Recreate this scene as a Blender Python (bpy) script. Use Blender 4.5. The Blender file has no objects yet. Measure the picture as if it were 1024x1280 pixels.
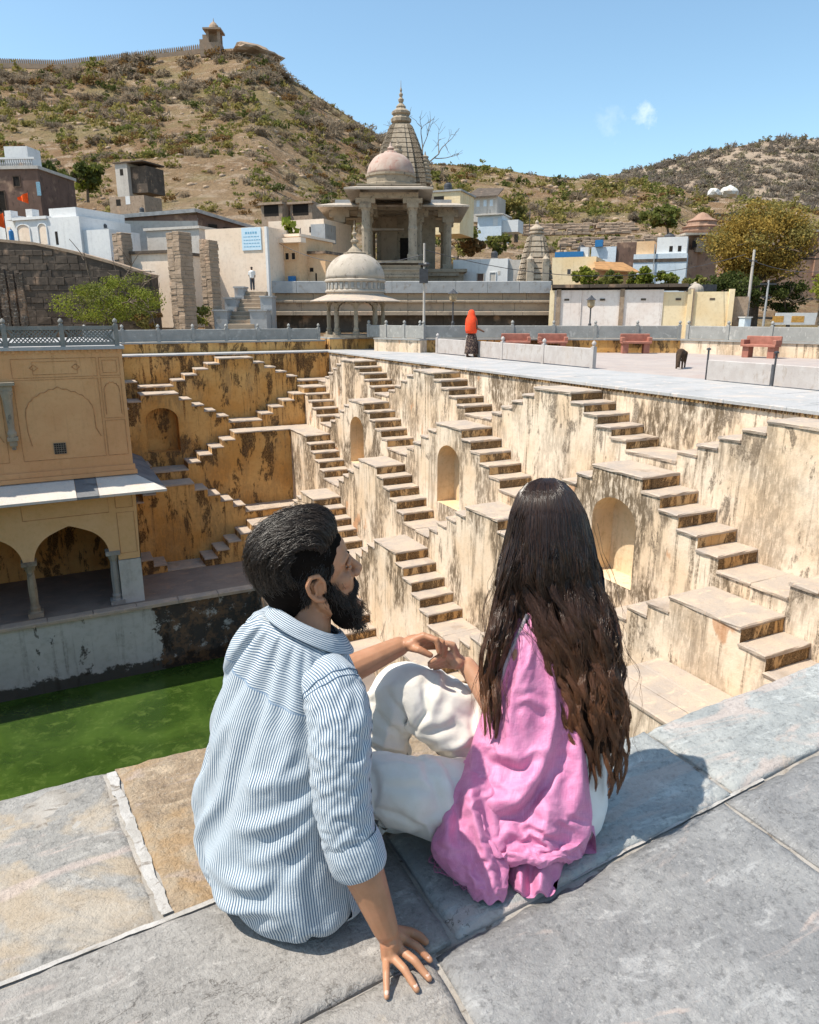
import bpy, bmesh, math, random
import numpy as np
from mathutils import Vector, Matrix, noise as mnoise
rng = np.random.default_rng(7); random.seed(7)
D = bpy.data
C = bpy.context.scene.collection
S = bpy.context.scene
R = math.radians
# ------------------------------------------------------------------ camera
# world axes follow the stepwell: +Y runs along the sunlit stair wall, +X along the far wall
F_PX, PITCH, YAW, EYE = 907.0, R(15.25), R(26.7), 1.3
cam_d = D.cameras.new('camera'); cam = D.objects.new('camera', cam_d); C.objects.link(cam)
cam.location = (0, 0, EYE); cam.rotation_euler = (math.pi/2-PITCH, 0, -YAW)
cam_d.sensor_fit = 'VERTICAL'; cam_d.sensor_height = 36; cam_d.lens = 36*F_PX/1280
cam_d.clip_start = 0.05; cam_d.clip_end = 6000
S.camera = cam
# ------------------------------------------------------------------ light
SUN = Vector((0.54, -0.13, -1.0)).normalized()          # direction the light travels
elev = math.asin(-SUN.z); azim = math.atan2(-SUN.x, -SUN.y)   # compass style, from +Y towards +X
w = D.worlds.new('World'); S.world = w; w.use_nodes = True
nt = w.node_tree; nt.nodes.clear()
out = nt.nodes.new('ShaderNodeOutputWorld'); bg = nt.nodes.new('ShaderNodeBackground')
sky = nt.nodes.new('ShaderNodeTexSky'); sky.sky_type = 'NISHITA'; sky.sun_disc = False
sky.sun_elevation = elev; sky.sun_rotation = azim; sky.altitude = 300
sky.air_density = 1.0; sky.dust_density = 1.2; sky.ozone_density = 1.4
hs = nt.nodes.new('ShaderNodeHueSaturation'); hs.inputs['Saturation'].default_value = 1.0; hs.inputs['Value'].default_value = 1.0
nt.links.new(sky.outputs[0], hs.inputs['Color'])
bg.inputs['Strength'].default_value = 0.145
gr = nt.nodes.new('ShaderNodeMix'); gr.data_type = 'RGBA'; gr.blend_type = 'MULTIPLY'; gr.inputs[0].default_value = 1; gr.inputs[7].default_value = (1.04, 1.17, 1.10, 1)
nt.links.new(hs.outputs[0], gr.inputs[6]); # one small cloud above the right-hand hills
tc = nt.nodes.new('ShaderNodeTexCoord'); cl = None
def wmath(op, a, b=None):
    x = nt.nodes.new('ShaderNodeMath'); x.operation = op
    for i_, q_ in enumerate((a, b)):
        if q_ is None: continue
        if isinstance(q_, (int, float)): x.inputs[i_].default_value = q_
        else: nt.links.new(q_, x.inputs[i_])
    return x.outputs[0]
def cloud_mask(px, py, rad, amt):
    f_ = Vector((math.sin(YAW)*math.cos(PITCH), math.cos(YAW)*math.cos(PITCH), -math.sin(PITCH))); r_ = Vector((math.cos(YAW), -math.sin(YAW), 0)); u_ = r_.cross(f_)
    d_ = (f_+r_*((px-512)/F_PX)+u_*((640-py)/F_PX)).normalized()
    v = nt.nodes.new('ShaderNodeVectorMath'); v.operation = 'DISTANCE'; nt.links.new(tc.outputs['Generated'], v.inputs[0]); v.inputs[1].default_value = d_
    no = nt.nodes.new('ShaderNodeTexNoise'); no.inputs['Scale'].default_value = 80; no.inputs['Detail'].default_value = 7; no.inputs['Roughness'].default_value = .6; nt.links.new(tc.outputs['Generated'], no.inputs['Vector'])
    q = wmath('SUBTRACT', wmath('SUBTRACT', 1.0, wmath('DIVIDE', v.outputs['Value'], rad)), wmath('MULTIPLY', wmath('SUBTRACT', 1.0, no.outputs['Fac']), 1.7))
    return wmath('MULTIPLY', wmath('MINIMUM', wmath('MAXIMUM', wmath('MULTIPLY', wmath('ADD', q, .42), 1.5), 0.0), 1.0), amt)
cmix = nt.nodes.new('ShaderNodeMix'); cmix.data_type = 'RGBA'; nt.links.new(wmath('ADD', cloud_mask(806, 143, .024, .45), cloud_mask(762, 150, .030, .18)), cmix.inputs[0]); nt.links.new(gr.outputs[2], cmix.inputs[6]); cmix.inputs[7].default_value = (6.6, 7.0, 7.4, 1)
nt.links.new(cmix.outputs[2], bg.inputs[0]); nt.links.new(bg.outputs[0], out.inputs[0])
sun_d = D.lights.new('sun', 'SUN'); sun_d.energy = 4.9; sun_d.angle = R(0.53); sun_d.color = (1.0, 0.93, 0.82)
sun = D.objects.new('sun', sun_d); C.objects.link(sun)
sun.rotation_euler = SUN.to_track_quat('-Z', 'Y').to_euler(); sun.location = (-20, 10, 40)
S.view_settings.view_transform = 'Standard'; S.view_settings.look = 'None'
S.view_settings.exposure = 0.42; S.view_settings.gamma = 1.0; S.view_settings.use_curve_mapping = False
S.cycles.max_bounces = 6; S.cycles.diffuse_bounces = 4; S.cycles.glossy_bounces = 2
S.cycles.transparent_max_bounces = 8; S.cycles.transmission_bounces = 3
# ------------------------------------------------------------------ pixel rays (1024x1280 photograph) -> points at a real distance
_fw = np.array([math.sin(YAW)*math.cos(PITCH), math.cos(YAW)*math.cos(PITCH), -math.sin(PITCH)])
_rt = np.array([math.cos(YAW), -math.sin(YAW), 0.0]); _up = np.cross(_rt, _fw)
_eye = np.array([0, 0, EYE])
def ray(x, y): return _fw + _rt*((x-512)/F_PX) + _up*((640-y)/F_PX)
def at(x, y, d): return _eye + ray(x, y)*d              # d metres along the lens axis
def onz(x, y, z): r = ray(x, y); return _eye + r*((z-EYE)/r[2])
def onx(x, y, u): r = ray(x, y); return _eye + r*(u/r[0])
def ony(x, y, v): r = ray(x, y); return _eye + r*(v/r[1])
# ------------------------------------------------------------------ object helpers
def tag(o, label=None, cat=None, group=None, kind=None):
    if label: o['label'] = label
    if cat: o['category'] = cat
    if group: o['group'] = group
    if kind: o['kind'] = kind
    return o
def thing(name, label, cat, loc=(0, 0, 0), group=None, rz=0.0, kind=None):
    o = D.objects.new(name, None); C.objects.link(o); o.empty_display_size = 0.2
    o.location = Vector([float(c) for c in loc]); o.rotation_euler = (0, 0, rz)
    return tag(o, label, cat, group, kind)
def link(name, me, parent=None, loc=(0, 0, 0)):
    o = D.objects.new(name, me); C.objects.link(o); o.location = loc
    if parent is not None: o.parent = parent
    return o
def copy_tree(o, parent=None):
    c = o.copy(); C.objects.link(c)
    if parent is not None: c.parent = parent
    for ch in list(o.children): copy_tree(ch, c)
    return c
class MB:
    """collects faces; verts in the coordinates of the thing that will carry them"""
    def __init__(s): s.v = []; s.f = []; s.m = []; s.uv = []; s.has_uv = False; s.dr = []
    def add(s, vs, fs, mi=0, uvs=None, dr=None):
        b = len(s.v); s.v += [tuple(map(float, p)) for p in vs]
        s.dr += (list(dr) if dr is not None else [0.0]*len(vs))
        for f in fs: s.f.append(tuple(b+i for i in f)); s.m.append(mi)
        if uvs is not None:
            s.has_uv = True
            for f in fs: s.uv += [uvs[i] for i in f]
        else:
            for f in fs: s.uv += [(0, 0)]*len(f)
        return s
    def quad(s, a, b, c, d, mi=0, dr=None): return s.add([a, b, c, d], [(0, 1, 2, 3)], mi, dr=dr)
    def box(s, x0, x1, y0, y1, z0, z1, mi=0, j=0.0):
        vs = [(x0,y0,z0),(x1,y0,z0),(x1,y1,z0),(x0,y1,z0),(x0,y0,z1),(x1,y0,z1),(x1,y1,z1),(x0,y1,z1)]
        if j: vs = [tuple(c+random.uniform(-j, j) for c in p) for p in vs]
        return s.add(vs, [(0,3,2,1),(4,5,6,7),(0,1,5,4),(1,2,6,5),(2,3,7,6),(3,0,4,7)], mi)
    def cbox(s, x0, x1, y0, y1, z0, z1, b=0.01, mi=0, j=0.0):
        """box whose top edges are chamfered"""
        r = random.uniform
        lo = [(x0,y0,z0),(x1,y0,z0),(x1,y1,z0),(x0,y1,z0)]
        md = [(x+r(-j,j), y+r(-j,j), z1-b) for x, y, _ in lo]
        tp = [(x0+b,y0+b,z1),(x1-b,y0+b,z1),(x1-b,y1-b,z1),(x0+b,y1-b,z1)]
        tp = [(x+r(-j,j), y+r(-j,j), z+r(-j,j)*.5) for x, y, z in tp]
        fs = [(0,3,2,1)] + [(i,(i+1)%4,4+(i+1)%4,4+i) for i in range(4)] + [(4+i,4+(i+1)%4,8+(i+1)%4,8+i) for i in range(4)] + [(8,9,10,11)]
        return s.add(lo+md+tp, fs, mi)
    def prism(s, poly, z0, z1, mi=0, top_scale=None):
        n = len(poly); vs = [(x,y,z0) for x,y in poly]+[(x,y,z1) for x,y in poly]
        return s.add(vs, [tuple(range(n))[::-1], tuple(range(n,2*n))]+[(i,(i+1)%n,n+(i+1)%n,n+i) for i in range(n)], mi)
    def extrude(s, pts, vec, mi=0):
        """closed planar outline pts (3-D) pushed along vec"""
        n = len(pts); p2 = [tuple(np.add(p, vec)) for p in pts]
        return s.add(list(pts)+p2, [tuple(range(n))[::-1], tuple(range(n,2*n))]+[(i,(i+1)%n,n+(i+1)%n,n+i) for i in range(n)], mi)
    def lathe(s, prof, cx=0, cy=0, z=0, n=16, mi=0, sq=None, rot=0.0, lobes=0, la=0.0):
        vs = []; k = len(prof)
        for r_, h in prof:
            for i in range(n):
                a = 2*math.pi*i/n+rot; q = r_*(1+la*math.cos(lobes*a)) if lobes else r_
                vs.append((cx+q*math.cos(a), cy+q*math.sin(a), z+h))
        fs = [(j*n+i, j*n+(i+1)%n, (j+1)*n+(i+1)%n, (j+1)*n+i) for j in range(k-1) for i in range(n)]
        fs += [tuple(range(n))[::-1], tuple(range((k-1)*n, k*n))]
        return s.add(vs, fs, mi)
    def tube(s, pts, rad, n=6, mi=0, cap=True):
        pts = [np.array(p, float) for p in pts]; k = len(pts)
        rad = rad if hasattr(rad, '__len__') else [rad]*k
        vs = []; side = None
        for i, p in enumerate(pts):
            t = pts[min(i+1, k-1)]-pts[max(i-1, 0)]; t = t/(np.linalg.norm(t)+1e-9)
            if side is None: side = np.cross(t, (0, 0, 1) if abs(t[2]) < .9 else (1, 0, 0))
            side = side-t*(side@t); side = side/(np.linalg.norm(side)+1e-9); up = np.cross(t, side)
            for q in range(n):
                a = 2*math.pi*q/n; vs.append(p+rad[i]*(side*math.cos(a)+up*math.sin(a)))
        fs = [(j*n+i, j*n+(i+1)%n, (j+1)*n+(i+1)%n, (j+1)*n+i) for j in range(k-1) for i in range(n)]
        if cap: fs += [tuple(range(n))[::-1], tuple(range((k-1)*n, k*n))]
        return s.add(vs, fs, mi)
    def mesh(s, name, mats, smooth=False, origin=None, auto=None):
        me = D.meshes.new(name)
        v = np.array(s.v, float).reshape(-1, 3)
        if origin is not None: v = v-np.array([float(c) for c in origin])
        me.from_pydata(v.tolist(), [], s.f)
        for m in (mats if isinstance(mats, (list, tuple)) else [mats]): me.materials.append(m)
        if any(s.m): me.polygons.foreach_set('material_index', s.m)
        if s.has_uv:
            ul = me.uv_layers.new(name='UVMap'); ul.data.foreach_set('uv', np.array(s.uv, float).ravel())
        if any(s.dr):
            at_ = me.attributes.new('drip', 'FLOAT', 'POINT'); at_.data.foreach_set('value', np.array(s.dr, float))
        if smooth: me.polygons.foreach_set('use_smooth', [True]*len(me.polygons))
        me.update()
        return me
    def build(s, name, mats, parent=None, origin=None, smooth=False):
        """origin = world location of the parent when verts are in world coordinates"""
        return link(name, s.mesh(name, mats, smooth, origin), parent)
def np_mesh(name, v, faces, mats, smooth=False, uv=None, mi=None):
    """fast mesh from arrays: faces = (n,k) int array, k the same for all"""
    v = np.asarray(v, np.float32); faces = np.asarray(faces, np.int32); n, k = faces.shape
    me = D.meshes.new(name); me.vertices.add(len(v)); me.vertices.foreach_set('co', v.ravel())
    me.loops.add(n*k); me.loops.foreach_set('vertex_index', faces.ravel())
    me.polygons.add(n); me.polygons.foreach_set('loop_start', np.arange(0, n*k, k, dtype=np.int32))
    try: me.polygons.foreach_set('loop_total', np.full(n, k, np.int32))
    except Exception: pass
    for m in (mats if isinstance(mats, (list, tuple)) else [mats]): me.materials.append(m)
    if mi is not None: me.polygons.foreach_set('material_index', np.asarray(mi, np.int32))
    if smooth: me.polygons.foreach_set('use_smooth', np.ones(n, bool))
    if uv is not None:
        ul = me.uv_layers.new(name='UVMap'); ul.data.foreach_set('uv', np.asarray(uv, np.float32)[faces.ravel()].ravel())
    me.update(calc_edges=True); me.validate()
    return me
# ------------------------------------------------------------------ materials
class NT:
    def __init__(s, name):
        s.m = D.materials.new(name); s.m.use_nodes = True; s.t = s.m.node_tree; s.t.nodes.clear()
        s.out = s.n('ShaderNodeOutputMaterial'); s.b = s.n('ShaderNodeBsdfPrincipled'); s.l(s.b.outputs[0], s.out.inputs[0])
        s._pos = None
    def n(s, t, **k):
        x = s.t.nodes.new(t)
        for a, v in k.items(): setattr(x, a, v)
        return x
    def l(s, a, b): s.t.links.new(a, b)
    def pos(s):
        if s._pos is None: s._pos = s.n('ShaderNodeNewGeometry').outputs['Position']
        return s._pos
    def obj(s): return s.n('ShaderNodeTexCoord').outputs['Object']
    def mapv(s, v, scale=(1, 1, 1), rot=(0, 0, 0), loc=(0, 0, 0)):
        m = s.n('ShaderNodeMapping'); m.inputs['Scale'].default_value = scale; m.inputs['Rotation'].default_value = rot
        m.inputs['Location'].default_value = loc; s.l(v, m.inputs['Vector']); return m.outputs[0]
    def noise(s, v, scale, detail=4, rough=.55, dist=0.0, col=False):
        x = s.n('ShaderNodeTexNoise'); x.inputs['Scale'].default_value = scale; x.inputs['Detail'].default_value = detail
        x.inputs['Roughness'].default_value = rough; x.inputs['Distortion'].default_value = dist; s.l(v, x.inputs['Vector'])
        return x.outputs['Color' if col else 'Fac']
    def vor(s, v, scale, feature='F1', rand=1.0):
        x = s.n('ShaderNodeTexVoronoi', feature=feature); x.inputs['Scale'].default_value = scale; x.inputs['Randomness'].default_value = rand
        s.l(v, x.inputs['Vector']); return x
    def ramp(s, f, a, b, va=0.0, vb=1.0, smooth=True):
        x = s.n('ShaderNodeMapRange'); x.interpolation_type = 'SMOOTHSTEP' if smooth else 'LINEAR'
        x.inputs['From Min'].default_value = a; x.inputs['From Max'].default_value = b
        x.inputs['To Min'].default_value = va; x.inputs['To Max'].default_value = vb
        s.l(f, x.inputs['Value']); return x.outputs[0]
    def math(s, op, a, b=None):
        x = s.n('ShaderNodeMath', operation=op)
        for i, q in enumerate((a, b)):
            if q is None: continue
            if isinstance(q, (int, float)): x.inputs[i].default_value = q
            else: s.l(q, x.inputs[i])
        return x.outputs[0]
    def mix(s, f, a, b, blend='MIX'):
        x = s.n('ShaderNodeMix', data_type='RGBA', blend_type=blend)
        for i, q in ((0, f), (6, a), (7, b)):
            if isinstance(q, (int, float)): x.inputs[i].default_value = q
            elif isinstance(q, (tuple, list)): x.inputs[i].default_value = (*q[:3], 1)
            else: s.l(q, x.inputs[i])
        return x.outputs[2]
    def bump(s, h, strength=.3, dist=.02):
        x = s.n('ShaderNodeBump'); x.inputs['Strength'].default_value = strength; x.inputs['Distance'].default_value = dist
        s.l(h, x.inputs['Height']); s.l(x.outputs[0], s.b.inputs['Normal']); return x
    def attr(s, name): return s.n('ShaderNodeAttribute', attribute_name=name).outputs['Fac']
    def col(s, c, rough=.85, spec=.25):
        if isinstance(c, (tuple, list)): s.b.inputs['Base Color'].default_value = (*c[:3], 1)
        else: s.l(c, s.b.inputs['Base Color'])
        if isinstance(rough, (int, float)): s.b.inputs['Roughness'].default_value = rough
        else: s.l(rough, s.b.inputs['Roughness'])
        s.b.inputs['Specular IOR Level'].default_value = spec
        return s.m
def plaster(name, base, base2, dark=(.045,.032,.022), streak=.6, blotch=(.57,.61), blotch_amt=.85, patch=None, drip=.6, sc=1.0, loc=(0,0,0), stain=(.30,.20,.10), lichen=0.0, xdark=None):
    n = NT(name); p = n.mapv(n.pos(), (sc,)*3, loc=loc)
    if lichen:                                   # every wall piece weathered in its own way
        oi = n.n('ShaderNodeObjectInfo').outputs['Random']; vm = n.n('ShaderNodeVectorMath', operation='MULTIPLY_ADD'); cb = n.n('ShaderNodeCombineXYZ')
        for i_ in range(3): n.l(oi, cb.inputs[i_])
        n.l(cb.outputs[0], vm.inputs[0]); vm.inputs[1].default_value = (53, 31, 19); n.l(p, vm.inputs[2]); p = vm.outputs[0]; oi2 = n.math('FRACT', n.math('MULTIPLY', oi, 7.31))
    c = n.mix(n.ramp(n.noise(p, .9, 5), .35, .65), base, base2)
    c = n.mix(n.math('MULTIPLY', n.ramp(n.noise(p, 9, 6, .7), .45, .75), .35), c, stain)
    st = n.noise(n.mapv(p, (6.5, 6.5, .42)), 1.0, 5, .65)
    big = n.ramp(n.noise(p, .62, 3), .38, .62)
    dr = n.attr('drip')
    amt = n.math('MULTIPLY', n.ramp(st, .53, .68), n.math('ADD', n.math('MULTIPLY', big, streak), n.math('MULTIPLY', dr, drip)))
    amt = n.math('MINIMUM', amt, 1.0)
    grain = n.ramp(n.noise(p, 22, 5, .75), .33, .62)
    c = n.mix(n.math('MULTIPLY', n.math('MULTIPLY', amt, grain), .95), c, dark)
    c = n.mix(n.math('MULTIPLY', n.math('MULTIPLY', amt, .30), 1.0), c, stain)
    bl = n.ramp(n.math('ADD', n.noise(n.mapv(p, (1, 1, .38)), 2.1, 10, .72, .35), n.math('MULTIPLY', dr, .055)), *blotch)
    c = n.mix(n.math('MULTIPLY', n.math('MULTIPLY', bl, n.ramp(n.noise(p, 30, 4, .7), .3, .6, .45, 1.0)), blotch_amt), c, dark)
    if lichen:
        lz = n.math('MULTIPLY', n.ramp(n.noise(n.mapv(p, (1, 1, .42), loc=(1.7, 4.4, 2.2)), 1.05, 6, .6, .2), .46, .56), n.ramp(n.noise(n.mapv(p, (1, 1, .30)), 13, 8, .74), .36, .56))
        c = n.mix(n.math('MULTIPLY', lz, n.math('MULTIPLY', n.math('ADD', .35, n.math('MULTIPLY', oi2, .8)), lichen)), c, (.155,.112,.072))
        lw = n.math('MULTIPLY', n.ramp(n.noise(n.mapv(p, (5.5, 5.5, .22), loc=(7, 3, 1)), 1, 5, .6), .55, .64), n.ramp(n.noise(p, .8, 3), .42, .6))
        c = n.mix(n.math('MULTIPLY', lw, lichen*.55), c, (.22,.165,.115))
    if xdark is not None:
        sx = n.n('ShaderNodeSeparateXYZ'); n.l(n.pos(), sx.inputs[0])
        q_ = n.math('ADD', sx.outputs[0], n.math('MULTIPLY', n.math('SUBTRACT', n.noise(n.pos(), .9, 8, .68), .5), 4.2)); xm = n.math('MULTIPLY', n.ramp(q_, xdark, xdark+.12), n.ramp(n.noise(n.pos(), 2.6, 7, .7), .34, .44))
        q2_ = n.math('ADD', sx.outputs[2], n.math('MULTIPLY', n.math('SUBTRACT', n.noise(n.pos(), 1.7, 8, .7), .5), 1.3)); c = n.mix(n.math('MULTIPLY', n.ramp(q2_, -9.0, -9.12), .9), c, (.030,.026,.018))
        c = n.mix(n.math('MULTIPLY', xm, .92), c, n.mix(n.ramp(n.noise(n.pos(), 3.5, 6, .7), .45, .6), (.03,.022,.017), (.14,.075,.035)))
    if patch:
        pb = n.ramp(n.noise(n.mapv(p, (1, 1, .6), loc=(3.3, 8.1, 1.7)), 1.1, 5, .5), .66, .69)
        c = n.mix(n.math('MULTIPLY', pb, .75), c, patch)
    n.bump(n.math('ADD', n.noise(p, 7, 6, .6), n.math('MULTIPLY', n.noise(p, 40, 3), .35)), .35, .03)
    return n.col(c, .92, .15)
M = {}
M['cream'] = plaster('cream_plaster_lit_tone', (.70,.525,.36), (.76,.625,.485), streak=1.25, blotch=(.575,.63), blotch_amt=.80, patch=(.52,.27,.14), drip=1.1, dark=(.085,.065,.048), stain=(.36,.265,.17), lichen=1.0)  # paler copy of the ochre plaster, glare of sunlit faces put into the colour
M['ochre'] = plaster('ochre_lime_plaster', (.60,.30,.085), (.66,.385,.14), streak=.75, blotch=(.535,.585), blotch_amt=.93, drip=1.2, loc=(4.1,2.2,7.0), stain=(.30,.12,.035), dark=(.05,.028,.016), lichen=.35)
M['riser'] = plaster('ochre_riser_shade_tone', (.58,.34,.14), (.64,.43,.22), streak=1.0, blotch=(.47,.53), blotch_amt=.9, drip=.8, sc=1.6, stain=(.32,.17,.07), dark=(.055,.034,.02))  # ochre tone carries the shade of the riser side; blotches are stains
M['pav'] = plaster('painted_ochre_wall', (.62,.325,.15), (.66,.365,.175), streak=.12, blotch=(.72,.76), blotch_amt=.7, drip=.35, stain=(.50,.26,.09))
M['pav_low'] = plaster('pale_ochre_wall', (.66,.42,.21), (.70,.46,.25), streak=.12, blotch=(.70,.75), blotch_amt=.6, drip=.2, stain=(.5,.31,.12))
M['niche'] = plaster('yellow_niche_plaster', (.66,.47,.28), (.70,.55,.37), streak=.5, blotch=(.70,.75), blotch_amt=.5, drip=.0)
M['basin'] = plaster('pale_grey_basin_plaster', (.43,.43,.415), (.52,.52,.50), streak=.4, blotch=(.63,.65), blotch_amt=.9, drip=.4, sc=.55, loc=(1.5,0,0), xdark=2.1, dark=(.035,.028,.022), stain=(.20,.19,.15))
def stone(name, a, b, c3, sc=1.0, vein=(.5,.33,.22), rough=.8, bump=.4):
    n = NT(name); p = n.mapv(n.pos(), (sc,)*3)
    c = n.mix(n.ramp(n.noise(p, 1.4, 6, .6), .35, .65), a, b)
    c = n.mix(n.ramp(n.noise(n.mapv(p, (1, 2.2, 1), loc=(5,1,2)), 2.2, 6, .6, .4), .56, .66), c, c3)
    c = n.mix(n.math('MULTIPLY', n.ramp(n.noise(p, 24, 6, .75), .5, .8), .5), c, (.10,.085,.07))
    c = n.mix(n.math('MULTIPLY', n.ramp(n.noise(p, .8, 4), .58, .70), .55), c, vein)
    n.bump(n.math('ADD', n.noise(p, 6, 8, .62), n.math('MULTIPLY', n.noise(p, 55, 4), .25)), bump, .03)
    return n.col(c, rough, .3)
M['tread'] = stone('worn_sandstone_tread', (.47,.375,.29), (.38,.32,.27), (.55,.42,.31), sc=1.5, vein=(.27,.20,.145), bump=.6)
M['flag'] = stone('walkway_flagstone', (.35,.345,.34), (.40,.39,.385), (.50,.44,.40), vein=(.5,.42,.36))
M['court'] = stone('courtyard_paving', (.36,.305,.28), (.41,.35,.315), (.44,.35,.30), vein=(.38,.28,.24))
M['terrace'] = stone('brown_terrace_paving', (.20,.16,.135), (.25,.20,.165), (.29,.21,.16), vein=(.16,.12,.10))
M['grey'] = stone('grey_fence_stone', (.27,.262,.245), (.32,.31,.29), (.42,.40,.37), sc=2.0, vein=(.27,.25,.23), bump=.2)
M['oldstone'] = stone('weathered_temple_stone', (.29,.235,.17), (.35,.285,.21), (.17,.14,.11), sc=1.6, vein=(.145,.115,.09))
M['domestone'] = stone('pale_dome_plaster', (.39,.335,.27), (.45,.385,.32), (.25,.205,.165), sc=1.5, vein=(.24,.19,.145), bump=.2)
def flat(name, c, rough=.8, var=.25, sc=8.0, spec=.25, metal=0.0):
    n = NT(name); p = n.obj()
    k = n.mix(n.ramp(n.noise(p, sc, 5, .6), .3, .7), tuple(x*(1-var) for x in c), tuple(min(1, x*(1+var)) for x in c))
    n.b.inputs['Metallic'].default_value = metal
    n.bump(n.noise(p, sc*4, 4), .15, .01)
    return n.col(k, rough, spec)
M['dark'] = flat('dark_opening', (.022,.018,.015), .95)  # near-black panels for openings, the unlit inside put into the colour
M['iron'] = flat('dark_iron', (.05,.05,.055), .5, spec=.4)
M['redsand'] = flat('red_sandstone', (.34,.14,.10), .8, .15, 5)
# ------------------------------------------------------------------ the stepwell
ZW = -0.166                                    # walkway level round the well
U = [10.885, 10.035, 9.15, 8.25, 7.35, 6.45]   # planes of the sunlit wall and its five stair rows
V = [29.1, 28.2, 27.3, 26.4, 25.5, 24.6]       # the same for the far wall
ZT = [None, -0.289, -1.428, -2.862, -4.383, -5.92]
RS = [None, 0.190, 0.230, 0.240, 0.245, 0.245]
TR, HA = 0.434, 0.65                           # tread depth, half width of the top landing
Z_TERR, Z_WATER = -7.2, -9.42
CR = {1: [24.94, 19.04, 12.96, 6.90], 2: [27.95, 22.07, 15.97, 9.82, 3.80], 3: [25.22, 19.12, 12.92, 6.85],
      4: [28.05, 22.02, 16.02, 9.85, 3.8], 5: [24.95, 19.02, 12.95, 6.90]}
CB = {1: [6.78, 0.75], 2: [9.80, 3.75], 3: [6.78, 0.75], 4: [9.80, 3.75], 5: [6.78, 0.75]}
def prof(k, c, lo, hi):
    """cells (s0, s1, z) of one double flight centred on c"""
    z, r = ZT[k], RS[k]; e = [(c-HA, c+HA, z)]
    for i in range(1, 5):
        a = HA+(i-1)*TR; e += [(c+a, c+a+TR, z-i*r), (c-a-TR, c-a, z-i*r)]
    a = HA+4*TR; e += [(c+a, c+9, z-5*r), (c-9, c-a, z-5*r)]
    e = [(max(a, lo), min(b, hi), q) for a, b, q in e if min(b, hi)-max(a, lo) > .03]
    return sorted(e)
def arch_pts(w2, h_spring, h_top, n=14, kind='round'):
    """half-opening w2; list of (s, z) from the left spring to the right one"""
    pts = []
    for i in range(n+1):
        a = math.pi*(1-i/n); s = math.cos(a)*w2; q = math.sin(a)
        if kind == 'round': z = h_spring+(h_top-h_spring)*q
        else:                                      # Mughal: flattened shoulders, a small ogee point
            t = abs(s)/w2; z = h_spring+(h_top-h_spring)*(.90*math.sqrt(max(0, 1-t**2.2))+.10*max(0, 1-t*2.2)**1.5)
            if kind == 'cusp': z -= .035*abs(math.sin(i*math.pi/2.0))*(1 if 0 < i < n else 0)
        pts.append((s, z))
    return pts
def arch_wall(mb, mp, s0, s1, z0, z1, c, w2, zf, spring, top, depth, mi=0, mi_in=1, back=True, n=14, kind='round', mi_back=None, floor=True):
    """wall s0..s1, z0..z1 with an arched opening; mp maps (s, depth, z) to a point"""
    P = [(c+s, z) for s, z in arch_pts(w2, spring, top, n, kind)]
    q = lambda a, b, za, zb: mb.quad(mp(a, 0, za), mp(b, 0, za), mp(b, 0, zb), mp(a, 0, zb), mi)
    q(s0, c-w2, z0, z1); q(c+w2, s1, z0, z1)
    if zf > z0+.001: q(c-w2, c+w2, z0, zf)
    for (a, za), (b, zb) in zip(P[:-1], P[1:]):
        mb.quad(mp(a, 0, za), mp(b, 0, zb), mp(b, 0, z1), mp(a, 0, z1), mi)
    O = [(c-w2, zf)]+P+[(c+w2, zf)]
    for (a, za), (b, zb) in zip(O, O[1:]+(O[:1] if floor else [])):
        mb.quad(mp(a, 0, za), mp(a, depth, za), mp(b, depth, zb), mp(b, 0, zb), mi_in)
    if back:
        for (a, za), (b, zb) in zip(P[:-1], P[1:]):
            mb.quad(mp(a, depth, zf), mp(b, depth, zf), mp(b, depth, zb), mp(a, depth, za), mi_in if mi_back is None else mi_back)
TH = 0.055
slab_cache = {}
def slab_mesh(ls, ld):
    """tread slab ls long (along the flight) by ld wide with a worn, chipped rim; four variants of each size are shared"""
    k = (round(ls, 2), round(ld, 2), random.randrange(4))
    if k not in slab_cache:
        rim = []; nx, ny = (3, 5) if ls < .8 else (5, 4)
        for i in range(nx): rim.append((-ls/2+ls*i/nx, -ld/2))
        for i in range(ny): rim.append((ls/2, -ld/2+ld*i/ny))
        for i in range(nx): rim.append((ls/2-ls*i/nx, ld/2))
        for i in range(ny): rim.append((-ls/2, ld/2-ld*i/ny))
        m = len(rim); q = lambda e: random.uniform(-e, e)
        lo = [(x*.985+q(.006), y*.985+q(.006), -TH) for x, y in rim]; md = [(x+q(.011), y+q(.014), -.016+q(.006)) for x, y in rim]
        tp = [(x*(1-.03/max(.2, abs(ls)))+q(.010), y*(1-.03/ld)+q(.010), q(.004)) for x, y in rim]
        mb = MB(); mb.add(lo+md+tp+[(0, 0, -.004)], [(i, (i+1) % m, m+(i+1) % m, m+i) for i in range(m)]+[(m+i, m+(i+1) % m, 2*m+(i+1) % m, 2*m+i) for i in range(m)]+[(2*m+i, 2*m+(i+1) % m, 3*m) for i in range(m)])
        slab_cache[k] = mb.mesh('step', M['tread'])
    return slab_cache[k]
ORD = ['first', 'second', 'third', 'fourth', 'fifth']
ROW = {1: 'topmost', 2: 'second', 3: 'third', 4: 'fourth', 5: 'lowest'}
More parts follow.
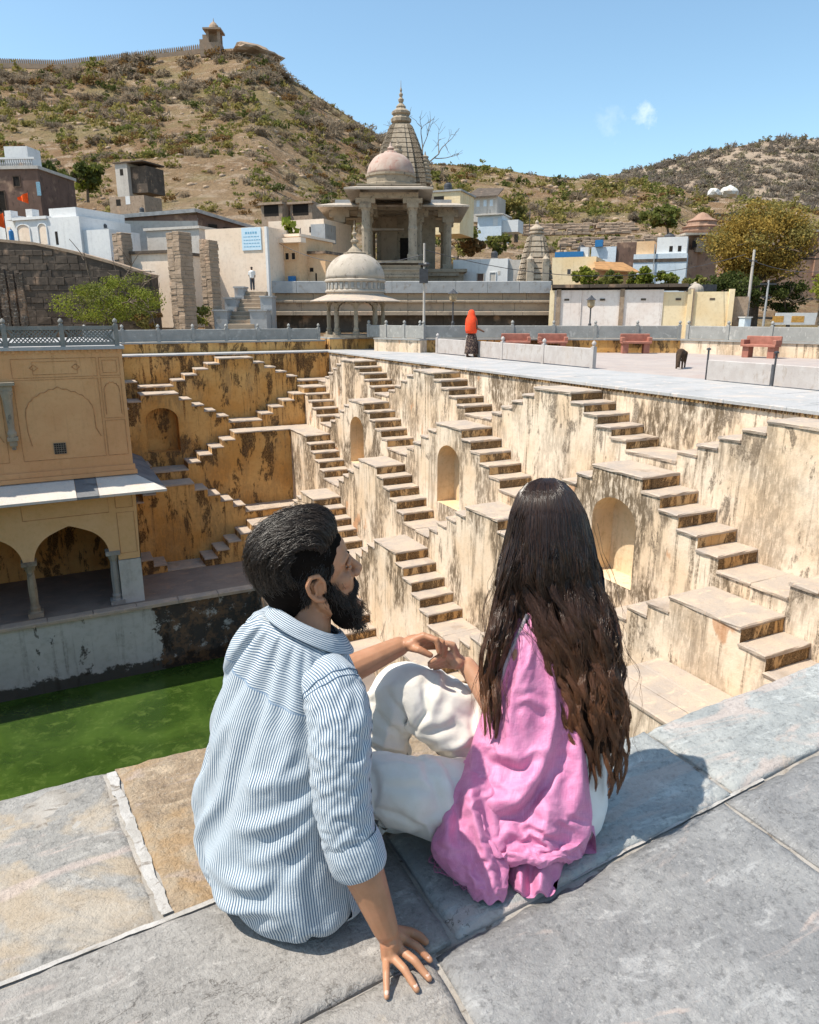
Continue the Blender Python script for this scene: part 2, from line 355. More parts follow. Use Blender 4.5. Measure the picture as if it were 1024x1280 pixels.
def stairway(wall, k, c, lo, hi, idx, niche=False, flat_from=None, flat_to=None):
    right = wall == 'right'
    d0 = (U if right else V)[k]; dep = (U if right else V)[k-1]-d0
    mp = (lambda s, d, z: (d0+d, s, z)) if right else (lambda s, d, z: (s, d0+d, z))
    org = mp(c, 0, -7.2)
    where = 'sunlit wall' if right else 'shaded far wall'
    lab = '%s stair flight from the far corner, %s row of the %s' % (ORD[idx], ROW[k], where)
    if niche: lab += ', with niche'
    t = thing('stairway', lab, 'staircase', org, 'double stair flights of the stepwell')
    cells = prof(k, c, lo, hi)
    if flat_from is not None: cells = [(a, b, ZT[k] if a >= flat_from-.01 else z) for a, b, z in cells]
    if flat_to is not None: cells = [(a, b, (ZT[k]-5*RS[k]) if a >= flat_to-.01 else z) for a, b, z in cells]
    mm = []
    for a, b, z in cells:                      # merge equal neighbours
        if mm and abs(mm[-1][2]-z) < 1e-6: mm[-1] = (mm[-1][0], b, z)
        else: mm.append((a, b, z))
    cells = mm
    mb = MB(); zb = -7.4
    for i, (a, b, z) in enumerate(cells):
        zt = z-TH
        if niche and a <= c <= b:
            arch_wall(mb, mp, a, b, zb, zt, c, .575, z-2.12, z-.98, z-.52, .52, 0, 1)
        else:
            zm = max(zb+.1, zt-1.0)
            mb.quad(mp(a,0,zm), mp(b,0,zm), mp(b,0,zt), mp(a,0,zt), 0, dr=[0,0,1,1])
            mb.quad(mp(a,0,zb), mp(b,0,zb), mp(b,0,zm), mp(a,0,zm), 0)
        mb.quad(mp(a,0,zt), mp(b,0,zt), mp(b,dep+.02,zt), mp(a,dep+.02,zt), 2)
        if i+1 < len(cells):
            z2 = cells[i+1][2]-TH; h, l = max(zt, z2), min(zt, z2)
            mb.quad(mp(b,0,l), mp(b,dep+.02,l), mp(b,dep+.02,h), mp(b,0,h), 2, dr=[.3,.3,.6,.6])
    for s in ((cells[0][0], cells[0][2]), (cells[-1][1], cells[-1][2])):
        mb.quad(mp(s[0],0,zb), mp(s[0],dep+.02,zb), mp(s[0],dep+.02,s[1]-TH), mp(s[0],0,s[1]-TH), 0)
    mats = [M['cream'], M['niche'], M['riser']] if right else [M['ochre'], M['ochre'], M['riser']]  # sunlit fronts cream, shaded risers and far wall ochre: light put into colour
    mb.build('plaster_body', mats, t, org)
    for a, b, z in cells:
        n = max(1, round((b-a)/1.3)) if b-a > .7 else 1
        for q in range(n):
            a2, b2 = a+(b-a)*q/n, a+(b-a)*(q+1)/n
            ls = b2-a2+.016; ld = dep+.03
            o = link('landing_slab' if b-a > .7 else 'step', slab_mesh(ls, ld), t)
            p = mp((a2+b2)/2+random.uniform(-.004,.004), dep/2-.015+random.uniform(-.006,.006), z+random.uniform(-.004,.004))
            o.location = Vector(p)-Vector(org)
            o.rotation_euler = (random.uniform(-.006,.006), random.uniform(-.006,.006), (math.pi/2 if right else 0)+random.uniform(-.008,.008))
    return t
for k in range(1, 6):
    cs = CR[k]
    for i, c in enumerate(cs):
        hi = V[k] if i == 0 else (c+cs[i-1])/2
        lo = 1.55 if i == len(cs)-1 else (c+cs[i+1])/2
        if i == 0 and c-HA > V[k]: hi = V[k]
        if hi-lo < .5: continue
        stairway('right', k, c, lo, min(hi, V[k]), i, niche=(k == 2 and lo < c-.7 and hi > c+.7), flat_from=(c-HA if k in (3, 5) and i == 0 else None))
    cs = CB[k]
    for i, c in enumerate(cs):
        hi = U[k-1] if i == 0 else (c+cs[i-1])/2
        lo = 2.17 if i == len(cs)-1 else max(2.17, (c+cs[i+1])/2)
        if hi-lo < .3: continue
        stairway('back', k, c, lo, hi, i, niche=(k == 2 and i == 1), flat_from=(c-HA if k in (3, 5) and i == 0 else None), flat_to=(7.42 if k == 4 and i == 0 else None))
# main wall faces above the topmost flights, with the coping of the walkway
t = thing('stepwell_wall', 'sunlit cream side wall of the stepwell under the walkway coping', 'wall', (U[0], 14, -3))
mb = MB(); u0 = U[0]
for i in range(30):
    a, b = 1.0+i*28.1/30, 1.0+(i+1)*28.1/30
    mb.quad((u0,a,-1.3),(u0,b,-1.3),(u0,b,-.33),(u0,a,-.33), 0, dr=[.25,.25,1,1])
    mb.quad((u0,a,-.33),(u0,b,-.33),(u0,b,ZW-.06),(u0,a,ZW-.06), 0, dr=[1,1,1,1])
mb.build('plaster_face', M['cream'], t, t.location)
mb = MB()                                        # row of little dentils under the coping
for i in range(250):
    y = 2.0+i*27/250; mb.box(u0-.045, u0+.02, y, y+.06, ZW-.115, ZW-.062)
o = mb.build('dentil_band', M['riser'], t, t.location); o['kind'] = 'stuff'
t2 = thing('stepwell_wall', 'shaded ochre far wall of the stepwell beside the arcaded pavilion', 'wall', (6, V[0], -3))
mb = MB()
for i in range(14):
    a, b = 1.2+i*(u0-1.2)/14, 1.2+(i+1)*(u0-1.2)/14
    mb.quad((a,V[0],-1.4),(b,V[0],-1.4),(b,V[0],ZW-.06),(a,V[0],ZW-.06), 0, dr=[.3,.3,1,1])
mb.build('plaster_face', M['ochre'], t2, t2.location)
# coping slabs at the edge of the walkway
def coping(x0, x1, y0, y1, n, along, par):
    for i in range(n):
        mb = MB(); j = .006
        if along == 'y': mb.cbox(x0, x1, y0+(y1-y0)*i/n+.004, y0+(y1-y0)*(i+1)/n-.004, ZW-.06, ZW+.004, .012, j=.004)
        else: mb.cbox(x0+(x1-x0)*i/n+.004, x0+(x1-x0)*(i+1)/n-.004, y0, y1, ZW-.06, ZW+.004, .012, j=.004)
        mb.build('coping_slab', M['flag'], par, par.location)
coping(u0-.07, u0+.75, 1.6, V[0]-.07, 22, 'y', t)
coping(1.2, u0+.75, V[0]-.07, V[0]+.5, 9, 'x', t2)
# terrace at the foot, basin and water
o = MB().box(-14, 12, 21.9, 30, -12, Z_TERR).build('terrace', M['terrace']); tag(o, kind='structure')
o = MB().box(5.45, 12, -2, 21.9, -12, Z_TERR).build('terrace', M['terrace']); tag(o, kind='structure')
o = MB().box(-14, 5.45, -2, 3.6, -12, Z_TERR).build('terrace', M['terrace']); tag(o, kind='structure')
t = thing('basin_wall', 'stained grey plaster basin wall between terrace edge and green water', 'wall', (0, 21.9, -9.4))
mb = MB()
for i in range(24):
    a, b = -14+i*19.45/24, -14+(i+1)*19.45/24
    mb.quad((a,21.87,-10),(b,21.87,-10),(b,21.87,Z_TERR-.1),(a,21.87,Z_TERR-.1), 0, dr=[.9,.9,.5,.5])
mb.quad((5.42,21.87,-10),(5.42,3.6,-10),(5.42,3.6,Z_TERR-.1),(5.42,21.87,Z_TERR-.1))
mb.build('plaster_face', M['basin'], t, t.location)
for i in range(16):
    a = -14+i*19.45/16
    MB().cbox(a+.005, a+19.45/16-.005, 21.80, 22.15, Z_TERR-.1, Z_TERR+.012, .02, j=.008).build('edge_slab', M['tread'], t, t.location)
n = NT('algae_water'); p = n.pos()
c = n.mix(n.ramp(n.noise(p, .55, 6, .6, .6), .35, .68), (.022,.045,.007), (.045,.082,.013))
c = n.mix(n.math('MULTIPLY', n.ramp(n.noise(p, 3, 9, .75, .6), .50, .66), .6), c, (.085,.125,.028))
n.bump(n.noise(n.mapv(p, (1, 2.5, 1)), 2.2, 5, .6), .12, .05)
M['water'] = n.col(c, .22, .35)
o = MB().quad((-14,3.6,Z_WATER),(5.45,3.6,Z_WATER),(5.45,21.9,Z_WATER),(-14,21.9,Z_WATER)).build('water', M['water']); tag(o, kind='structure')
# landing of the near corner
t = thing('corner_platform', 'low corner landing of pale paving below the third stair row near the ledge', 'platform', (7.5, 6, -7))
MB().box(6.9, 8.24, 4.6, 7.55, -7.3, -3.98).build('plaster_body', [M['cream']], t, t.location)
for i in range(3):
    MB().cbox(6.88+.455*i, 6.88+.455*(i+1)-.012, 4.6, 7.56, -3.98, -3.92, .012, j=.006).build('paving_slab', M['tread'], t, t.location)
# the near wall that carries the ledge, and the plain wall left of the basin
t = thing('stepwell_wall', 'near wall of the stepwell dropping below the ledge where the couple sit', 'wall', (2, 1.5, -4))
MB().box(-14, 12.5, -4, 1.50, -10, -.09).build('plaster_body', M['cream'], t, t.location)
t = thing('stepwell_wall', 'plain ochre wall left of the green water', 'wall', (-14, 14, -4))
MB().box(-15, -14, -4, 31, -10, ZW).build('plaster_body', M['ochre'], t, t.location)
# ------------------------------------------------------------------ ground, walkway, courtyard
def sheet(name, pts, z, m):
    o = MB().add([(x, y, z) for x, y in pts], [tuple(range(len(pts)))]).build(name, m); tag(o, kind='structure'); return o
M['earth'] = stone('dry_earth', (.30,.235,.17), (.34,.27,.20), (.24,.20,.14), sc=.35, vein=(.25,.22,.12), rough=.95)
gx0, gx1, gy0, gy1 = -15.5, u0+.74, -4, V[0]+.49
mb = MB(); zg = ZW-.03; B = 4500
for a, b, c_, d in ((-B, -B, B, gy0), (-B, gy1, B, B), (-B, gy0, gx0, gy1), (gx1, gy0, B, gy1)):
    mb.quad((a,b,zg),(c_,b,zg),(c_,d,zg),(a,d,zg))
tag(mb.build('ground', M['earth']), kind='structure')
wk = thing('walkway', None, None, (12, 15, ZW), kind='structure')
for i in range(24):                                # flagstones of the walkway along the sunlit wall
    for j in range(2):
        y = 0.5+i*1.25; x = u0+.76+j*1.08
        MB().cbox(x, x+1.07, y+.006, y+1.242, ZW-.05, ZW+random.uniform(0, .004), .006, j=.005).build('flagstone', M['flag'], wk, wk.location)
for i in range(9):
    x = 1.2+i*1.22
    MB().cbox(x, x+1.21, V[0]+.51, V[0]+.98, ZW-.05, ZW+.003, .006, j=.004).build('flagstone', M['flag'], wk, wk.location)
court_c = [(13.8, 0), (25, 12), (22.7, 21.4), (15.7, 25.6), (13.4, 26.2)]
sheet('courtyard', court_c, ZW-.012, M['court'])
# ------------------------------------------------------------------ grey stone fences: posts with knobs and slabs between them
M['pale_fence'] = stone('pale_fence_slab', (.40,.355,.33), (.46,.42,.395), (.36,.31,.275), sc=2, vein=(.42,.35,.30), bump=.2); M['lattice'] = stone('dark_lattice_stone', (.20,.195,.18), (.25,.24,.22), (.28,.26,.23), sc=2, vein=(.15,.14,.12))
def fence(label, pts, h, n, group='grey stone slab fences round the stepwell', knob=True, th=.06, zb=None, lattice=False, m='grey'):
    p0 = np.array(pts[0], float); t = thing('stone_fence', label, 'fence', p0, group)
    for a, b, k in zip(pts[:-1], pts[1:], n):
        a, b = np.array(a, float), np.array(b, float); d = b-a; L = math.hypot(d[0], d[1]); ang = math.atan2(d[1], d[0])
        post = None
        for i in range(k+1):
            q = a+d*i/k
            mb = MB(); mb.box(-.06, .06, -.06, .06, 0, h+.04)
            if knob: mb.lathe([(.05, 0), (.035, .03), (.065, .07), (.06, .11), (.03, .15), (.0, .17)], z=h+.04, n=8)
            o = mb.build('post', M[m], t); o.location = Vector(q-p0); o.rotation_euler = (0, 0, ang)
        w_ = L/k
        for i in range(k):
            q = a+d*(i+.5)/k; mb = MB()
            if not lattice: mb.cbox(-w_/2+.06, w_/2-.06, -th/2, th/2, .02, h, .015)
            else:
                for z in (.02, h-.10): mb.box(-w_/2+.06, w_/2-.06, -th/2, th/2, z, z+.10)
                nn = int(w_/.11)
                for c_ in range(nn):
                    for s in (-1, 1):
                        x = -w_/2+.06+(c_+.5)*(w_-.12)/nn
                        xa, xb = max(-w_/2+.06, min(w_/2-.06, x-s*.16)), max(-w_/2+.06, min(w_/2-.06, x+s*.16))
                        mb.tube([(xa, .002*s, .12), (xb, .002*s, h-.10)], .017, 4)
            o = mb.build('lattice_panel' if lattice else 'panel', M[m], t); o.location = Vector(q-p0); o.rotation_euler = (math.atan2(d[2], L)*0, -math.atan2(d[2], L), ang)
    return t
YB = V[0]+1.0                                      # ochre kerb wall behind the far walkway
def lowwall(label, pts, z1, th, m, name='low_wall', cap=True):
    p0 = np.array(pts[0]); t = thing(name, label, 'wall', (p0[0], p0[1], ZW))
    for (xa, ya), (xb, yb) in zip(pts[:-1], pts[1:]):
        d = np.array([xb-xa, yb-ya]); L = np.hypot(*d); nrm = np.array([-d[1], d[0]])/L*th
        if nrm[1]*1 < 0 and abs(nrm[1]) > abs(nrm[0]): nrm = -nrm
        if abs(nrm[0]) >= abs(nrm[1]) and nrm[0] < 0: nrm = -nrm
        k = max(2, int(L/1.2)); mb = MB()
        for i in range(k):
            a = np.array([xa, ya])+d*i/k; b = np.array([xa, ya])+d*(i+1)/k
            mb.quad((*a, ZW-.02), (*b, ZW-.02), (*b, z1), (*a, z1), 0, dr=[.3,.3,.9,.9])
            a2, b2 = a+nrm, b+nrm
            mb.quad((*a2, ZW-.02), (*b2, ZW-.02), (*b2, z1), (*a2, z1), 0, dr=[.3,.3,.9,.9])
        mb.quad((xa,ya,z1),(xb,yb,z1),(xb+nrm[0],yb+nrm[1],z1),(xa+nrm[0],ya+nrm[1],z1))
        for q in ((xa, ya), (xb, yb)): mb.quad((*q,ZW-.02),(q[0]+nrm[0],q[1]+nrm[1],ZW-.02),(q[0]+nrm[0],q[1]+nrm[1],z1),(*q,z1))
        mb.build('plaster_face', m, t, t.location)
        if cap:
            mb = MB(); o_ = -nrm/th*.05
            mb.extrude([(xa+o_[0],ya+o_[1],z1+.002),(xb+o_[0],yb+o_[1],z1+.002),(xb+nrm[0]-o_[0],yb+nrm[1]-o_[1],z1+.002),(xa+nrm[0]-o_[0],ya+nrm[1]-o_[1],z1+.002)], (0,0,.06))
            mb.build('cap_slab', M['grey'], t, t.location)
    return t
lowwall('long ochre parapet wall behind the far walkway, left of the domed kiosk', [(1.6, YB), (11.1, YB)], .19, .5, M['ochre'])
fence('grey slab fence along the long ochre parapet left of the domed kiosk', [(1.7, YB+.25, .25), (10.9, YB+.25, .25)], .47, [7])
lowwall('square ochre plinth at the walkway corner under the domed kiosk', [(11.2, YB-.25), (12.5, YB-.3), (12.5, YB+2.0)], .27, 1.6, M['ochre'], 'plinth')
lowwall('cream parapet wall right of the domed kiosk running to the courtyard', [(12.55, 28.2), (13.5, 25.9)], .30, .4, M['cream'])
fence('grey slab fence right of the domed kiosk', [(12.75, 29.2, .36), (13.75, 26.1, .36)], .5, [3])
CW = [(13.6, 26.4), (15.7, 25.7), (22.7, 21.4), (24.3, 15.0), (25.5, 8)]
lowwall('stained ochre back wall of the courtyard behind the red benches', CW[:3], .30, .35, M['ochre'])
lowwall('stained cream courtyard wall right of the corner behind the single bench', CW[2:], .30, .35, M['cream'])
fence('grey slab fence on top of the ochre courtyard wall', [(13.8, 26.5, .36), (15.8, 25.85, .36), (22.8, 21.6, .36)], .50, [1, 5])
fence('grey slab fence on the cream courtyard wall right of the corner', [(22.95, 21.3, .36), (24.45, 15.0, .36), (25.65, 8, .36)], .50, [4, 4])
fence('pale low slab fence on the walkway edge in front of the red benches', [(14.0, 25.4, ZW), (13.9, 16.2, ZW)], .55, [4], th=.08, m='pale_fence')
# second low fence, thin iron posts
t = thing('stone_fence', 'pale low slab fence with thin iron posts at the right courtyard edge', 'fence', (13.75, 12.1, ZW), 'grey stone slab fences round the stepwell')
for i in range(3):
    y = 12.1-i*1.75
    MB().tube([(0, y-12.1, 0), (0, y-12.1, .70)], .022, 6).lathe([(.0,0),(.05,.0),(.05,.03),(.0,.05)], cy=y-12.1, z=.68, n=8).build('iron_post', M['iron'], t)
    MB().cbox(-.04, .04, y-12.1-1.7, y-12.1-.05, .02, .46, .012).build('panel', M['pale_fence'], t)
# red sandstone benches
def bench(x, y, rz, label, w_=1.12):
    t = thing('stone_bench', label, 'bench', (x, y, ZW-.01), 'red sandstone benches in the courtyard', rz)
    MB().cbox(-w_/2, w_/2, -.28, .20, .38, .46, .015).build('seat', M['redsand'], t)
    MB().cbox(-w_/2, w_/2, .16, .25, .46, .74, .02).build('backrest', M['redsand'], t)
    for s in (-1, 1):
        MB().cbox(s*(w_/2-.16)-.11, s*(w_/2-.16)+.11, -.2, .18, 0, .38, .01).build('leg', M['redsand'], t)
        MB().cbox(s*(w_/2-.05)-.06, s*(w_/2-.05)+.06, -.26, .16, .46, .62, .02).build('armrest', M['redsand'], t)
a = math.atan2(21.4-25.7, 22.7-15.7)
for px, lab in ((662, 'red stone bench half hidden by the low fence, closest to the veiled woman'), (706, 'red stone bench against the ochre wall, second from the veiled woman'), (804, 'red stone bench near the corner of the ochre courtyard wall')):
    k = (px-590)/260; x = 15.7+7*k*1.0; p = onz(px, 441.5, ZW); f = min(max((p[0]-15.7)/7, .05), .98)
    bench(15.7+7*f-.35*math.sin(-a)*1.1, 25.7-4.3*f-.42, a, lab)
p = onz(958, 446.5, ZW); bench(p[0]-.35, p[1], math.atan2(-6.4, 1.6), 'red stone bench alone before the cream wall at the far right', 1.2)
# ------------------------------------------------------------------ arcaded pavilion at the left
def mould(mb, pts, r=.02, n=6): mb.tube(pts, r, n)
PV = 22.3
pv = thing('arcaded_pavilion', 'two-storey ochre pavilion with arcade and stone eave over the green water', 'pavilion', (0, PV, Z_TERR))
O = pv.location
mb = MB(); xs = list(np.linspace(-9, 2.15, 16))
for a, b in zip(xs[:-1], xs[1:]):
    mb.quad((a,PV,-1.0),(b,PV,-1.0),(b,PV,.36),(a,PV,.36), 0, dr=[0,0,1,1]); mb.quad((a,PV,-2.95),(b,PV,-2.95),(b,PV,-1.0),(a,PV,-1.0), 0)
mb.quad((2.15,PV,-3.2),(2.15,31,-3.2),(2.15,31,.36),(2.15,PV,.36)); mb.quad((-9,PV,-7.2),(-9,31,-7.2),(-9,31,.36),(-9,PV,.36))
mb.build('upper_wall', M['pav'], pv, O)
MB().box(-9.1, 2.22, PV-.07, 31, .36, .45).build('roof_slab', M['flag'], pv, O)
MB().box(-9, 2.20, PV-.05, PV+.1, -3.08, -2.93).box(-9, 2.24, PV-.10, PV+.1, -3.2, -3.085).build('string_course', M['pav'], pv, O)
M['outline'] = flat('brown_painted_outline', (.43,.22,.10), .9, .3, 5)
# carved frames on the upper wall
def relief(pts, r=.011, name='moulding', dy=0.0):
    mb = MB(); mb.tube([(x, PV-.006-dy, z) for x, z in pts], r, 6); return mb.build(name, M['outline'], pv, O)
def rect(x0, x1, z0, z1, r=.0075): relief([(x0,z0),(x1,z0),(x1,z1),(x0,z1),(x0,z0)], r)
for cx in (.40, -2.05, -4.5, -6.95):
    A = arch_pts(.86, -1.35, -.62, 24, 'cusp')
    relief([(cx-.80, -2.2), (cx-.86, -1.8)]+[(cx+s, z) for s, z in A]+[(cx+.86, -1.8), (cx+.98, -2.05)], .013)
    rect(cx-1.05, cx+1.05, -2.62, -.42); rect(cx-1.05, cx+1.05, -.36, .14); rect(cx-.55, cx+.55, -.28, .06)
    relief([(cx-.62, -.10), (cx-.52, -.02), (cx-.42, -.10), (cx-.52, -.18), (cx-.62, -.10)], .012)
    relief([(cx+.62, -.10), (cx+.52, -.02), (cx+.42, -.10), (cx+.52, -.18), (cx+.62, -.10)], .012)
rect(1.52, 2.05, -.36, .14); rect(1.60, 1.97, -.28, .06, .007); rect(1.52, 2.05, -1.55, -.42); rect(1.52, 2.05, -2.62, -1.62)
relief([(1.58, -1.45)]+[(1.785+s, z) for s, z in arch_pts(.2, -.75, -.52, 14, 'cusp')]+[(1.99, -1.45)], .012)
# small latticed window
wd = MB().box(.13, .43, PV-.015, PV-.004, -2.47, -2.17).build('window', M['dark'], pv, O)
mb = MB()
for i in range(6): mb.box(.13+i*.06-.008, .13+i*.06+.008, PV-.03, PV-.016, -2.47, -2.17); mb.box(.13, .43, PV-.028, PV-.018, -2.47+i*.06-.008, -2.47+i*.06+.008)
mb.build('grille', flat('grey_brown_grille', (.20,.16,.12)), wd, O)
mb = MB()
for i in range(60): mb.box(-9+i*.187, -9+i*.187+.07, PV-.03, PV, .28, .36)
o = mb.build('dentil_band', M['pav'], pv, O); o['kind'] = 'stuff'
# corbelled bracket column between the blind arches
for cx in (-.82, -3.27, -5.7):
    mb = MB(); mb.box(cx-.24, cx+.20, PV-.32, PV, -.52, -.44); mb.box(cx-.17, cx+.13, PV-.26, PV, -.66, -.52)
    mb.lathe([(.10,0),(.12,.1),(.08,.2),(.10,.6),(.12,1.0),(.15,1.15),(.15,1.25)], cx-.02, PV-.14, -1.9, 10)
    mb.box(cx-.15, cx+.11, PV-.24, PV, -2.0, -1.9); mb.box(cx-.11, cx+.07, PV-.18, PV, -2.14, -2.0); mb.box(cx-.07, cx+.03, PV-.12, PV, -2.26, -2.14)
    mb.build('bracket_column', M['oldstone'], pv, O)
# stone eave of sloping slabs
ev = [(-9, -6.3), (-6.3, -3.9), (-3.9, -2.0), (-1.99, .52), (.53, 1.09), (1.10, 2.9)]
M['eave'] = stone('pale_eave_slab', (.60,.53,.46), (.52,.47,.42), (.62,.50,.40)); M['eave_dark'] = stone('dark_grey_eave_slab', (.14,.14,.145), (.19,.19,.19), (.10,.10,.10))
for i, (a, b) in enumerate(ev):
    zf, zk = -3.56, -3.21; yf = 21.35
    vs = [(a,yf,zf-.07),(b,yf,zf-.07),(b,PV,zk-.07),(a,PV,zk-.07),(a,yf,zf),(b,yf,zf),(b,PV,zk),(a,PV,zk)]
    if i == 5: vs[2] = (2.15,PV,zk-.07); vs[6] = (2.15,PV,zk)
    MB().add(vs, [(0,3,2,1),(4,5,6,7),(0,1,5,4),(1,2,6,5),(2,3,7,6),(3,0,4,7)]).build('eave_slab', M['eave_dark'] if i == 4 else M['eave'], pv, O)
for a, b in ((22.3, 24.6), (24.61, 26.9)):
    a0 = 21.35 if a < 22.4 else a
    vs = [(2.15,a,-3.28),(2.9,a0,-3.63),(2.9,b,-3.63),(2.15,b,-3.28),(2.15,a,-3.21),(2.9,a0,-3.56),(2.9,b,-3.56),(2.15,b,-3.21)]
    MB().add(vs, [(0,3,2,1),(4,5,6,7),(0,1,5,4),(1,2,6,5),(2,3,7,6),(3,0,4,7)]).build('eave_slab', M['eave_dark'], pv, O)
# arcade
mb = MB(); mp = lambda s, d, z: (s, PV+d, z)
for c in (.24, -2.04, -4.32, -6.6):
    arch_wall(mb, mp, c-1.14, c+1.14 if c < .2 else 1.47, -5.60, -3.24, c, 1.0, -5.60, -5.58, -4.58, .36, 0, 0, back=False, n=22, kind='ogee', floor=False)
mb.build('arcade_wall', M['pav_low'], pv, O)
mb = MB(); mb.quad((1.47,PV,-5.8),(2.08,PV,-5.8),(2.15,PV,-3.24),(1.47,PV,-3.24)); mb.quad((2.08,PV,-7.2),(2.08,30,-7.2),(2.15,30,-3.2),(2.15,PV,-3.2)); mb.build('corner_pier', M['pav_low'], pv, O)
MB().box(1.46, 2.09, PV-.02, PV+.4, -7.2, -5.82).build('pier_base', M['basin'], pv, O)
rect(1.55, 2.02, -5.6, -4.35); rect(1.55, 2.02, -4.2, -3.75); rect(-.9, 1.35, -4.3, -3.85)
for c in (-.90, -3.18, -5.46, 1.33):
    q = MB(); hw = .12
    q.lathe([(.17,0),(.17,.12),(.13,.18),(.145,.26),(.115,.34),(.125,.9),(.10,1.35),(.12,1.40),(.16,1.50),(.19,1.58)], c, PV+.12, -7.19, 8, rot=math.pi/8)
    q.box(c-.2, c+.2, PV-.06, PV+.34, -5.62, -5.5); q.box(c-.2, c+.2, PV-.06, PV+.32, -7.192, -7.06)
    q.build('column', M['oldstone'] if c < 1 else M['grey'], pv, O)
MB().box(-9, 2.1, PV+3.6, PV+3.7, -7.2, -3.2).build('inner_wall', M['ochre'], pv, O)
MB().box(-9, 2.14, PV+.36, 30, -3.45, -3.25).build('inner_ceiling', M['ochre'], pv, O)
MB().box(2.0, 2.10, PV+.41, PV+3.6, -7.2, -3.26).build('inner_wall', M['ochre'], pv, O)
fence('grey lattice parapet on the roof edge of the arcaded pavilion', [(-8.95, PV+.02, .45), (2.05, PV+.02, .45)], .54, [8], knob=True, lattice=True, m='lattice')
# ------------------------------------------------------------------ domed kiosk (chhatri) on the corner plinth
def chhatri(name, label, loc, s, cat='kiosk', ncol=8, col_h=1.0, mdome='domestone', mcol='oldstone', hd=1.0, rz=0.0):
    t = thing(name, label, cat, loc, rz=rz); r = 1.0
    MB().lathe([(1.35*s,0),(1.35*s,.10*s)], n=8, rot=math.pi/8).build('base_slab', M[mcol], t)
    zc = .10*s; H = col_h*s
    for i in range(ncol):
        a = 2*math.pi*i/ncol+math.pi/ncol; x, y = 1.12*s*math.cos(a), 1.12*s*math.sin(a)
        c = MB(); c.lathe([(.16*s,0),(.16*s,.10*s),(.10*s,.14*s),(.12*s,.22*s),(.085*s,.30*s),(.095*s,.6*s),(.075*s,H-.15*s),(.10*s,H-.10*s),(.15*s,H)], x, y, zc, 8)
        c.build('column', M[mcol], t)
    ar = MB()                                     # cusped arches between the columns
    for i in range(ncol):
        a0 = 2*math.pi*i/ncol+math.pi/ncol; a1 = a0+2*math.pi/ncol
        p0 = np.array([math.cos(a0), math.sin(a0)])*1.12*s; p1 = np.array([math.cos(a1), math.sin(a1)])*1.12*s; L = np.linalg.norm(p1-p0)
        d = (p1-p0)/L; nn = np.array([-d[1], d[0]]); mid = (p0+p1)/2
        mp = lambda q, dd, z: (mid[0]+d[0]*q+nn[0]*(dd-.05*s), mid[1]+d[1]*q+nn[1]*(dd-.05*s), z)
        arch_wall(ar, mp, -L/2, L/2, zc+H-.30*s, zc+H+.22*s, 0, L/2-.07*s, zc+H-.30*s, zc+H-.25*s, zc+H+.08*s, .10*s, 0, 0, back=False, n=12, kind='cusp')
    ar.build('arch_ring', M[mcol], t)
    z1 = zc+H+.2*s
    MB().lathe([(1.1*s,0.0),(1.86*s,-.16*s),(1.88*s,-.12*s),(1.22*s,.12*s),(1.18*s,.14*s),(1.18*s,.20*s)], z=z1, n=24).build('eave', M['tread'], t)
    z2 = z1+.2*s; dr = MB(); dr.lathe([(1.20*s,0),(1.24*s,.03*s),(1.24*s,.08*s),(1.18*s,.12*s),(1.18*s,.40*s),(1.25*s,.44*s),(1.25*s,.50*s),(1.20*s,.54*s)], z=z2, n=32)
    dr.build('drum', M[mdome], t)
    q = MB()
    for i in range(32):
        a = 2*math.pi*(i+.5)/32; q.box(-.055*s, .055*s, 1.17*s, 1.21*s, z2+.15*s, z2+.38*s)
        for k in range(8):
            x, y, z = q.v[-8+k]; q.v[-8+k] = (x*math.cos(a)-y*math.sin(a), x*math.sin(a)+y*math.cos(a), z)
    q.build('drum_panels', M['grey'], t)['kind'] = 'stuff'
    z3 = z2+.54*s; hh = 1.02*s*hd
    pr = [(1.20*s*math.cos(a)**.85 if a < 1.5 else .10*s, hh*math.sin(a)**1.0) for a in np.linspace(0, 1.48, 12)]
    MB().lathe(pr, z=z3, n=48, lobes=16, la=.012).build('dome', M[mdome], t, smooth=True)
    z4 = z3+hh*.985
    MB().lathe([(.44*s,-.06*s),(.46*s,.02*s),(.30*s,.06*s),(.22*s,.16*s),(.10*s,.26*s),(.07*s,.36*s),(.15*s,.44*s),(.15*s,.50*s),(.06*s,.56*s),(.05*s,.66*s),(.10*s,.72*s),(.10*s,.77*s),(.04*s,.82*s),(.03*s,.95*s),(.055*s,1.0*s),(.01*s,1.10*s),(.005*s,1.25*s)], z=z4, n=14).build('finial', M['oldstone'], t, smooth=False)
    return t
chhatri('domed_kiosk', 'pale domed kiosk on slender columns at the corner of the walkway', (12.75, 30.6, .33), 1.06, ncol=8, col_h=1.25)
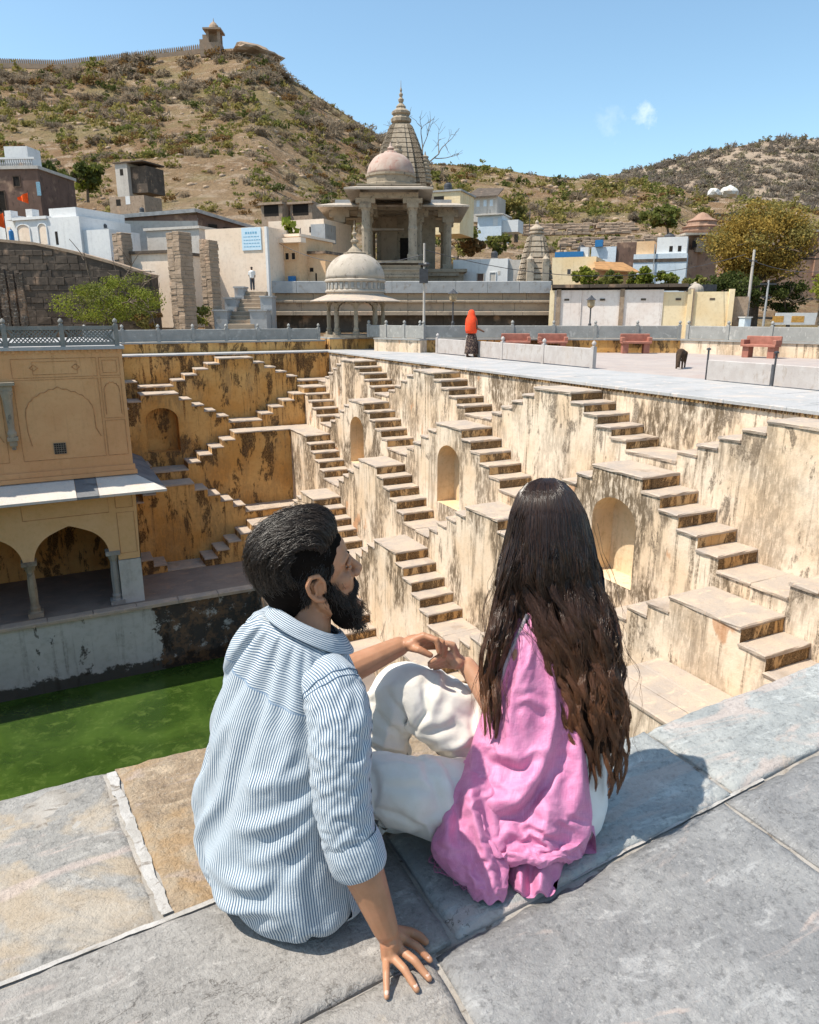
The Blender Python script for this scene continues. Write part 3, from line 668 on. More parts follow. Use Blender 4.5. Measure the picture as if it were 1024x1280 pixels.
# ------------------------------------------------------------------ hills
def PH(px, py, h):
    """point seen at that pixel at the horizontal distance h ahead of the camera"""
    r = ray(px, py); f = r[0]*math.sin(YAW)+r[1]*math.cos(YAW)
    return _eye+r*(h/f)
class Fr:
    """local frame of a building seen front-on: x right, y away, z up, metres; converts photograph pixels at its own distance"""
    def __init__(s, px, py, h): s.o = PH(px, py, h); s.h = h; s.px = px
    def loc(s, px, py, d=0.0):
        p = PH(px, py, s.h+d)-s.o; return (p[0]*math.cos(YAW)-p[1]*math.sin(YAW), p[0]*math.sin(YAW)+p[1]*math.cos(YAW), p[2])
    def x(s, px, py=350, d=0.0): return s.loc(px, py, d)[0]
    def z(s, py, d=0.0): return s.loc(s.px, py, d)[2]
    def thing(s, name, label, cat, group=None): return thing(name, label, cat, s.o, group, -YAW)
RIDGE = [(-500,125),(-250,100),(-60,84),(0,82),(75,84),(150,76),(230,67),(260,63),(300,61),(322,62),(336,66),(345,80),(365,97),(400,120),(440,146),(470,165),(500,187),(530,203),(570,206),(610,209),(660,215),(720,222),(780,222),(840,232),(900,245),(960,254),(1024,261),(1200,270),(1600,285)]
FH = [(44,-.03),(70,.03),(95,.20),(130,.40),(190,.62),(270,.82),(345,.965),(360,1.0)]
def ridge_y(px): return float(np.interp(px, *zip(*RIDGE)))
def hill_y(px, h): return 412+(ridge_y(px)-412)*float(np.interp(h, *zip(*FH)))
def hill_pt(px, h):
    p = PH(px, hill_y(px, h), h)
    q = Vector((p[0], p[1], 0))*.02
    a = (h-44)/316*7.0
    edge = min(1, max(0, (360-h)/60))*.8+.2
    p[2] += a*edge*(mnoise.fractal(q, 1.0, 2.0, 5))
    return p
def grid_mesh(name, rows, mat):
    nr, nc = len(rows), len(rows[0]); v = np.array(rows).reshape(-1, 3)
    i, j = np.meshgrid(np.arange(nr-1), np.arange(nc-1), indexing='ij'); a = (i*nc+j).ravel()
    return np_mesh(name, v, np.stack([a, a+1, a+nc+1, a+nc], 1), mat, smooth=False)
def hillmat(name, soil, soil2, rock, grass, sc=1.0):
    n = NT(name); p = n.mapv(n.pos(), (sc,)*3)
    c = n.mix(n.ramp(n.noise(p, .05, 6, .65), .4, .6), soil, soil2)
    c = n.mix(n.ramp(n.noise(n.mapv(p, (1, 1, 2.5)), .16, 8, .7), .52, .60), c, rock)
    c = n.mix(n.math('MULTIPLY', n.ramp(n.noise(p, .035, 6, .6), .47, .62), .55), c, grass)
    c = n.mix(n.math('MULTIPLY', n.ramp(n.noise(p, .9, 5, .8), .5, .7), .6), c, (.10,.075,.045))
    n.bump(n.math('ADD', n.noise(p, .25, 8, .7), n.math('MULTIPLY', n.noise(p, 1.4, 4, .7), .4)), 1.0, 2.5)
    return n.col(c, .95, .1)
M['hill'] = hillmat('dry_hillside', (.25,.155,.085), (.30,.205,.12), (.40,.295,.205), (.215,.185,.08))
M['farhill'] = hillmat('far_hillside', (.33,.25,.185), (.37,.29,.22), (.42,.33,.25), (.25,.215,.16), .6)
pxs = list(np.linspace(-520, 1620, 215)); hs_ = [44,52,60,70,80,90]+list(np.linspace(100, 360, 56))
rows = [[hill_pt(px, h) for px in pxs] for h in hs_]
for h, dy in ((400, 12), (480, 45)):
    rows.append([PH(px, ridge_y(px)+dy, h) for px in pxs])
for j in range(len(pxs)): rows[0][j][2] = min(rows[0][j][2], ZW-.5)
o = link('hill', grid_mesh('hill', rows, M['hill'])); tag(o, kind='structure')
FAR = [(200,270),(500,237),(600,230),(700,226),(760,222),(800,212),(850,199),(900,187),(950,177),(990,173),(1024,174),(1100,177),(1300,190),(1700,225)]
rows = []
for k, f in enumerate(np.linspace(0, 1, 30)):
    h = 560+f*340; r_ = []
    for px in np.linspace(200, 1700, 120):
        p = PH(px, 300+(float(np.interp(px, *zip(*FAR)))-300)*f**.9, h)
        p[2] += 9*(1-.7*f)*mnoise.fractal(Vector((p[0], p[1], 0))*.012, 1, 2, 5); r_.append(p)
    rows.append(r_)
rows.append([PH(px, float(np.interp(px, *zip(*FAR)))+30, 1100) for px in np.linspace(200, 1700, 120)])
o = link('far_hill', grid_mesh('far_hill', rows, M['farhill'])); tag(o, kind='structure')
# ------------------------------------------------------------------ scrub
def leafmat(name, a, b, tr=.25):
    n = NT(name); oi = n.n('ShaderNodeObjectInfo').outputs['Random']
    x = n.n('ShaderNodeNewGeometry'); rp = x.outputs['Random Per Island']
    c = n.mix(rp, a, b); c = n.mix(n.math('MULTIPLY', oi, .35), c, (b[0]*1.25, b[1]*1.05, b[2]*.9))
    n.col(c, .8, .15); tb = n.n('ShaderNodeBsdfTranslucent'); n.l(c, tb.inputs[0]); ms = n.n('ShaderNodeMixShader'); ms.inputs[0].default_value = .38
    n.l(n.b.outputs[0], ms.inputs[1]); n.l(tb.outputs[0], ms.inputs[2]); n.l(ms.outputs[0], n.out.inputs[0]); return n.m
LEAF = {'olive': leafmat('olive_scrub_leaf', (.17,.165,.045), (.28,.24,.085)), 'green': leafmat('green_leaf', (.11,.135,.03), (.20,.205,.06)),
        'twig': leafmat('bare_grey_twig', (.18,.145,.105), (.29,.24,.175)), 'dark': leafmat('dark_green_leaf', (.05,.07,.018), (.10,.115,.032)),
        'rust': leafmat('rusty_scrub_leaf', (.15,.085,.035), (.22,.14,.055)), 'fresh': leafmat('fresh_yellow_green_leaf', (.12,.16,.02), (.24,.26,.045)),
        'autumn': leafmat('autumn_ochre_leaf', (.21,.145,.03), (.37,.27,.07))}
M['bark'] = flat('grey_brown_bark', (.13,.10,.075), .95, .3, 6)
def leaves(n, size, shape, r=rng, twig=False):
    """n leaf triangles spread through shape(k) -> (k,3) points; returns verts, tris"""
    p = shape(n); d = r.normal(size=(n, 3)); d /= np.linalg.norm(d, axis=1)[:, None]
    e = np.cross(d, r.normal(size=(n, 3))); e /= np.linalg.norm(e, axis=1)[:, None]
    s = size*r.uniform(.5, 1.3, (n, 1)); wd = .14 if twig else .55
    v = np.stack([p-d*s*(1.0 if twig else .6), p+e*s*wd, p+d*s*(1.0 if twig else .6), p-e*s*wd], 1).reshape(-1, 3)
    f = np.arange(4*n).reshape(-1, 4)
    return v, f
def clump_shape(nc, rad, flat_=.7, r=rng, inner=.35):
    """points in a handful of overlapping clumps that sit on the ground"""
    cs = r.normal(size=(nc, 3))*np.array([.5, .5, .28])*rad; cs[:, 2] = np.abs(cs[:, 2])+.32*rad*flat_
    rs = rad*r.uniform(.28, .55, nc)
    def shp(n):
        i = r.integers(0, nc, n); d = r.normal(size=(n, 3)); d /= np.linalg.norm(d, axis=1)[:, None]
        q = cs[i]+d*(rs[i]*r.uniform(inner, 1.0, n)**.6)[:, None]*np.array([1, 1, flat_]); q[:, 2] = np.abs(q[:, 2]); return q
    return shp
def bush_mesh(kind, n=130, seed=0, twig=False):
    r = np.random.default_rng(seed)
    v, f = leaves(n, .155 if not twig else .30, clump_shape(7, 1.0, .75, r), r, twig)
    return v, f
BUSH = {}
for kind, cnt in (('olive', 3), ('green', 2), ('twig', 3), ('dark', 1), ('rust', 1)):
    BUSH[kind] = [bush_mesh(kind, 330, 10*len(kind)+i, kind == 'twig') for i in range(cnt)]
# scattered over the slope: the ones that show largest are things of their own, the rest one mass
cand = []
for i in range(8200):
    h = 100+250*rng.random()**.85; px = rng.uniform(-250, 1300)
    y = hill_y(px, h); q = Vector((px*.012, h*.02, 3)); dens = mnoise.noise(q*1.3)
    if dens < -.12 and rng.random() < .75: continue
    left = px < 520
    if not left and rng.random() < .42: continue
    if left: kind = rng.choice(['olive', 'twig', 'green', 'rust', 'dark'], p=[.42, .20, .20, .10, .08])
    else: kind = rng.choice(['olive', 'twig', 'green', 'rust', 'dark'], p=[.46, .10, .26, .08, .10])
    if left and h > 265 and kind in ('olive', 'green') and rng.random() < .65: kind = 'twig'
    size = rng.uniform(4.5, 10.5)*(.55 if rng.random() < .6 else 1.0)*(h/907)*1.15
    cand.append((size/h, px, h, kind, size))
for i in range(260):                                  # along the skyline
    px = rng.uniform(-200, 1250); h = 357.5
    if 235 < px < 345: continue
    s_ = rng.uniform(1.5, 4.5)*(h/907); cand.append((s_/h, px, h, rng.choice(['twig', 'olive', 'green'] if px < 520 else ['olive', 'green', 'twig']), s_))
cand.sort(key=lambda c: -c[0]); big = cand[:240]; rest = cand[240:]
KL = {'olive': 'olive thorn bush', 'green': 'leafy green bush', 'twig': 'bare grey twiggy bush', 'dark': 'dense dark green bush', 'rust': 'rusty brown dry bush'}
LM = [(-999, 'beyond the tall brown house'), (25, 'above the white shrine'), (85, 'above the round dark tree'), (135, 'above the ruined stone hut'), (190, 'above the long shed'), (235, 'below the watchtower'), (285, 'below the rock outcrop'), (340, 'above the tan house'), (400, 'left of the temple spire'), (500, 'behind the temple'), (560, 'above the white house'), (640, 'above the carved spire'), (700, 'above the rusty awning'), (775, 'above the blue house'), (845, 'above the red tower'), (900, 'above the autumn tree'), (980, 'at the right end')]
def where(px, h): return ('low down' if h < 150 else 'halfway up' if h < 235 else 'high up' if h < 330 else 'on the skyline')+' '+[n_ for x_, n_ in LM if px >= x_][-1]
ORDN = ['first', 'second', 'third', 'fourth', 'fifth', 'sixth', 'seventh', 'eighth', 'ninth', 'tenth', 'eleventh', 'twelfth', 'thirteenth', 'fourteenth']
lab_n = {}
for c in sorted(big, key=lambda c: c[1]): lab_n.setdefault((c[3], where(c[1], c[2])), []).append(c)
bm_cache = {}
for _, px, h, kind, size in big:
    i = int(rng.integers(0, len(BUSH[kind])))
    if (kind, i) not in bm_cache: v, f = BUSH[kind][i]; bm_cache[(kind, i)] = np_mesh('bush', v, f, LEAF[kind])
    o = link('bush', bm_cache[(kind, i)]); p = hill_pt(px, h); p[2] -= size*.12; o.location = p
    o.scale = (size, size, size*rng.uniform(.75, 1.15)); o.rotation_euler = (0, 0, rng.uniform(0, 6.3))
    w_ = where(px, h); same = lab_n[(kind, w_)]; j = [q for q, c in enumerate(same) if c[1] == px and c[2] == h][0]
    lb = KL[kind]+' '+w_
    if len(same) > 1: lb = (ORDN[min(j, 13)]+' '+lb+', counted from left')
    tag(o, lb, 'bush', 'bushes on the hillside')
def scatter(items, name, keep, ptf, sk=4, lf=1.8):
    vs = []; fs = []; ms = []; kinds = list(BUSH); b = 0
    for _, px, h, kind, size in items:
        v, f = BUSH[kind][int(rng.integers(0, len(BUSH[kind])))]
        st = int(rng.integers(0, 3)); fk = f[st::sk] if keep < 1 else f
        vv = v[fk.ravel()].copy(); k = len(fk)
        if keep < 1: # fewer, larger leaves
            q = vv.reshape(-1, 4, 3); c = q.mean(1, keepdims=True); vv = ((q-c)*lf+c).reshape(-1, 3)
        a = rng.uniform(0, 6.3); ca, sa = math.cos(a), math.sin(a); p = ptf(px, h)
        vv = vv @ np.array([[ca, sa, 0], [-sa, ca, 0], [0, 0, 1]])*size; vv += p; vv[:, 2] -= size*.12
        vs.append(vv); fs.append(np.arange(4*k).reshape(-1, 4)+b); b += 4*k; ms.append(np.full(k, kinds.index(kind)))
    me = np_mesh(name, np.concatenate(vs), np.concatenate(fs), [LEAF[k] for k in kinds], mi=np.concatenate(ms))
    return tag(link(name, me), kind='stuff')
scatter(rest, 'scrub', .3, hill_pt)
def far_pt(px, f):
    h = 560+f*340; return PH(px, 300+(float(np.interp(px, *zip(*FAR)))-300)*f**.9, h)
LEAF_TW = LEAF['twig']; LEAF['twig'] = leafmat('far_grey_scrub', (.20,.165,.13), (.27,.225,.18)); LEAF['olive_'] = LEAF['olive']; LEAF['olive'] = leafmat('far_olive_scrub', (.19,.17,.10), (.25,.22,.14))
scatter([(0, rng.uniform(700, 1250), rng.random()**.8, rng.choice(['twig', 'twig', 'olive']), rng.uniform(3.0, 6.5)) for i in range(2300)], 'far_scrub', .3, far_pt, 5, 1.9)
LEAF['twig'] = LEAF_TW; LEAF['olive'] = LEAF['olive_']
# loose rocks on the slope
M['rock'] = stone('hill_rock', (.40,.29,.20), (.34,.24,.165), (.46,.36,.27), sc=.3, rough=.95)
def rock_mesh(seed, sub=2, amp=.35):
    bm = bmesh.new(); bmesh.ops.create_icosphere(bm, subdivisions=sub, radius=1)
    for v in bm.verts:
        k = 1+amp*mnoise.fractal(v.co*1.3+Vector((seed*3.1, 0, 0)), 1, 2, 3); v.co *= k; v.co.z *= .65
    me = D.meshes.new('rock'); bm.to_mesh(me); bm.free(); return me
rk = [rock_mesh(i, 1) for i in range(4)]
vs = []; fs = []; b = 0
for i in range(650):
    px = rng.uniform(-100, 1150); h = 98+255*rng.random(); me = rk[i % 4]; p = hill_pt(px, h); s_ = rng.uniform(.25, 1.0)*(.4+h/320)
    v = np.array([x.co for x in me.vertices])*s_*np.array([1.2, 1.2, 1.2]); a = rng.uniform(0, 6.3); v = v @ np.array([[math.cos(a), math.sin(a), 0], [-math.sin(a), math.cos(a), 0], [0, 0, 1]])+p
    f = np.array([list(q.vertices) for q in me.polygons])+b; vs.append(v); fs.append(f); b += len(v)
tag(link('rubble', np_mesh('rubble', np.concatenate(vs), np.concatenate(fs), M['rock'])), kind='stuff')
M['fort'] = stone('fort_stone', (.30,.215,.15), (.34,.25,.18), (.24,.17,.12), sc=.8)
# rock outcrop at the summit, pale boulders on the right slope
bo = rock_mesh(11, 3, .5); bo.materials.append(M['fort']); bo.name = 'outcrop'
p = PH(318, 70, 352); o = link('rock_outcrop', bo, None, p); o.scale = (11, 9, 4.6); tag(o, 'dark rock outcrop on the hill summit beside the watchtower', 'rock')
M['whiterock'] = stone('white_rock', (.60,.58,.55), (.66,.64,.60), (.50,.47,.44), sc=.5)
for px, py, s_, lab in ((912, 240, 3.2, 'large pale boulder on the slope under the far grey hill'), (893, 241, 2.5, 'smaller pale boulder beside the large one on the right slope')):
    me = rock_mesh(px, 2); me.materials.append(M['whiterock']); o = link('boulder', me, None, PH(px, py, 300)); o.scale = (s_*1.2, s_, s_*1.1); tag(o, lab, 'boulder')
# fort wall along the ridge and the domed watchtower
t = thing('fort_wall', 'crenellated stone fort wall along the hill ridge up to the watchtower', 'wall', PH(160, 78, 354))
wl = [(px, ridge_y(px)) for px in np.linspace(-60, 252, 60)]
mb = MB(); mer = []
for i in range(len(wl)-1):
    a, b2 = PH(*wl[i], 354), PH(*wl[i+1], 354)
    for q in (a, b2): q[2] -= .8
    hgt = 1.9; n2 = np.array([math.sin(YAW), math.cos(YAW), 0])*1.2
    mb.add([a, b2, b2+[0,0,hgt], a+[0,0,hgt], a+n2, b2+n2, b2+n2+[0,0,hgt], a+n2+[0,0,hgt]], [(0,1,2,3),(5,4,7,6),(3,2,6,7)])
    for f in (.0, .5):
        q = a+(b2-a)*f+np.array([0,0,hgt]); dx = (b2-a)*.30
        m2 = MB(); m2.add([q, q+dx, q+dx+[0,0,1.3], q+dx*.5+[0,0,1.9], q+[0,0,1.3], q+n2*.5, q+dx+n2*.5, q+dx+n2*.5+[0,0,1.3], q+dx*.5+n2*.5+[0,0,1.9], q+n2*.5+[0,0,1.3]], [(0,1,2,3,4),(9,8,7,6,5),(0,4,9,5),(1,6,7,2),(2,7,8,3),(3,8,9,4)])
        mer.append(m2)
mb.build('wall_body', M['fort'], t, t.location)
for m2 in mer: m2.build('merlon', M['fort'], t, t.location)
L = Fr(269, 66, 350); k = 350/907/1.12
t = L.thing('watchtower', 'small domed stone watchtower on the hill summit', 'tower')
z0 = -2; mb = MB(); mb.box(-8*k, 9*k, -3, 3, z0, 9*k); mb.box(-17*k, -8*k, -2, 2, z0, 13*k).box(-13*k, -8*k, -2, 2, 13*k, 18*k); mb.build('base', M['fort'], t)
mb = MB()
for sx in (-6.5, 7): 
    for sy in (-2, 2): mb = MB(); mb.box((sx-1.5)*k, (sx+1.5)*k, sy-.5, sy+.5, 9*k, 22*k); mb.build('pillar', M['fort'], t)
MB().box(-7*k, 7.5*k, .5, 1.0, 9*k, 22*k).build('back_wall', M['fort'], t)
MB().box(-11*k, 11*k, -4, 4, 22*k, 24*k).build('eave', M['fort'], t)
MB().lathe([(6*k,0),(6.6*k,2*k),(5.6*k,5*k),(3*k,8*k),(1*k,9.5*k),(.5*k,11*k),(.2*k,13.5*k)], cx=.3*k, z=24*k, n=12).build('dome', M['fort'], t)
# ------------------------------------------------------------------ the town between the walkway and the hills
M['white'] = plaster('white_limewash', (.70,.69,.67), (.63,.63,.63), streak=.2, blotch=(.70,.74), blotch_amt=.35, drip=.0, sc=.5, stain=(.42,.42,.42))
M['beige'] = plaster('beige_render', (.76,.60,.46), (.80,.66,.53), streak=.2, blotch=(.70,.74), blotch_amt=.35, drip=0, sc=.5, stain=(.42,.32,.23))
M['tan'] = plaster('tan_orange_render', (.68,.43,.24), (.72,.50,.31), streak=.25, blotch=(.68,.72), blotch_amt=.4, drip=0, sc=.5, stain=(.34,.2,.1))
M['yellow'] = plaster('pale_yellow_render', (.76,.58,.34), (.80,.66,.44), streak=.3, blotch=(.68,.72), blotch_amt=.35, drip=0, sc=.5, stain=(.45,.32,.17))
M['pink'] = plaster('pinkish_white_render', (.76,.66,.60), (.80,.73,.68), streak=.4, blotch=(.64,.69), blotch_amt=.35, drip=0, sc=.5, stain=(.45,.33,.26))
M['greywall'] = plaster('grey_cement_wall', (.46,.42,.38), (.53,.49,.44), streak=.35, blotch=(.64,.69), blotch_amt=.5, drip=0, sc=.5, stain=(.22,.19,.16))
M['blue'] = plaster('pale_blue_render', (.52,.60,.67), (.60,.66,.71), streak=.2, blotch=(.68,.74), blotch_amt=.4, drip=0, sc=.5, stain=(.3,.32,.34))
M['darkwall'] = stone('dark_ruined_masonry', (.075,.058,.046), (.11,.085,.066), (.15,.115,.09), sc=.9, rough=.95)
M['brownwall'] = stone('brown_red_masonry', (.13,.08,.06), (.17,.105,.08), (.10,.065,.05), sc=.7, rough=.95)
M['rubble'] = stone('rubble_masonry', (.30,.22,.155), (.36,.27,.20), (.20,.145,.105), sc=1.6, rough=.95, bump=.6)
M['platform'] = stone('old_platform_masonry', (.34,.265,.195), (.40,.31,.225), (.26,.20,.15), sc=.7, rough=.9)
M['greystone'] = stone('blue_grey_cut_stone', (.33,.335,.34), (.39,.39,.39), (.30,.28,.26), sc=1.0)
M['tin'] = flat('grey_roof_sheet', (.33,.32,.31), .6, .2, 3)
M['orange'] = flat('orange_cloth', (.75,.10,.012), .8, .1)
M['bluepl'] = flat('blue_plastic', (.03,.16,.36), .4, .1)
M['awn'] = flat('blue_awning', (.20,.34,.42), .7, .15)
M['wood'] = flat('old_dark_timber', (.10,.065,.045), .8, .3)
M['rustroof'] = flat('rusty_roof_sheet', (.36,.19,.075), .8, .25, 2)
def wbox(par, name, x0, x1, y0, y1, z0, z1, m): return MB().box(x0, x1, y0, y1, z0, z1).build(name, M[m] if isinstance(m, str) else m, par)
def opening(par, L, px0, px1, py0, py1, name='window', m='dark', frame=None, d=0.0, ymid=None):
    """flat panel for an opening, dark inside put into its colour, with a frame proud of the wall"""
    x0, x1, z0, z1 = L.x(px0, py1, d), L.x(px1, py1, d), L.z(py1, d), L.z(py0, d)
    o = MB().box(x0, x1, d-.012, d+.02, z0, z1).build(name, M[m], par)
    if frame:
        t_ = .07; mb = MB()
        mb.box(x0-t_, x0, d-.06, d+.01, z0-t_, z1+t_).box(x1, x1+t_, d-.06, d+.01, z0-t_, z1+t_).box(x0, x1, d-.06, d+.01, z1, z1+t_).box(x0, x1, d-.06, d+.01, z0-t_, z0)
        mb.build('frame', M[frame], o)
    return o
def block(label, cat, name, px0, px1, py0, py1, h, depth, m, group=None, roof=None, roof_t=.18, over=.15, pyl=None):
    """house front px0..px1, top py0, foot py1, at distance h"""
    L = Fr(px0, py1, h); t = L.thing(name, label, cat, group); t.rotation_euler = (0, 0, -YAW-.38); w_ = 1.03* L.x(px1, (py0+py1)/2); hh = L.z(py0)
    wbox(t, 'wall', 0, w_, 0, depth, -1.5, hh, m)
    if roof: wbox(t, 'roof', -over, w_+over, -over, depth+over, hh+.002, hh+roof_t, roof)
    return t, L, w_, hh
# ---- left: terraces and ruins
L = Fr(0, 415, 47); t = L.thing('retaining_wall', 'long dark ruined retaining wall behind the leafy bush at the left', 'wall')
mb = MB(); X0, X1 = L.x(-160), L.x(188)
top = [(L.x(px, 330), L.z(py)) for px, py in ((-160, 296), (0, 302), (45, 306), (90, 316), (140, 330), (188, 346))]
for (xa, za), (xb, zb) in zip(top[:-1], top[1:]): mb.add([(xa,0,-1),(xb,0,-1),(xb,0,zb),(xa,0,za),(xa,1.2,-1),(xb,1.2,-1),(xb,1.2,zb),(xa,1.2,za)], [(0,1,2,3),(3,2,6,7),(1,5,6,2),(5,4,7,6)])
mb.build('masonry', M['darkwall'], t)
zi = -.3; row_ = 0
while zi < L.z(300):
    hh_ = random.uniform(.32, .46); xi = L.x(-30)+random.uniform(0, .5)
    while xi < X1-.2:
        wd_ = random.uniform(.45, .95); zt_ = float(np.interp(xi+wd_/2, [q[0] for q in top], [q[1] for q in top]))
        if zi+hh_ < zt_-.05: MB().cbox(xi+.015, min(xi+wd_, X1)-.015, -random.uniform(.02, .09), .1, zi+.015, zi+hh_-.01, .02, j=.02).build('stone', M['darkwall'], t)
        xi += wd_
    zi += hh_; row_ += 1
for (xa, za), (xb, zb) in zip(top[:-1], top[1:]): MB().add([(xa,-.08,za),(xb,-.08,zb),(xb,1.3,zb),(xa,1.3,za),(xa,-.08,za+.16),(xb,-.08,zb+.16),(xb,1.3,zb+.16),(xa,1.3,za+.16)], [(0,1,5,4),(4,5,6,7),(1,2,6,5),(0,4,7,3)]).build('coping', M['rubble'], t)
def pillar(px0, px1, py0, py1, h, label, m='rubble', yaw=-.5):
    """ruined brick pillar with visible courses"""
    L = Fr((px0+px1)/2, py1, h); t = L.thing('ruined_pillar', label, 'pillar', 'ruined brick pillars at the left'); t.rotation_euler = (0, 0, -YAW+yaw)
    w_ = abs(L.x(px1)-L.x(px0))/(math.cos(yaw)+abs(math.sin(yaw))); H = L.z(py0); z = -.6; i = 0
    while z < H-.05:
        c = random.uniform(.16, .26); j = random.uniform(-.035, .035)
        for s in range(2):
            a = -w_/2+s*w_/2+j*.4; MB().cbox(a+.008, a+w_/2-.008, -w_/2+random.uniform(-.03,.03), w_/2+random.uniform(-.03,.03), z+.012, min(z+c, H+random.uniform(-.1,.05)), .025, j=.02).build('stone', M[m], t)
        z += c; i += 1
    wbox(t, 'mortar_core', -w_/2+.04, w_/2-.04, -w_/2+.04, w_/2-.04, -.6, H-.2, 'greywall')
pillar(218, 247, 289, 412, 45, 'tall ruined brick pillar, taller of the pair beside the beige house')
pillar(257, 279, 300, 412, 47, 'ruined brick pillar, shorter of the pair beside the beige house')
pillar(146, 168, 291, 345, 50, 'short brick pillar standing on the end of the dark retaining wall')
for i, (a, b) in enumerate(((-6, 5), (8, 17), (19, 27), (29, 38))):
    pillar(a, b, 334+i*1.5, 412, 44, 'dark ruined brick pier, %s from the picture edge in the row by the bush' % ORD[i], 'darkwall', .2)
# white shrine with arches
t, L, w_, hh = block('whitewashed shrine with blind arches and an orange flag on its roof', 'shrine', 'white_shrine', 25, 122, 275, 320, 56, 5, 'white')
hw = L.z(298)
for i, px in enumerate((41, 72)):
    c = L.x(px); r = .62 if i == 0 else .42; mb = MB(); A = arch_pts(r, L.z(287), L.z(281), 12)
    mb.add([(c-r,-.012,L.z(307))]+[(c+s,-.012,z) for s, z in A]+[(c+r,-.012,L.z(307))], [tuple(range(15))]); mb.build('blind_arch', M['beige'], t)
    mb = MB(); mb.tube([(c-r,-.02,L.z(307))]+[(c+s,-.02,z) for s, z in A]+[(c+r,-.02,L.z(307))], .06, 5); mb.build('arch_moulding', M['white'], t)
wbox(t, 'cornice', -.15, L.x(82), -.15, .3, L.z(276), L.z(272.5), 'white')
for px in (20, 55): wbox(t, 'parapet_post', L.x(px)-.3, L.x(px)+.3, -.1, .5, L.z(275), L.z(263), 'white')
wbox(t, 'side_block', L.x(80), L.x(122), .3, 5, L.z(276), L.z(263), 'white'); opening(t, L, 86, 90, 292, 308, 'doorway', 'dark')
wbox(t, 'wing', L.x(-60), L.x(22), .5, 5, -1, L.z(268), 'white'); opening(t, L, 2, 8, 283, 305, 'doorway', 'beige', d=.5)
t, L, w_, hh = block('low white block with parapet between the shrine and the long shed', 'building', 'white_outbuilding', 108, 146, 288, 330, 54, 3, 'white', roof=None)
wbox(t, 'post', L.x(109), L.x(110), -.1, 0, 0, L.z(283), 'iron')
def flag(px, py0, py1, pyb, h, label):
    L = Fr(px, pyb, h); t = L.thing('flag', label, 'flag', 'orange temple flags'); H = L.z(py0)
    MB().tube([(0,0,0),(0,0,H+.15)], .03, 5).build('pole', M['wood'], t)
    n = 8; vs = []; hb = L.z(py1)
    for i in range(n+1):
        x = -i/n*(H-hb)*.95; q = .10*math.sin(i*1.3)
        vs += [(x, q, H-(H-hb)*.45*(i/n)), (x, q, hb+(H-hb)*.35*(i/n))]
    MB().add(vs, [(2*i, 2*i+1, 2*i+3, 2*i+2) for i in range(n)]).build('cloth', M['orange'], t)
flag(38, 240, 255, 266, 56, 'triangular orange flag flying from the white shrine roof')
flag(9, 265, 286, 300, 53, 'drooping orange flag beside the blue water tank')
L = Fr(16, 306, 52); t = L.thing('water_tank', 'blue plastic water tank beside the white shrine', 'tank'); r = L.x(25)
MB().lathe([(r*.95,0),(r,.1),(r*.97,.3),(r,.35),(r*.97,.6),(r,.65),(r*.9,L.z(289)),(r*.3,L.z(287)),(.05,L.z(286.5))], n=18).build('tank_body', M['bluepl'], t); MB().lathe([(r*.32,0),(r*.32,.07),(.02,.08)], z=L.z(287.5), n=12).build('lid', M['iron'], t)
t, L, w_, hh = block('small brown hut with blue door under the white shrine', 'hut', 'brown_hut', -20, 22, 309, 336, 49, 3, 'brownwall', roof='tin'); opening(t, L, 14, 21, 316, 334, 'door', 'blue'); opening(t, L, 3, 11, 316, 334, 'doorway', 'dark')
# brown house top left with balustrade
t, L, w_, hh = block('tall brown house with pale roof balustrade at the upper left', 'house', 'brown_house', -60, 52, 213, 275, 68, 6, 'brownwall', roof='greywall', roof_t=.25); t.rotation_euler = (0, 0, -YAW-.08)
mb = MB()
for i in range(26):
    x = w_*(.35)+i*(w_*.62/26); b_ = MB(); b_.lathe([(.07,0),(.10,.2),(.05,.4),(.08,.55)], x, .1, hh+.25, 6); b_.build('baluster', M['greystone'], t)
wbox(t, 'handrail', w_*.33, w_*.98, 0, .25, hh+.8, hh+.95, 'white'); wbox(t, 'roof_room', w_*.60, w_*.85, 1, 3, hh+.2, hh+2.0, 'white')
opening(t, L, 22, 30, 222, 234, 'window', 'dark', 'wood'); opening(t, L, 2, 12, 240, 265, 'doorway', 'dark', 'wood'); opening(t, L, 52, 57, 229, 246, 'shutter', 'awn')
mb = MB(); xa, xb = L.x(-20), L.x(17); mb.add([(xa,-.1,L.z(236)),(xb-.8,-.1,L.z(240)),(xb,-1.8,L.z(251)),(xa,-1.8,L.z(249))], [(0,1,2,3)]); mb.extrude([(xa,-1.8,L.z(249)),(xb,-1.8,L.z(251)),(xb,-1.8,L.z(251)-.12),(xa,-1.8,L.z(249)-.12)], (0,.05,0)); mb.build('awning', M['awn'], t)
# long shed with slanting roof
L = Fr(145, 330, 62); t = L.thing('long_shed', 'long grey shed with slanting sheet roof under the hill', 'shed'); x1, xr = L.x(252), L.x(333); zl = L.z(264)
wbox(t, 'front_wall', 0, x1, 0, .3, -1, L.z(272), 'greywall'); wbox(t, 'red_band', 0, x1, -.01, .29, L.z(276), L.z(269), 'brownwall')
mb = MB(); mb.add([(-.3,-.3,L.z(270)),(x1,-.3,L.z(261)),(xr,6,L.z(281)),(xr*.35,9,L.z(262))], [(0,1,2,3)]); mb.extrude([(-.3,-.3,L.z(270)),(x1,-.3,L.z(261)),(x1,-.3,L.z(261)-.28),(-.3,-.3,L.z(270)-.28)], (0,.05,0)); mb.extrude([(x1,-.3,L.z(261)),(xr,6,L.z(281)),(xr,6,L.z(281)-.25),(x1,-.3,L.z(261)-.25)], (-.05,0,0)); mb.build('roof', M['tin'], t)
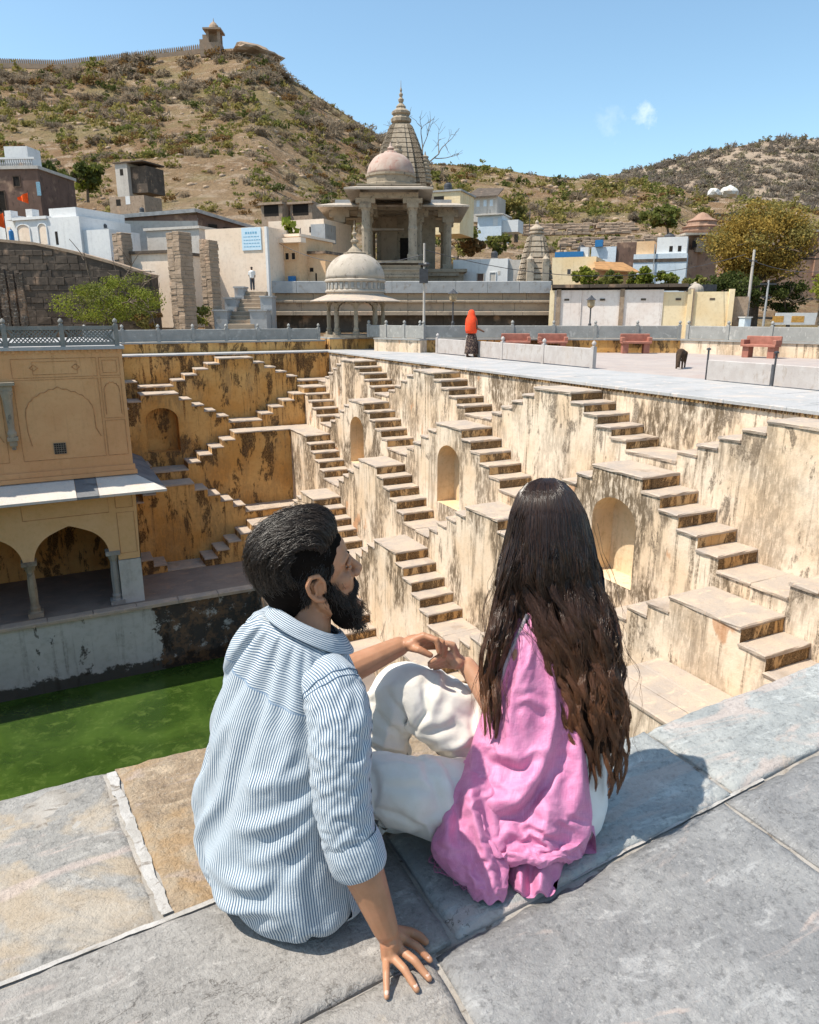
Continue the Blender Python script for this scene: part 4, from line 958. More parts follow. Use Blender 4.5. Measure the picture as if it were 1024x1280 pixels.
MB().extrude([(x1-.05,.2,-1),(xr-.3,6,-1),(xr-.3,6,L.z(283)),(x1-.05,.2,L.z(265))], (0,.3,0)).build('side_wall', M['brownwall'], t)
for i in range(5):
    f = .12+i*.18; x = x1+(xr-x1)*f; y = .2+5.8*f; zt = L.z(270+(283-270)*f); MB().extrude([(x,y-.02,zt-1.3),(x+.6,y+.42,zt-1.3),(x+.6,y+.42,zt-.4),(x,y-.02,zt-.4)], (0,.02,0)).build('window', M['dark'], t)
# lower walls between the shed and the pillars
t, L, w_, hh = block('low plastered house with one window behind the tall brick pillar', 'house', 'low_house', 170, 222, 318, 380, 50, 5, 'beige', roof='darkwall'); opening(t, L, 186, 194, 340, 354, 'window', 'iron', 'greywall')
t, L, w_, hh = block('grey wall block stepping behind the two brick pillars', 'building', 'grey_annex', 188, 262, 289, 345, 57, 4, 'greywall', roof='greywall')
# hillside ruins
t, L, w_, hh = block('small ruined stone hut with one dark window high on the left slope', 'hut', 'ruined_hut', 146, 163, 205, 232, 105, 4, 'greywall'); opening(t, L, 152, 157, 212, 220, 'window', 'dark'); wbox(t, 'side_wing', w_, w_+2.6, .6, 4, -1, hh-.4, 'darkwall'); wbox(t, 'roof', -.2, w_+2.7, -.2, 4.2, hh, hh+.15, 'darkwall')
t, L, w_, hh = block('roofless ruin with white cloth below the hillside hut', 'hut', 'ruined_hut', 138, 190, 247, 262, 92, 3, 'rubble'); opening(t, L, 148, 155, 250, 258, 'doorway', 'dark'); opening(t, L, 163, 170, 247, 257, 'cloth', 'white')
for i, (a, b, y0, y1, lab) in enumerate(((331, 352, 257, 271, 'stone field shelter with dark mouth on the terraced slope, nearer the shed'), (367, 389, 256, 270, 'stone field shelter with dark mouth on the terraced slope, nearer the temple'))):
    t, L, w_, hh = block(lab, 'shelter', 'stone_shelter', a-4, b+4, y0-3, y1+2, 88, 4, 'rubble', 'stone shelters on the terraced slope'); opening(t, L, a, b, y0, y1, 'doorway', 'dark'); wbox(t, 'lintel', -.2, w_+.2, -.3, .3, hh-.25, hh, 'rubble')
# beige house with a pale blue sign, tan house beside it
t, L, w_, hh = block('plain beige house wall with a pale blue notice board', 'house', 'beige_house', 262, 345, 287, 372, 53, 6, 'beige')
sg = wbox(t, 'notice_board', L.x(314), L.x(341), -.06, -.01, L.z(315), L.z(287.5), flat('pale_blue_board', (.50,.64,.74), .6, .05)); mb = MB()
tx = flat('blue_lettering', (.16,.36,.52), .7, .05)
for r_, y in enumerate((295, 299, 303, 307, 311)):
    a, b = (319, 336) if r_ == 0 else (316.5, 339)
    x = L.x(a)
    while x < L.x(b):
        wd = random.uniform(.10, .22); zz = L.z(y); mb.box(x, x+wd, -.068, -.062, zz, zz+(.13 if r_ == 0 else .05)); x += wd+.06
o = mb.build('lettering', tx, t); o['kind'] = 'stuff'
wbox(t, 'corner_strip', w_-.15, w_+.03, -.03, .2, 0, hh, 'white')
t, L, w_, hh = block('tan house with small square windows and a dark door', 'house', 'tan_house', 345, 378, 297, 366, 53.4, 5, 'tan', roof='beige')
for px in (350.5, 359.5, 368.5): opening(t, L, px, px+5, 317, 325, 'window', 'dark', 'tan')
opening(t, L, 352, 357, 308, 314, 'window', 'dark'); wbox(t, 'balcony_slab', -.1, w_+.5, -.6, .1, L.z(305), L.z(299), 'beige'); wbox(t, 'blue_crate', L.x(350), L.x(357), -.5, -.1, L.z(356), L.z(344), 'bluepl'); wbox(t, 'blue_crate', L.x(368), L.x(375), -.5, -.1, L.z(356), L.z(346), 'bluepl')
t, L, w_, hh = block('lower tan annex with dark doorway left of the domed kiosk', 'house', 'tan_house', 378, 410, 318, 366, 54, 4, 'tan', roof='darkwall'); opening(t, L, 378, 385, 331, 354, 'door', 'dark', 'wood'); opening(t, L, 389, 394, 335, 340, 'window', 'dark'); opening(t, L, 397, 399, 342, 354, 'window', 'dark')
t, L, w_, hh = block('cream upper house with roof plants behind the tan house', 'house', 'cream_house', 338, 412, 277, 330, 64, 5, 'beige'); opening(t, L, 394, 398, 286, 293, 'window', 'dark'); wbox(t, 'grey_tank', L.x(401), L.x(420), -.4, 1.5, L.z(306), L.z(284), 'greystone')
# stair up to the platform, with grey side blocks
L = Fr(300, 412, 46.5); t = L.thing('stone_stair', 'flight of worn stone steps between grey side blocks', 'staircase')
n = 9
for i in range(n):
    z = L.z(410)+(L.z(362)-L.z(410))*(i+1)/n
    MB().cbox(L.x(284)+.05*(n-i)*0-(.25*(1-i/n)), L.x(320)-(.25*(1-i/n)), i*.42, i*.42+.5, -.5, z, .03, j=.015).build('step', M['platform'], t)
for i, (a, b, yt, d) in enumerate(((264, 281, 389, .0), (272, 287, 373, 1.4), (279, 291, 358, 2.8))): wbox(t, 'side_block', L.x(a), L.x(b), d, d+1.3, -.5, L.z(yt), 'greystone'); wbox(t, 'block_cap', L.x(a)-.06, L.x(b)+.06, d-.06, d+1.36, L.z(yt), L.z(yt)+.1, 'greystone')
for i, (a, b, yt, d) in enumerate(((310, 331, 389, .0), (318, 333, 371, 1.5))): wbox(t, 'side_block', L.x(a), L.x(b), d, d+1.4, -.5, L.z(yt), 'greystone'); wbox(t, 'block_cap', L.x(a)-.06, L.x(b)+.06, d-.06, d+1.46, L.z(yt), L.z(yt)+.1, 'greystone')
# long stepped platform wall
L = Fr(330, 408, 51); t = L.thing('temple_platform', 'long stepped stone platform wall under the temple', 'platform'); xr = L.x(690, 380)
def course(px0, px1, y0, y1, d, m, name='course', n=8):
    a, b = L.x(px0, 380), L.x(px1, 380)
    for i in range(n): MB().cbox(a+(b-a)*i/n+.01, a+(b-a)*(i+1)/n-.01, d, d+8, L.z(y1), L.z(y0), .03, j=.008).build(name, M[m], t)
course(330, 690, 394, 430, .9, 'darkwall', 'plinth_block'); course(330, 690, 389, 394, .1, 'platform', 'ledge_slab', 10); course(330, 690, 378, 389, .6, 'platform', 'masonry_block'); course(330, 690, 375, 378, .35, 'platform', 'ledge_slab', 10); course(330, 690, 366, 375, .8, 'platform', 'masonry_block', 12)
course(330, 690, 351, 366, .5, 'greystone' , 'parapet_slab', 9)
# lamp posts and poles
def lamp(px, py0, py1, h, label):
    L = Fr(px, py1, h); t = L.thing('lamp_post', label, 'lamp post', 'black lantern posts'); H = L.z(py0)
    MB().lathe([(.09,0),(.09,.2),(.045,.3),(.04,H-.6),(.07,H-.55)], n=8).build('post', M['iron'], t)
    MB().lathe([(.10,0),(.20,.1),(.22,.42)], z=H-.55, n=6).build('lantern', flat('lantern_glass', (.32,.25,.16), .3), t); MB().lathe([(.30,0),(.10,.16),(.02,.26)], z=H-.13, n=6).build('lantern_cap', M['iron'], t)
lamp(566, 364, 408, 42, 'black lantern post in front of the platform, near the veiled woman'); lamp(737, 372, 410, 42, 'black lantern post in front of the long pinkish wall')
def pole(px, py0, py1, h, label, r=.09, arms=(), m='greywall', dark=False):
    L = Fr(px, py1, h); t = L.thing('utility_pole', label, 'pole', 'utility poles'); H = L.z(py0)
    MB().lathe([(r,0),(r*.7,H)], n=8).build('shaft', M[m], t)
    for z, a in arms: MB().box(-a, a, -.04, .04, L.z(z)-.05, L.z(z)+.05).build('crossarm', M['iron'], t)
    return t, L
t, L = pole(530, 304, 412, 40, 'utility pole with black fittings in front of the temple', .07, ((330, .3),)); wbox(t, 'junction_box', -.25, .2, -.15, .15, L.z(354), L.z(336), 'iron'); MB().lathe([(.16,0),(.2,.1),(.1,.2)], cx=.1, z=L.z(333), n=8).build('floodlight', M['iron'], t)
pole(932, 312, 408, 48, 'tall pale utility pole in front of the autumn tree', .11, ((326, .25),)); pole(954, 350, 408, 47, 'short bluish pole with a crossarm beside the autumn tree', .08, ((355, .5), (372, .3)), 'greystone')
# ---- right: white house, walls, small houses
t, L, w_, hh = block('bright white flat-roofed house left of the carved temple spire', 'house', 'white_house', 566, 634, 325, 362, 66, 6, 'white'); opening(t, L, 598, 606, 343, 352, 'window', 'brownwall', 'greywall'); opening(t, L, 614, 621, 342, 353, 'door', 'greywall', 'white'); opening(t, L, 624, 627, 340, 345, 'vent', 'greywall'); wbox(t, 'side_wall', w_+.003, w_+1.4, .3, 6, -1, hh-.1, 'greywall')
t, L, w_, hh = block('cream house with blue parapet right of the carved spire', 'house', 'cream_house', 689, 742, 322, 356, 68, 6, 'yellow'); wbox(t, 'blue_parapet', .2, w_*.7, 0, .3, hh+.01, hh+.45, 'bluepl'); wbox(t, 'roof_frame', w_*.62, w_*.8, .2, 1, hh+.01, hh+.8, 'white'); opening(t, L, 709, 713, 337, 343, 'window', 'iron')
L = Fr(742, 352, 64); t = L.thing('awning_house', 'house under a broad rusty sheet awning behind the green bushes', 'house'); wbox(t, 'wall', 0, L.x(790), .5, 5, -1, L.z(334), 'tan'); mb = MB(); mb.add([(-.2,-1.2,L.z(337)),(L.x(795),-1.2,L.z(341)),(L.x(790),3,L.z(325)),(L.x(752),3,L.z(323))], [(0,1,2,3)]); mb.extrude([(-.2,-1.2,L.z(337)),(L.x(795),-1.2,L.z(341)),(L.x(795),-1.2,L.z(342.5)),(-.2,-1.2,L.z(338.5))], (0,.06,0)); mb.build('awning', M['rustroof'], t)
t, L, w_, hh = block('pale blue and white terrace house with cluttered flat roof', 'house', 'blue_house', 790, 852, 318, 350, 74, 5, 'blue'); wbox(t, 'upper_room', L.x(816), L.x(851), .4, 4, hh+.002, hh+1.5, 'white'); wbox(t, 'upper_room', L.x(792), L.x(813), .4, 4, hh+.002, hh+1.2, 'tan'); wbox(t, 'dark_band', 0, w_, -.05, 0, hh-.75, hh-.45, 'darkwall')
for a in (832, 842): opening(t, L, a, a+4, 309, 316, 'window', 'dark', d=.4)
wbox(t, 'post', L.x(814), L.x(815), -.2, -.1, 0, L.z(306), 'greystone')
t, L, w_, hh = block('blue painted roof room on the terrace above the rusty awning', 'house', 'blue_house', 738, 768, 309, 335, 84, 4, 'blue'); wbox(t, 'blue_tank', .4, 1.2, -.4, .3, hh, hh+.7, 'bluepl'); wbox(t, 'brick_room', w_+.01, w_+2.2, .2, 3, 0, hh+.4, 'brownwall')
# hill houses
t, L, w_, hh = block('grey slate-roofed shack on the slope right of the temple', 'shack', 'slope_shack', 588, 622, 247, 262, 100, 4, 'greywall'); mb = MB(); mb.extrude([(-.5,-.6,hh-.1),(w_+.2,-.6,hh-.1),(w_-.3,4,hh+1.4),(-.3,4,hh+1.6)], (0,0,.12)); mb.build('roof', M['darkwall'], t)
for a in (596, 605, 613): opening(t, L, a, a+4, 251, 259, 'window', 'blue')
t, L, w_, hh = block('white and pale blue cottage on the slope below the grey shack', 'cottage', 'slope_cottage', 597, 627, 270, 286, 96, 4, 'blue'); opening(t, L, 617, 623, 273, 283, 'door', 'white'); wbox(t, 'roof', -.3, w_+.3, -.4, 4, hh, hh+.15, 'greywall'); wbox(t, 'lean_to', w_+.01, w_+2, .3, 3, -.5, hh*.6, 'white')
t, L, w_, hh = block('yellow upper house right behind the temple', 'house', 'yellow_house', 538, 576, 241, 275, 84, 5, 'yellow', roof='tin'); opening(t, L, 542, 556, 246, 252, 'window', 'dark')
def drywall(px, py, h, n_, label):
    L = Fr(px, py, h); t = L.thing('terrace_wall', label, 'wall', 'dry stone terrace walls on the slope')
    for r_ in range(4):
        x = random.uniform(0, .5)
        while x < n_:
            w_ = random.uniform(.6, 1.5); y = r_*.35
            if random.random() < .9: MB().cbox(x+.03, x+w_-.03, y+random.uniform(-.15, .1), y+1.2, -1.2+r_*.42+.02*x, -.80+r_*.42+.02*x+random.uniform(-.08, .06), .09, j=.07).build('stone', M['rubble'], t)
            x += w_
drywall(560, 285, 110, 26, 'low dry stone terrace wall on the slope behind the white house')
drywall(700, 300, 106, 34, 'low dry stone terrace wall on the slope above the blue terrace houses')
# long boundary wall on the right with pilasters
L = Fr(690, 410, 50); t = L.thing('boundary_wall', 'long pinkish boundary wall with dark roofed top and yellow end bays', 'wall'); t.rotation_euler = (0, 0, -YAW-.26)
bays = [(690, 726, 'pink'), (726, 776, 'pink'), (776, 822, 'pink'), (822, 856, 'yellow'), (856, 898, 'yellow')]
for i, (a, b, m) in enumerate(bays):
    wbox(t, 'bay', L.x(a, 380)+.004, L.x(b, 380)-.004, .05 if i % 2 else 0, .6, -1, L.z(363 if i < 3 else 366), m)
    wbox(t, 'vent_hole', L.x((a+b)/2-3, 380), L.x((a+b)/2+3, 380), -.012, .1, L.z(376), L.z(373.5), 'darkwall')
for a in (698, 774, 854): wbox(t, 'pilaster', L.x(a, 380)-.14, L.x(a, 380)+.14, -.1, .3, -1, L.z(362), 'rubble')
for a in (690, 852, 898): wbox(t, 'post', L.x(a, 380)-.15, L.x(a, 380)+.15, -.13, .3, -1, L.z(363), 'yellow')
for i in range(7): wbox(t, 'roof_slab', L.x(690+i*23, 360), L.x(690+(i+1)*23-.6, 360), -.25, 3, L.z(360), L.z(356), 'darkwall')
wbox(t, 'painted_shadow', L.x(690, 360), L.x(851, 360), .2, 2.5, L.z(363), L.z(360)-.004, 'dark')  # near-black box painted as the shade below the roof slabs
wbox(t, 'return_wall', L.x(898, 380), L.x(918, 380), .3, 4, -1, L.z(372), 'rubble')
L = Fr(868, 365, 54); t = L.thing('small_dome', 'small grey dome showing above the yellow end of the boundary wall', 'dome'); r = L.x(880, 360)
MB().lathe([(r,-1),(r*1.02,.1)]+[(r*math.cos(a), .1+r*.75*math.sin(a)) for a in np.linspace(0, 1.4, 7)]+[(.14, r*.9), (.04, r*1.05)], n=16).build('dome', M['domestone'], t, smooth=False); wbox(t, 'roof_rail', -1.2, L.x(895), -.3, -.2, .05, .5, 'iron')
L = Fr(903, 374, 50); t = L.thing('satellite_dish', 'white satellite dish on the end of the yellow wall', 'satellite dish'); MB().lathe([(.02,0),(.25,.03),(.42,.12)], n=16).build('dish', M['white'], t); t.rotation_euler = (R(65), 0, -YAW); MB().tube([(0,0,0),(0,-.5,-.2)], .025).build('arm', M['iron'], t)
L = Fr(930, 410, 46); t = L.thing('blue_kiosk', 'small pale blue box booth beside the short pole', 'booth'); wbox(t, 'body', 0, L.x(945), 0, .8, 0, L.z(397), 'blue'); MB().box(-.05, L.x(945)+.05, -.1, .85, L.z(397), L.z(396)).build('lid', M['white'], t)
L = Fr(968, 410, 47); t = L.thing('banner_hoarding', 'pale hoarding with orange print at the right edge', 'hoarding'); wbox(t, 'board', 0, L.x(1040), 0, .1, .2, L.z(391), 'white')
for a, b in ((972, 986), (996, 1012)): wbox(t, 'print', L.x(a), L.x(b), -.01, 0, L.z(403), L.z(395), flat('orange_print', (.55,.30,.08)))
wbox(t, 'post', 0, .08, .1, .18, -.5, L.z(391), 'iron')
# red sandstone tower with balcony, carved column at the edge
L = Fr(870, 345, 76); t = L.thing('red_tower', 'ruined red sandstone tower with eave and balcony left of the autumn tree', 'tower')
M['redstone'] = stone('faded_red_sandstone', (.30,.175,.12), (.36,.225,.155), (.19,.12,.085), sc=.9, vein=(.16,.11,.08))
wbox(t, 'tower_body', L.x(857), L.x(893), 0, 3, -2, L.z(293), 'redstone'); wbox(t, 'base', L.x(851), L.x(866), -.6, 2, -2, L.z(313), 'redstone'); wbox(t, 'balcony', L.x(862), L.x(874), -.9, 0, L.z(316), L.z(298), 'rubble'); wbox(t, 'eave', L.x(846), L.x(897), -1.2, 3.5, L.z(295), L.z(292.5), 'domestone')
mb = MB(); mb.lathe([(1.9,0),(2.05,.25),(1.75,.3),(1.75,.6),(1.9,.7),(1.45,.85),(1.4,1.15),(1.5,1.25),(.9,1.55),(.5,1.9),(.1,2.1)], cx=L.x(876), cy=1.2, z=L.z(292), n=12); mb.build('dome', M['redstone'], t); opening(t, L, 865, 871, 301, 309, 'window', 'dark', d=-.9)
L = Fr(985, 345, 80); t = L.thing('red_wall', 'faded red ruined wall behind the autumn tree', 'wall'); wbox(t, 'masonry', L.x(905), L.x(1060), 0, 2, -2, L.z(318), 'redstone'); wbox(t, 'cornice', L.x(985), L.x(1060), -.4, 2, L.z(290), L.z(287), 'domestone'); wbox(t, 'pier', L.x(1014), L.x(1050), -.3, 2, 0, L.z(290), 'redstone')

# roof clutter: water tanks, pipes, wires
for px, py, h, w_, lab in ((178, 268, 64, 9, 'black plastic water tank on the long shed roof'), (232, 288, 59, 8, 'black plastic water tank on the grey annex behind the brick pillars'), (390, 318, 57, 7, 'black plastic water tank on the lower tan annex roof'), (132, 288, 56, 8, 'black plastic water tank on the low white block'), (727, 321, 70, 8, 'black plastic water tank on the cream house right of the spire'), (836, 309, 77, 7, 'black plastic water tank on the blue and white terrace house'), (618, 325, 69, 7, 'black plastic water tank on the bright white flat-roofed house'), (560, 241, 87, 7, 'black plastic water tank on the yellow house behind the temple')):
    L = Fr(px, py, h); t = L.thing('water_tank', lab, 'tank', 'black water tanks on the roofs'); r = abs(L.x(px+w_/2))
    MB().lathe([(r*.94,0),(r,.1*r),(r*.96,.5*r),(r,.55*r),(r*.96,.95*r),(r,1.0*r),(r*.97,1.5*r),(r*.55,1.85*r),(r*.3,1.9*r)], z=.15, n=14).build('tank_body', M['iron'], t); MB().lathe([(r*.32,0),(r*.34,.15*r),(.02,.2*r)], z=.15+1.9*r, n=10).build('lid', M['iron'], t); MB().box(-r, r, -r, r, -.3, .15).build('stand', M['greywall'], t)
def wire(p, q, sag, lab):
    t = thing('overhead_wire', lab, 'wire', p, 'overhead wires'); p, q = np.array(p), np.array(q); pts = [(p+(q-p)*f-A3_(0, 0, sag*4*f*(1-f)))-p for f in np.linspace(0, 1, 14)]; MB().tube(pts, .018, 4).build('cable', M['iron'], t)
A3_ = lambda *a: np.array(a, float)
wire(PH(530, 312, 40), PH(932, 318, 48), 1.3, 'thin wire sagging from the temple pole to the pole by the autumn tree')
wire(PH(530, 318, 40), PH(345, 302, 53), .9, 'thin wire from the temple pole to the tan house')
wire(PH(932, 322, 48), PH(1060, 335, 46), .5, 'thin wire running right from the pole by the autumn tree')
for px, py, h, top_, lab in ((376, 300, 55, 285, 'thin roof rod on the tan house'), (700, 322, 69, 306, 'thin roof rod on the cream house'), (612, 290, 97, 262, 'thin pole beside the slope cottage'), (660, 330, 70, 262, 'tall thin flag rod beside the carved spire')):
    L = Fr(px, py, h); t = L.thing('roof_rod', lab, 'rod'); MB().tube([(0,0,-.5),(0,0,L.z(top_))], .035, 5).build('rod', M['iron'], t)
# ------------------------------------------------------------------ carved temple with front kiosk, rear hall and spire
def shikhara(par, w_, H, n_rib=5, mat='oldstone', cy=0.0, cx=0.0, side=True, zb=0.0):
    """curved spire: stacked carved courses, each its own part"""
    k = 15; z = zb
    for i in range(k):
        f0, f1 = i/k, (i+1)/k; r0 = w_*(1-.64*f0**1.75); r1 = w_*(1-.64*f1**1.75); h_ = H/k; mb = MB()
        for a, rr, b in ((r0, r1, 1.0), (r0*1.10, r1*1.10, .55), (r0*1.18, r1*1.18, .26)):
            for (xa, ya, xb, yb) in ((a, a*b, rr, rr*b), (a*b, a, rr*b, rr)):
                mb.add([(cx-xa,cy-ya,z),(cx+xa,cy-ya,z),(cx+xa,cy+ya,z),(cx-xa,cy+ya,z),(cx-xb,cy-yb,z+h_*.86),(cx+xb,cy-yb,z+h_*.86),(cx+xb,cy+yb,z+h_*.86),(cx-xb,cy+yb,z+h_*.86)], [(4,5,6,7),(0,1,5,4),(1,2,6,5),(2,3,7,6),(3,0,4,7)])
        s = r1*.94; mb.box(cx-s, cx+s, cy-s, cy+s, z+h_*.84, z+h_*1.02); mb.build('spire_course', M[mat], par); z += h_
    r = w_*.37
    MB().lathe([(r*.7,0),(r*.7,.12*r),(r*1.02,.3*r),(r*1.05,.6*r),(r*.8,.8*r),(r*.75,.9*r),(r*.95,1.05*r),(r*.95,1.25*r),(r*.6,1.5*r),(r*.45,1.6*r),(r*.5,1.75*r),(r*.28,2.0*r),(r*.15,2.1*r)], cx, cy, z, 24, lobes=12, la=.03).build('amalaka', M[mat], par)
    MB().lathe([(r*.16,0),(r*.26,.15*r),(r*.30,.35*r),(r*.12,.55*r),(r*.20,.75*r),(r*.2,.85*r),(r*.07,1.0*r),(r*.12,1.2*r),(r*.03,1.5*r),(r*.015,2.1*r)], cx, cy, z+2.08*r, 10).build('finial', M[mat], par)
    return z
L = Fr(498, 356, 60); t = L.thing('temple', 'large carved temple with tall ribbed spire, red-tinged front dome and pillared halls', 'temple')
X = lambda px, d=0, py=280: L.x(px, py, d); Zt = lambda py, d=0: L.z(py, d)
M['reddome'] = stone('red_stained_dome', (.40,.28,.23), (.46,.36,.30), (.36,.20,.16), sc=.9, vein=(.36,.17,.13))
# base and plinth mouldings
wbox(t, 'plinth', X(410, 5), X(580, 5), 4.2, 16, -2, Zt(338, 5), 'oldstone'); wbox(t, 'plinth_moulding', X(405, 5), X(584, 5), 3.8, 16.4, Zt(341, 5), Zt(337, 5), 'oldstone')
wbox(t, 'front_plinth', X(452), X(526), 0, 5, -2, Zt(331), 'oldstone')
for a, b, o_ in ((329, 326, .35), (338, 336, .12), (346, 344, .12), (354, 351, .3)): wbox(t, 'plinth_moulding', X(452)-o_, X(526)+o_, -o_, 5, Zt(a), Zt(b), 'oldstone')
# front kiosk: square, four pillars
zf = Zt(326); zc = Zt(247)
for px in (457, 516):
    for d in (.5, 4.0):
        x = X(px); c = MB(); c.box(x-.42, x+.42, d-.42, d+.42, zf, zf+.5); c.lathe([(.40,.5),(.36,.7),(.36,2.2),(.40,2.4),(.34,2.6),(.32,zc-zf-.9),(.42,zc-zf-.7)], x, d, zf, 8, rot=math.pi/8); c.box(x-.45, x+.45, d-.45, d+.45, zc-.7, zc-.35); c.box(x-.75, x+.75, d-.4, d+.4, zc-.35, zc); c.build('pillar', M['oldstone'], t)
wbox(t, 'lintel', X(450), X(523), .15, .85, zc, Zt(240), 'oldstone'); wbox(t, 'lintel', X(450), X(450)+.7, .85, 4.4, zc, Zt(240), 'oldstone'); wbox(t, 'lintel', X(523)-.7, X(523), .85, 4.4, zc, Zt(240), 'oldstone')
def eave(x0, x1, y0, y1, z, out, dz, m='domestone'):
    mb = MB(); a = [(x0-out,y0-out,z-dz),(x1+out,y0-out,z-dz),(x1+out,y1+out,z-dz),(x0-out,y1+out,z-dz)]; b = [(x0,y0,z),(x1,y0,z),(x1,y1,z),(x0,y1,z)]
    a2 = [(x,y,zz+.14) for x,y,zz in a]; b2 = [(x,y,zz+.14) for x,y,zz in b]
    for i in range(4): j = (i+1)%4; mb.add([a[i],a[j],b[j],b[i],a2[i],a2[j],b2[j],b2[i]], [(0,3,2,1),(4,5,6,7),(0,1,5,4)])
    mb.add(b2, [(0,1,2,3)]); return mb.build('eave', M[m], t)
eave(X(450), X(523), 0, 4.8, Zt(235), 1.1, .25); wbox(t, 'roof_slab', X(447), X(526), -.2, 5, Zt(235)+.15, Zt(230), 'oldstone')
cx, cy = (X(457)+X(519))/2, 2.4; rd = (X(519)-X(457))/2
dm = MB(); dm.lathe([(rd*1.0,0),(rd*1.04,.1),(rd*1.04,.25),(rd,.3),(rd,.75),(rd*1.05,.82),(rd*1.05,.98)], cx, cy, Zt(230), 16, rot=math.pi/16); dm.build('drum', M['oldstone'], t)
zz = Zt(230)+.98; MB().lathe([(rd*.97*math.cos(a)**.8, rd*.86*math.sin(a)) for a in np.linspace(0, 1.45, 12)], cx, cy, zz, 32, lobes=16, la=.012).build('front_dome', M['reddome'], t, smooth=True)
MB().lathe([(.6,-.05),(.5,.1),(.2,.2),(.3,.35),(.12,.5),(.02,.8)], cx, cy, zz+rd*.85, 12).build('dome_finial', M['reddome'], t)
# rear hall: wide flat roof on pillars, inner cell
dh = 6.0; z1 = Zt(263, dh); zb = Zt(337, dh)
for px in (425, 460, 523, 560):
    for d in (dh, dh+7):
        x = X(px, dh); c = MB(); c.box(x-.42, x+.42, d-.42, d+.42, zb, zb+.45); c.lathe([(.38,.45),(.34,.7),(.34,z1-zb-1.2),(.44,z1-zb-1.0)], x, d, zb, 8, rot=math.pi/8); c.box(x-.48, x+.48, d-.45, d+.45, z1-1.0, z1-.55); c.box(x-.85, x+.85, d-.4, d+.4, z1-.55, z1); c.build('pillar', M['oldstone'], t)
wbox(t, 'lintel', X(418, dh), X(566, dh), dh-.4, dh+.4, z1, Zt(258, dh), 'oldstone')
eave(X(418, dh), X(566, dh), dh-.5, dh+8, Zt(257, dh), 1.25, .32); wbox(t, 'roof_parapet', X(420, dh), X(564, dh), dh-.2, dh+7.8, Zt(257, dh)+.15, Zt(250, dh), 'greystone')
wbox(t, 'cell', X(470, 8), X(545, 8), 9, 13, zb-.2, z1, 'oldstone'); wbox(t, 'cell_doorway', X(500, 8), X(512, 8), 8.97, 9.2, zb, Zt(296, 8), 'dark'); wbox(t, 'cell_ledge', X(464, 8), X(505, 8), 8.5, 9, Zt(287, 8), Zt(284.5, 8), 'eave')
wbox(t, 'carved_niche', X(476, 8), X(496, 8), 8.8, 9.0, zb, Zt(270, 8), 'platform')
wbox(t, 'ledge_rail', X(527, 4), X(575, 4), 3.9, 4.2, Zt(345, 4), Zt(340, 4), 'oldstone')
# spire behind the front dome
ds = 10.0; zs = Zt(252, ds); wS = (X(536, ds, 220)-X(474, ds, 220))/2/1.18*1.22; cxs = X(503, ds, 220)
MB().box(cxs-wS*1.2, cxs+wS*1.2, ds-wS*1.2, ds+wS*1.2, z1, zs+.1).build('spire_base', M['oldstone'], t)
zt = shikhara(t, wS, Zt(157, ds)-zs, cx=cxs-.1, cy=ds, zb=zs)
for i, (px, py0, f) in enumerate(((497, 172, .32), (476, 181, .26), (532, 183, .26))):     # small spires leaning on the big one
    x = X(px, ds-3, 200); r = wS*f; z = Zt(226, ds-3); H = Zt(py0, ds-3)-z
    mb = MB(); hq = H/9
    for q in range(7): s_ = r*(1-.08*q); mb.lathe([(s_*1.05,0),(s_*1.15,hq*.35),(s_*1.1,hq*.6),(s_*.85,hq*.75),(s_*.85,hq)], x, ds-wS*(1.15 if i == 0 else .6), z+q*hq, 10)
    mb.lathe([(r*.5,0),(r*.55,hq*.4),(r*.15,hq*.8),(r*.05,hq*1.8)], x, ds-wS*(1.15 if i == 0 else .6), z+7*hq, 8); mb.build('small_spire', M['oldstone'], t)
# lesser carved spire on the right
L2 = Fr(668, 356, 58); t2 = L2.thing('carved_spire', 'isolated squat carved stone spire between the white and cream houses', 'temple')
w2 = (L2.x(690, 345)-L2.x(646, 345))/2/1.18; M['spire2'] = stone('mottled_spire_stone', (.36,.29,.215), (.42,.345,.26), (.20,.165,.13), sc=1.8)
H2 = L2.z(295)-L2.z(356); k = 9
for i in range(k):
    f0, f1 = i/k, (i+1)/k; r0 = w2*(1-.52*f0**1.35); r1 = w2*(1-.52*f1**1.35); h_ = H2/k; z = i*h_; mb = MB()
    for a, rr, b in ((r0, r1, 1.0), (r0*1.12, r1*1.12, .58), (r0*1.2, r1*1.2, .28)):
        for (xa, ya, xb, yb) in ((a, a*b, rr, rr*b), (a*b, a, rr*b, rr)):
            mb.add([(-xa,-ya,z),(xa,-ya,z),(xa,ya,z),(-xa,ya,z),(-xb,-yb,z+h_*.8),(xb,-yb,z+h_*.8),(xb,yb,z+h_*.8),(-xb,yb,z+h_*.8)], [(4,5,6,7),(0,1,5,4),(1,2,6,5),(2,3,7,6),(3,0,4,7)])
    s = r1*.92; mb.box(-s, s, -s, s, z+h_*.78, z+h_*1.02); mb.build('spire_course', M['spire2'], t2)
r = w2*.5
MB().lathe([(r*.75,0),(r*.75,.2*r),(r*1.0,.3*r),(r*1.0,.5*r),(r*.7,.6*r),(r*.95,.75*r),(r*.9,.95*r),(r*.4,1.3*r),(r*.2,1.45*r),(r*.25,1.7*r),(r*.05,2.0*r)], z=H2, n=16).build('amalaka', M['spire2'], t2)
for dx in (-.5, .5): MB().box(dx*w2-.25, dx*w2+.25, -w2*1.28, -w2, .1, H2*.45).lathe([(.25,0),(.3,.2),(.1,.4),(.02,.6)], dx*w2, -w2*1.1, H2*.45, 8).build('side_spire', M['spire2'], t2)
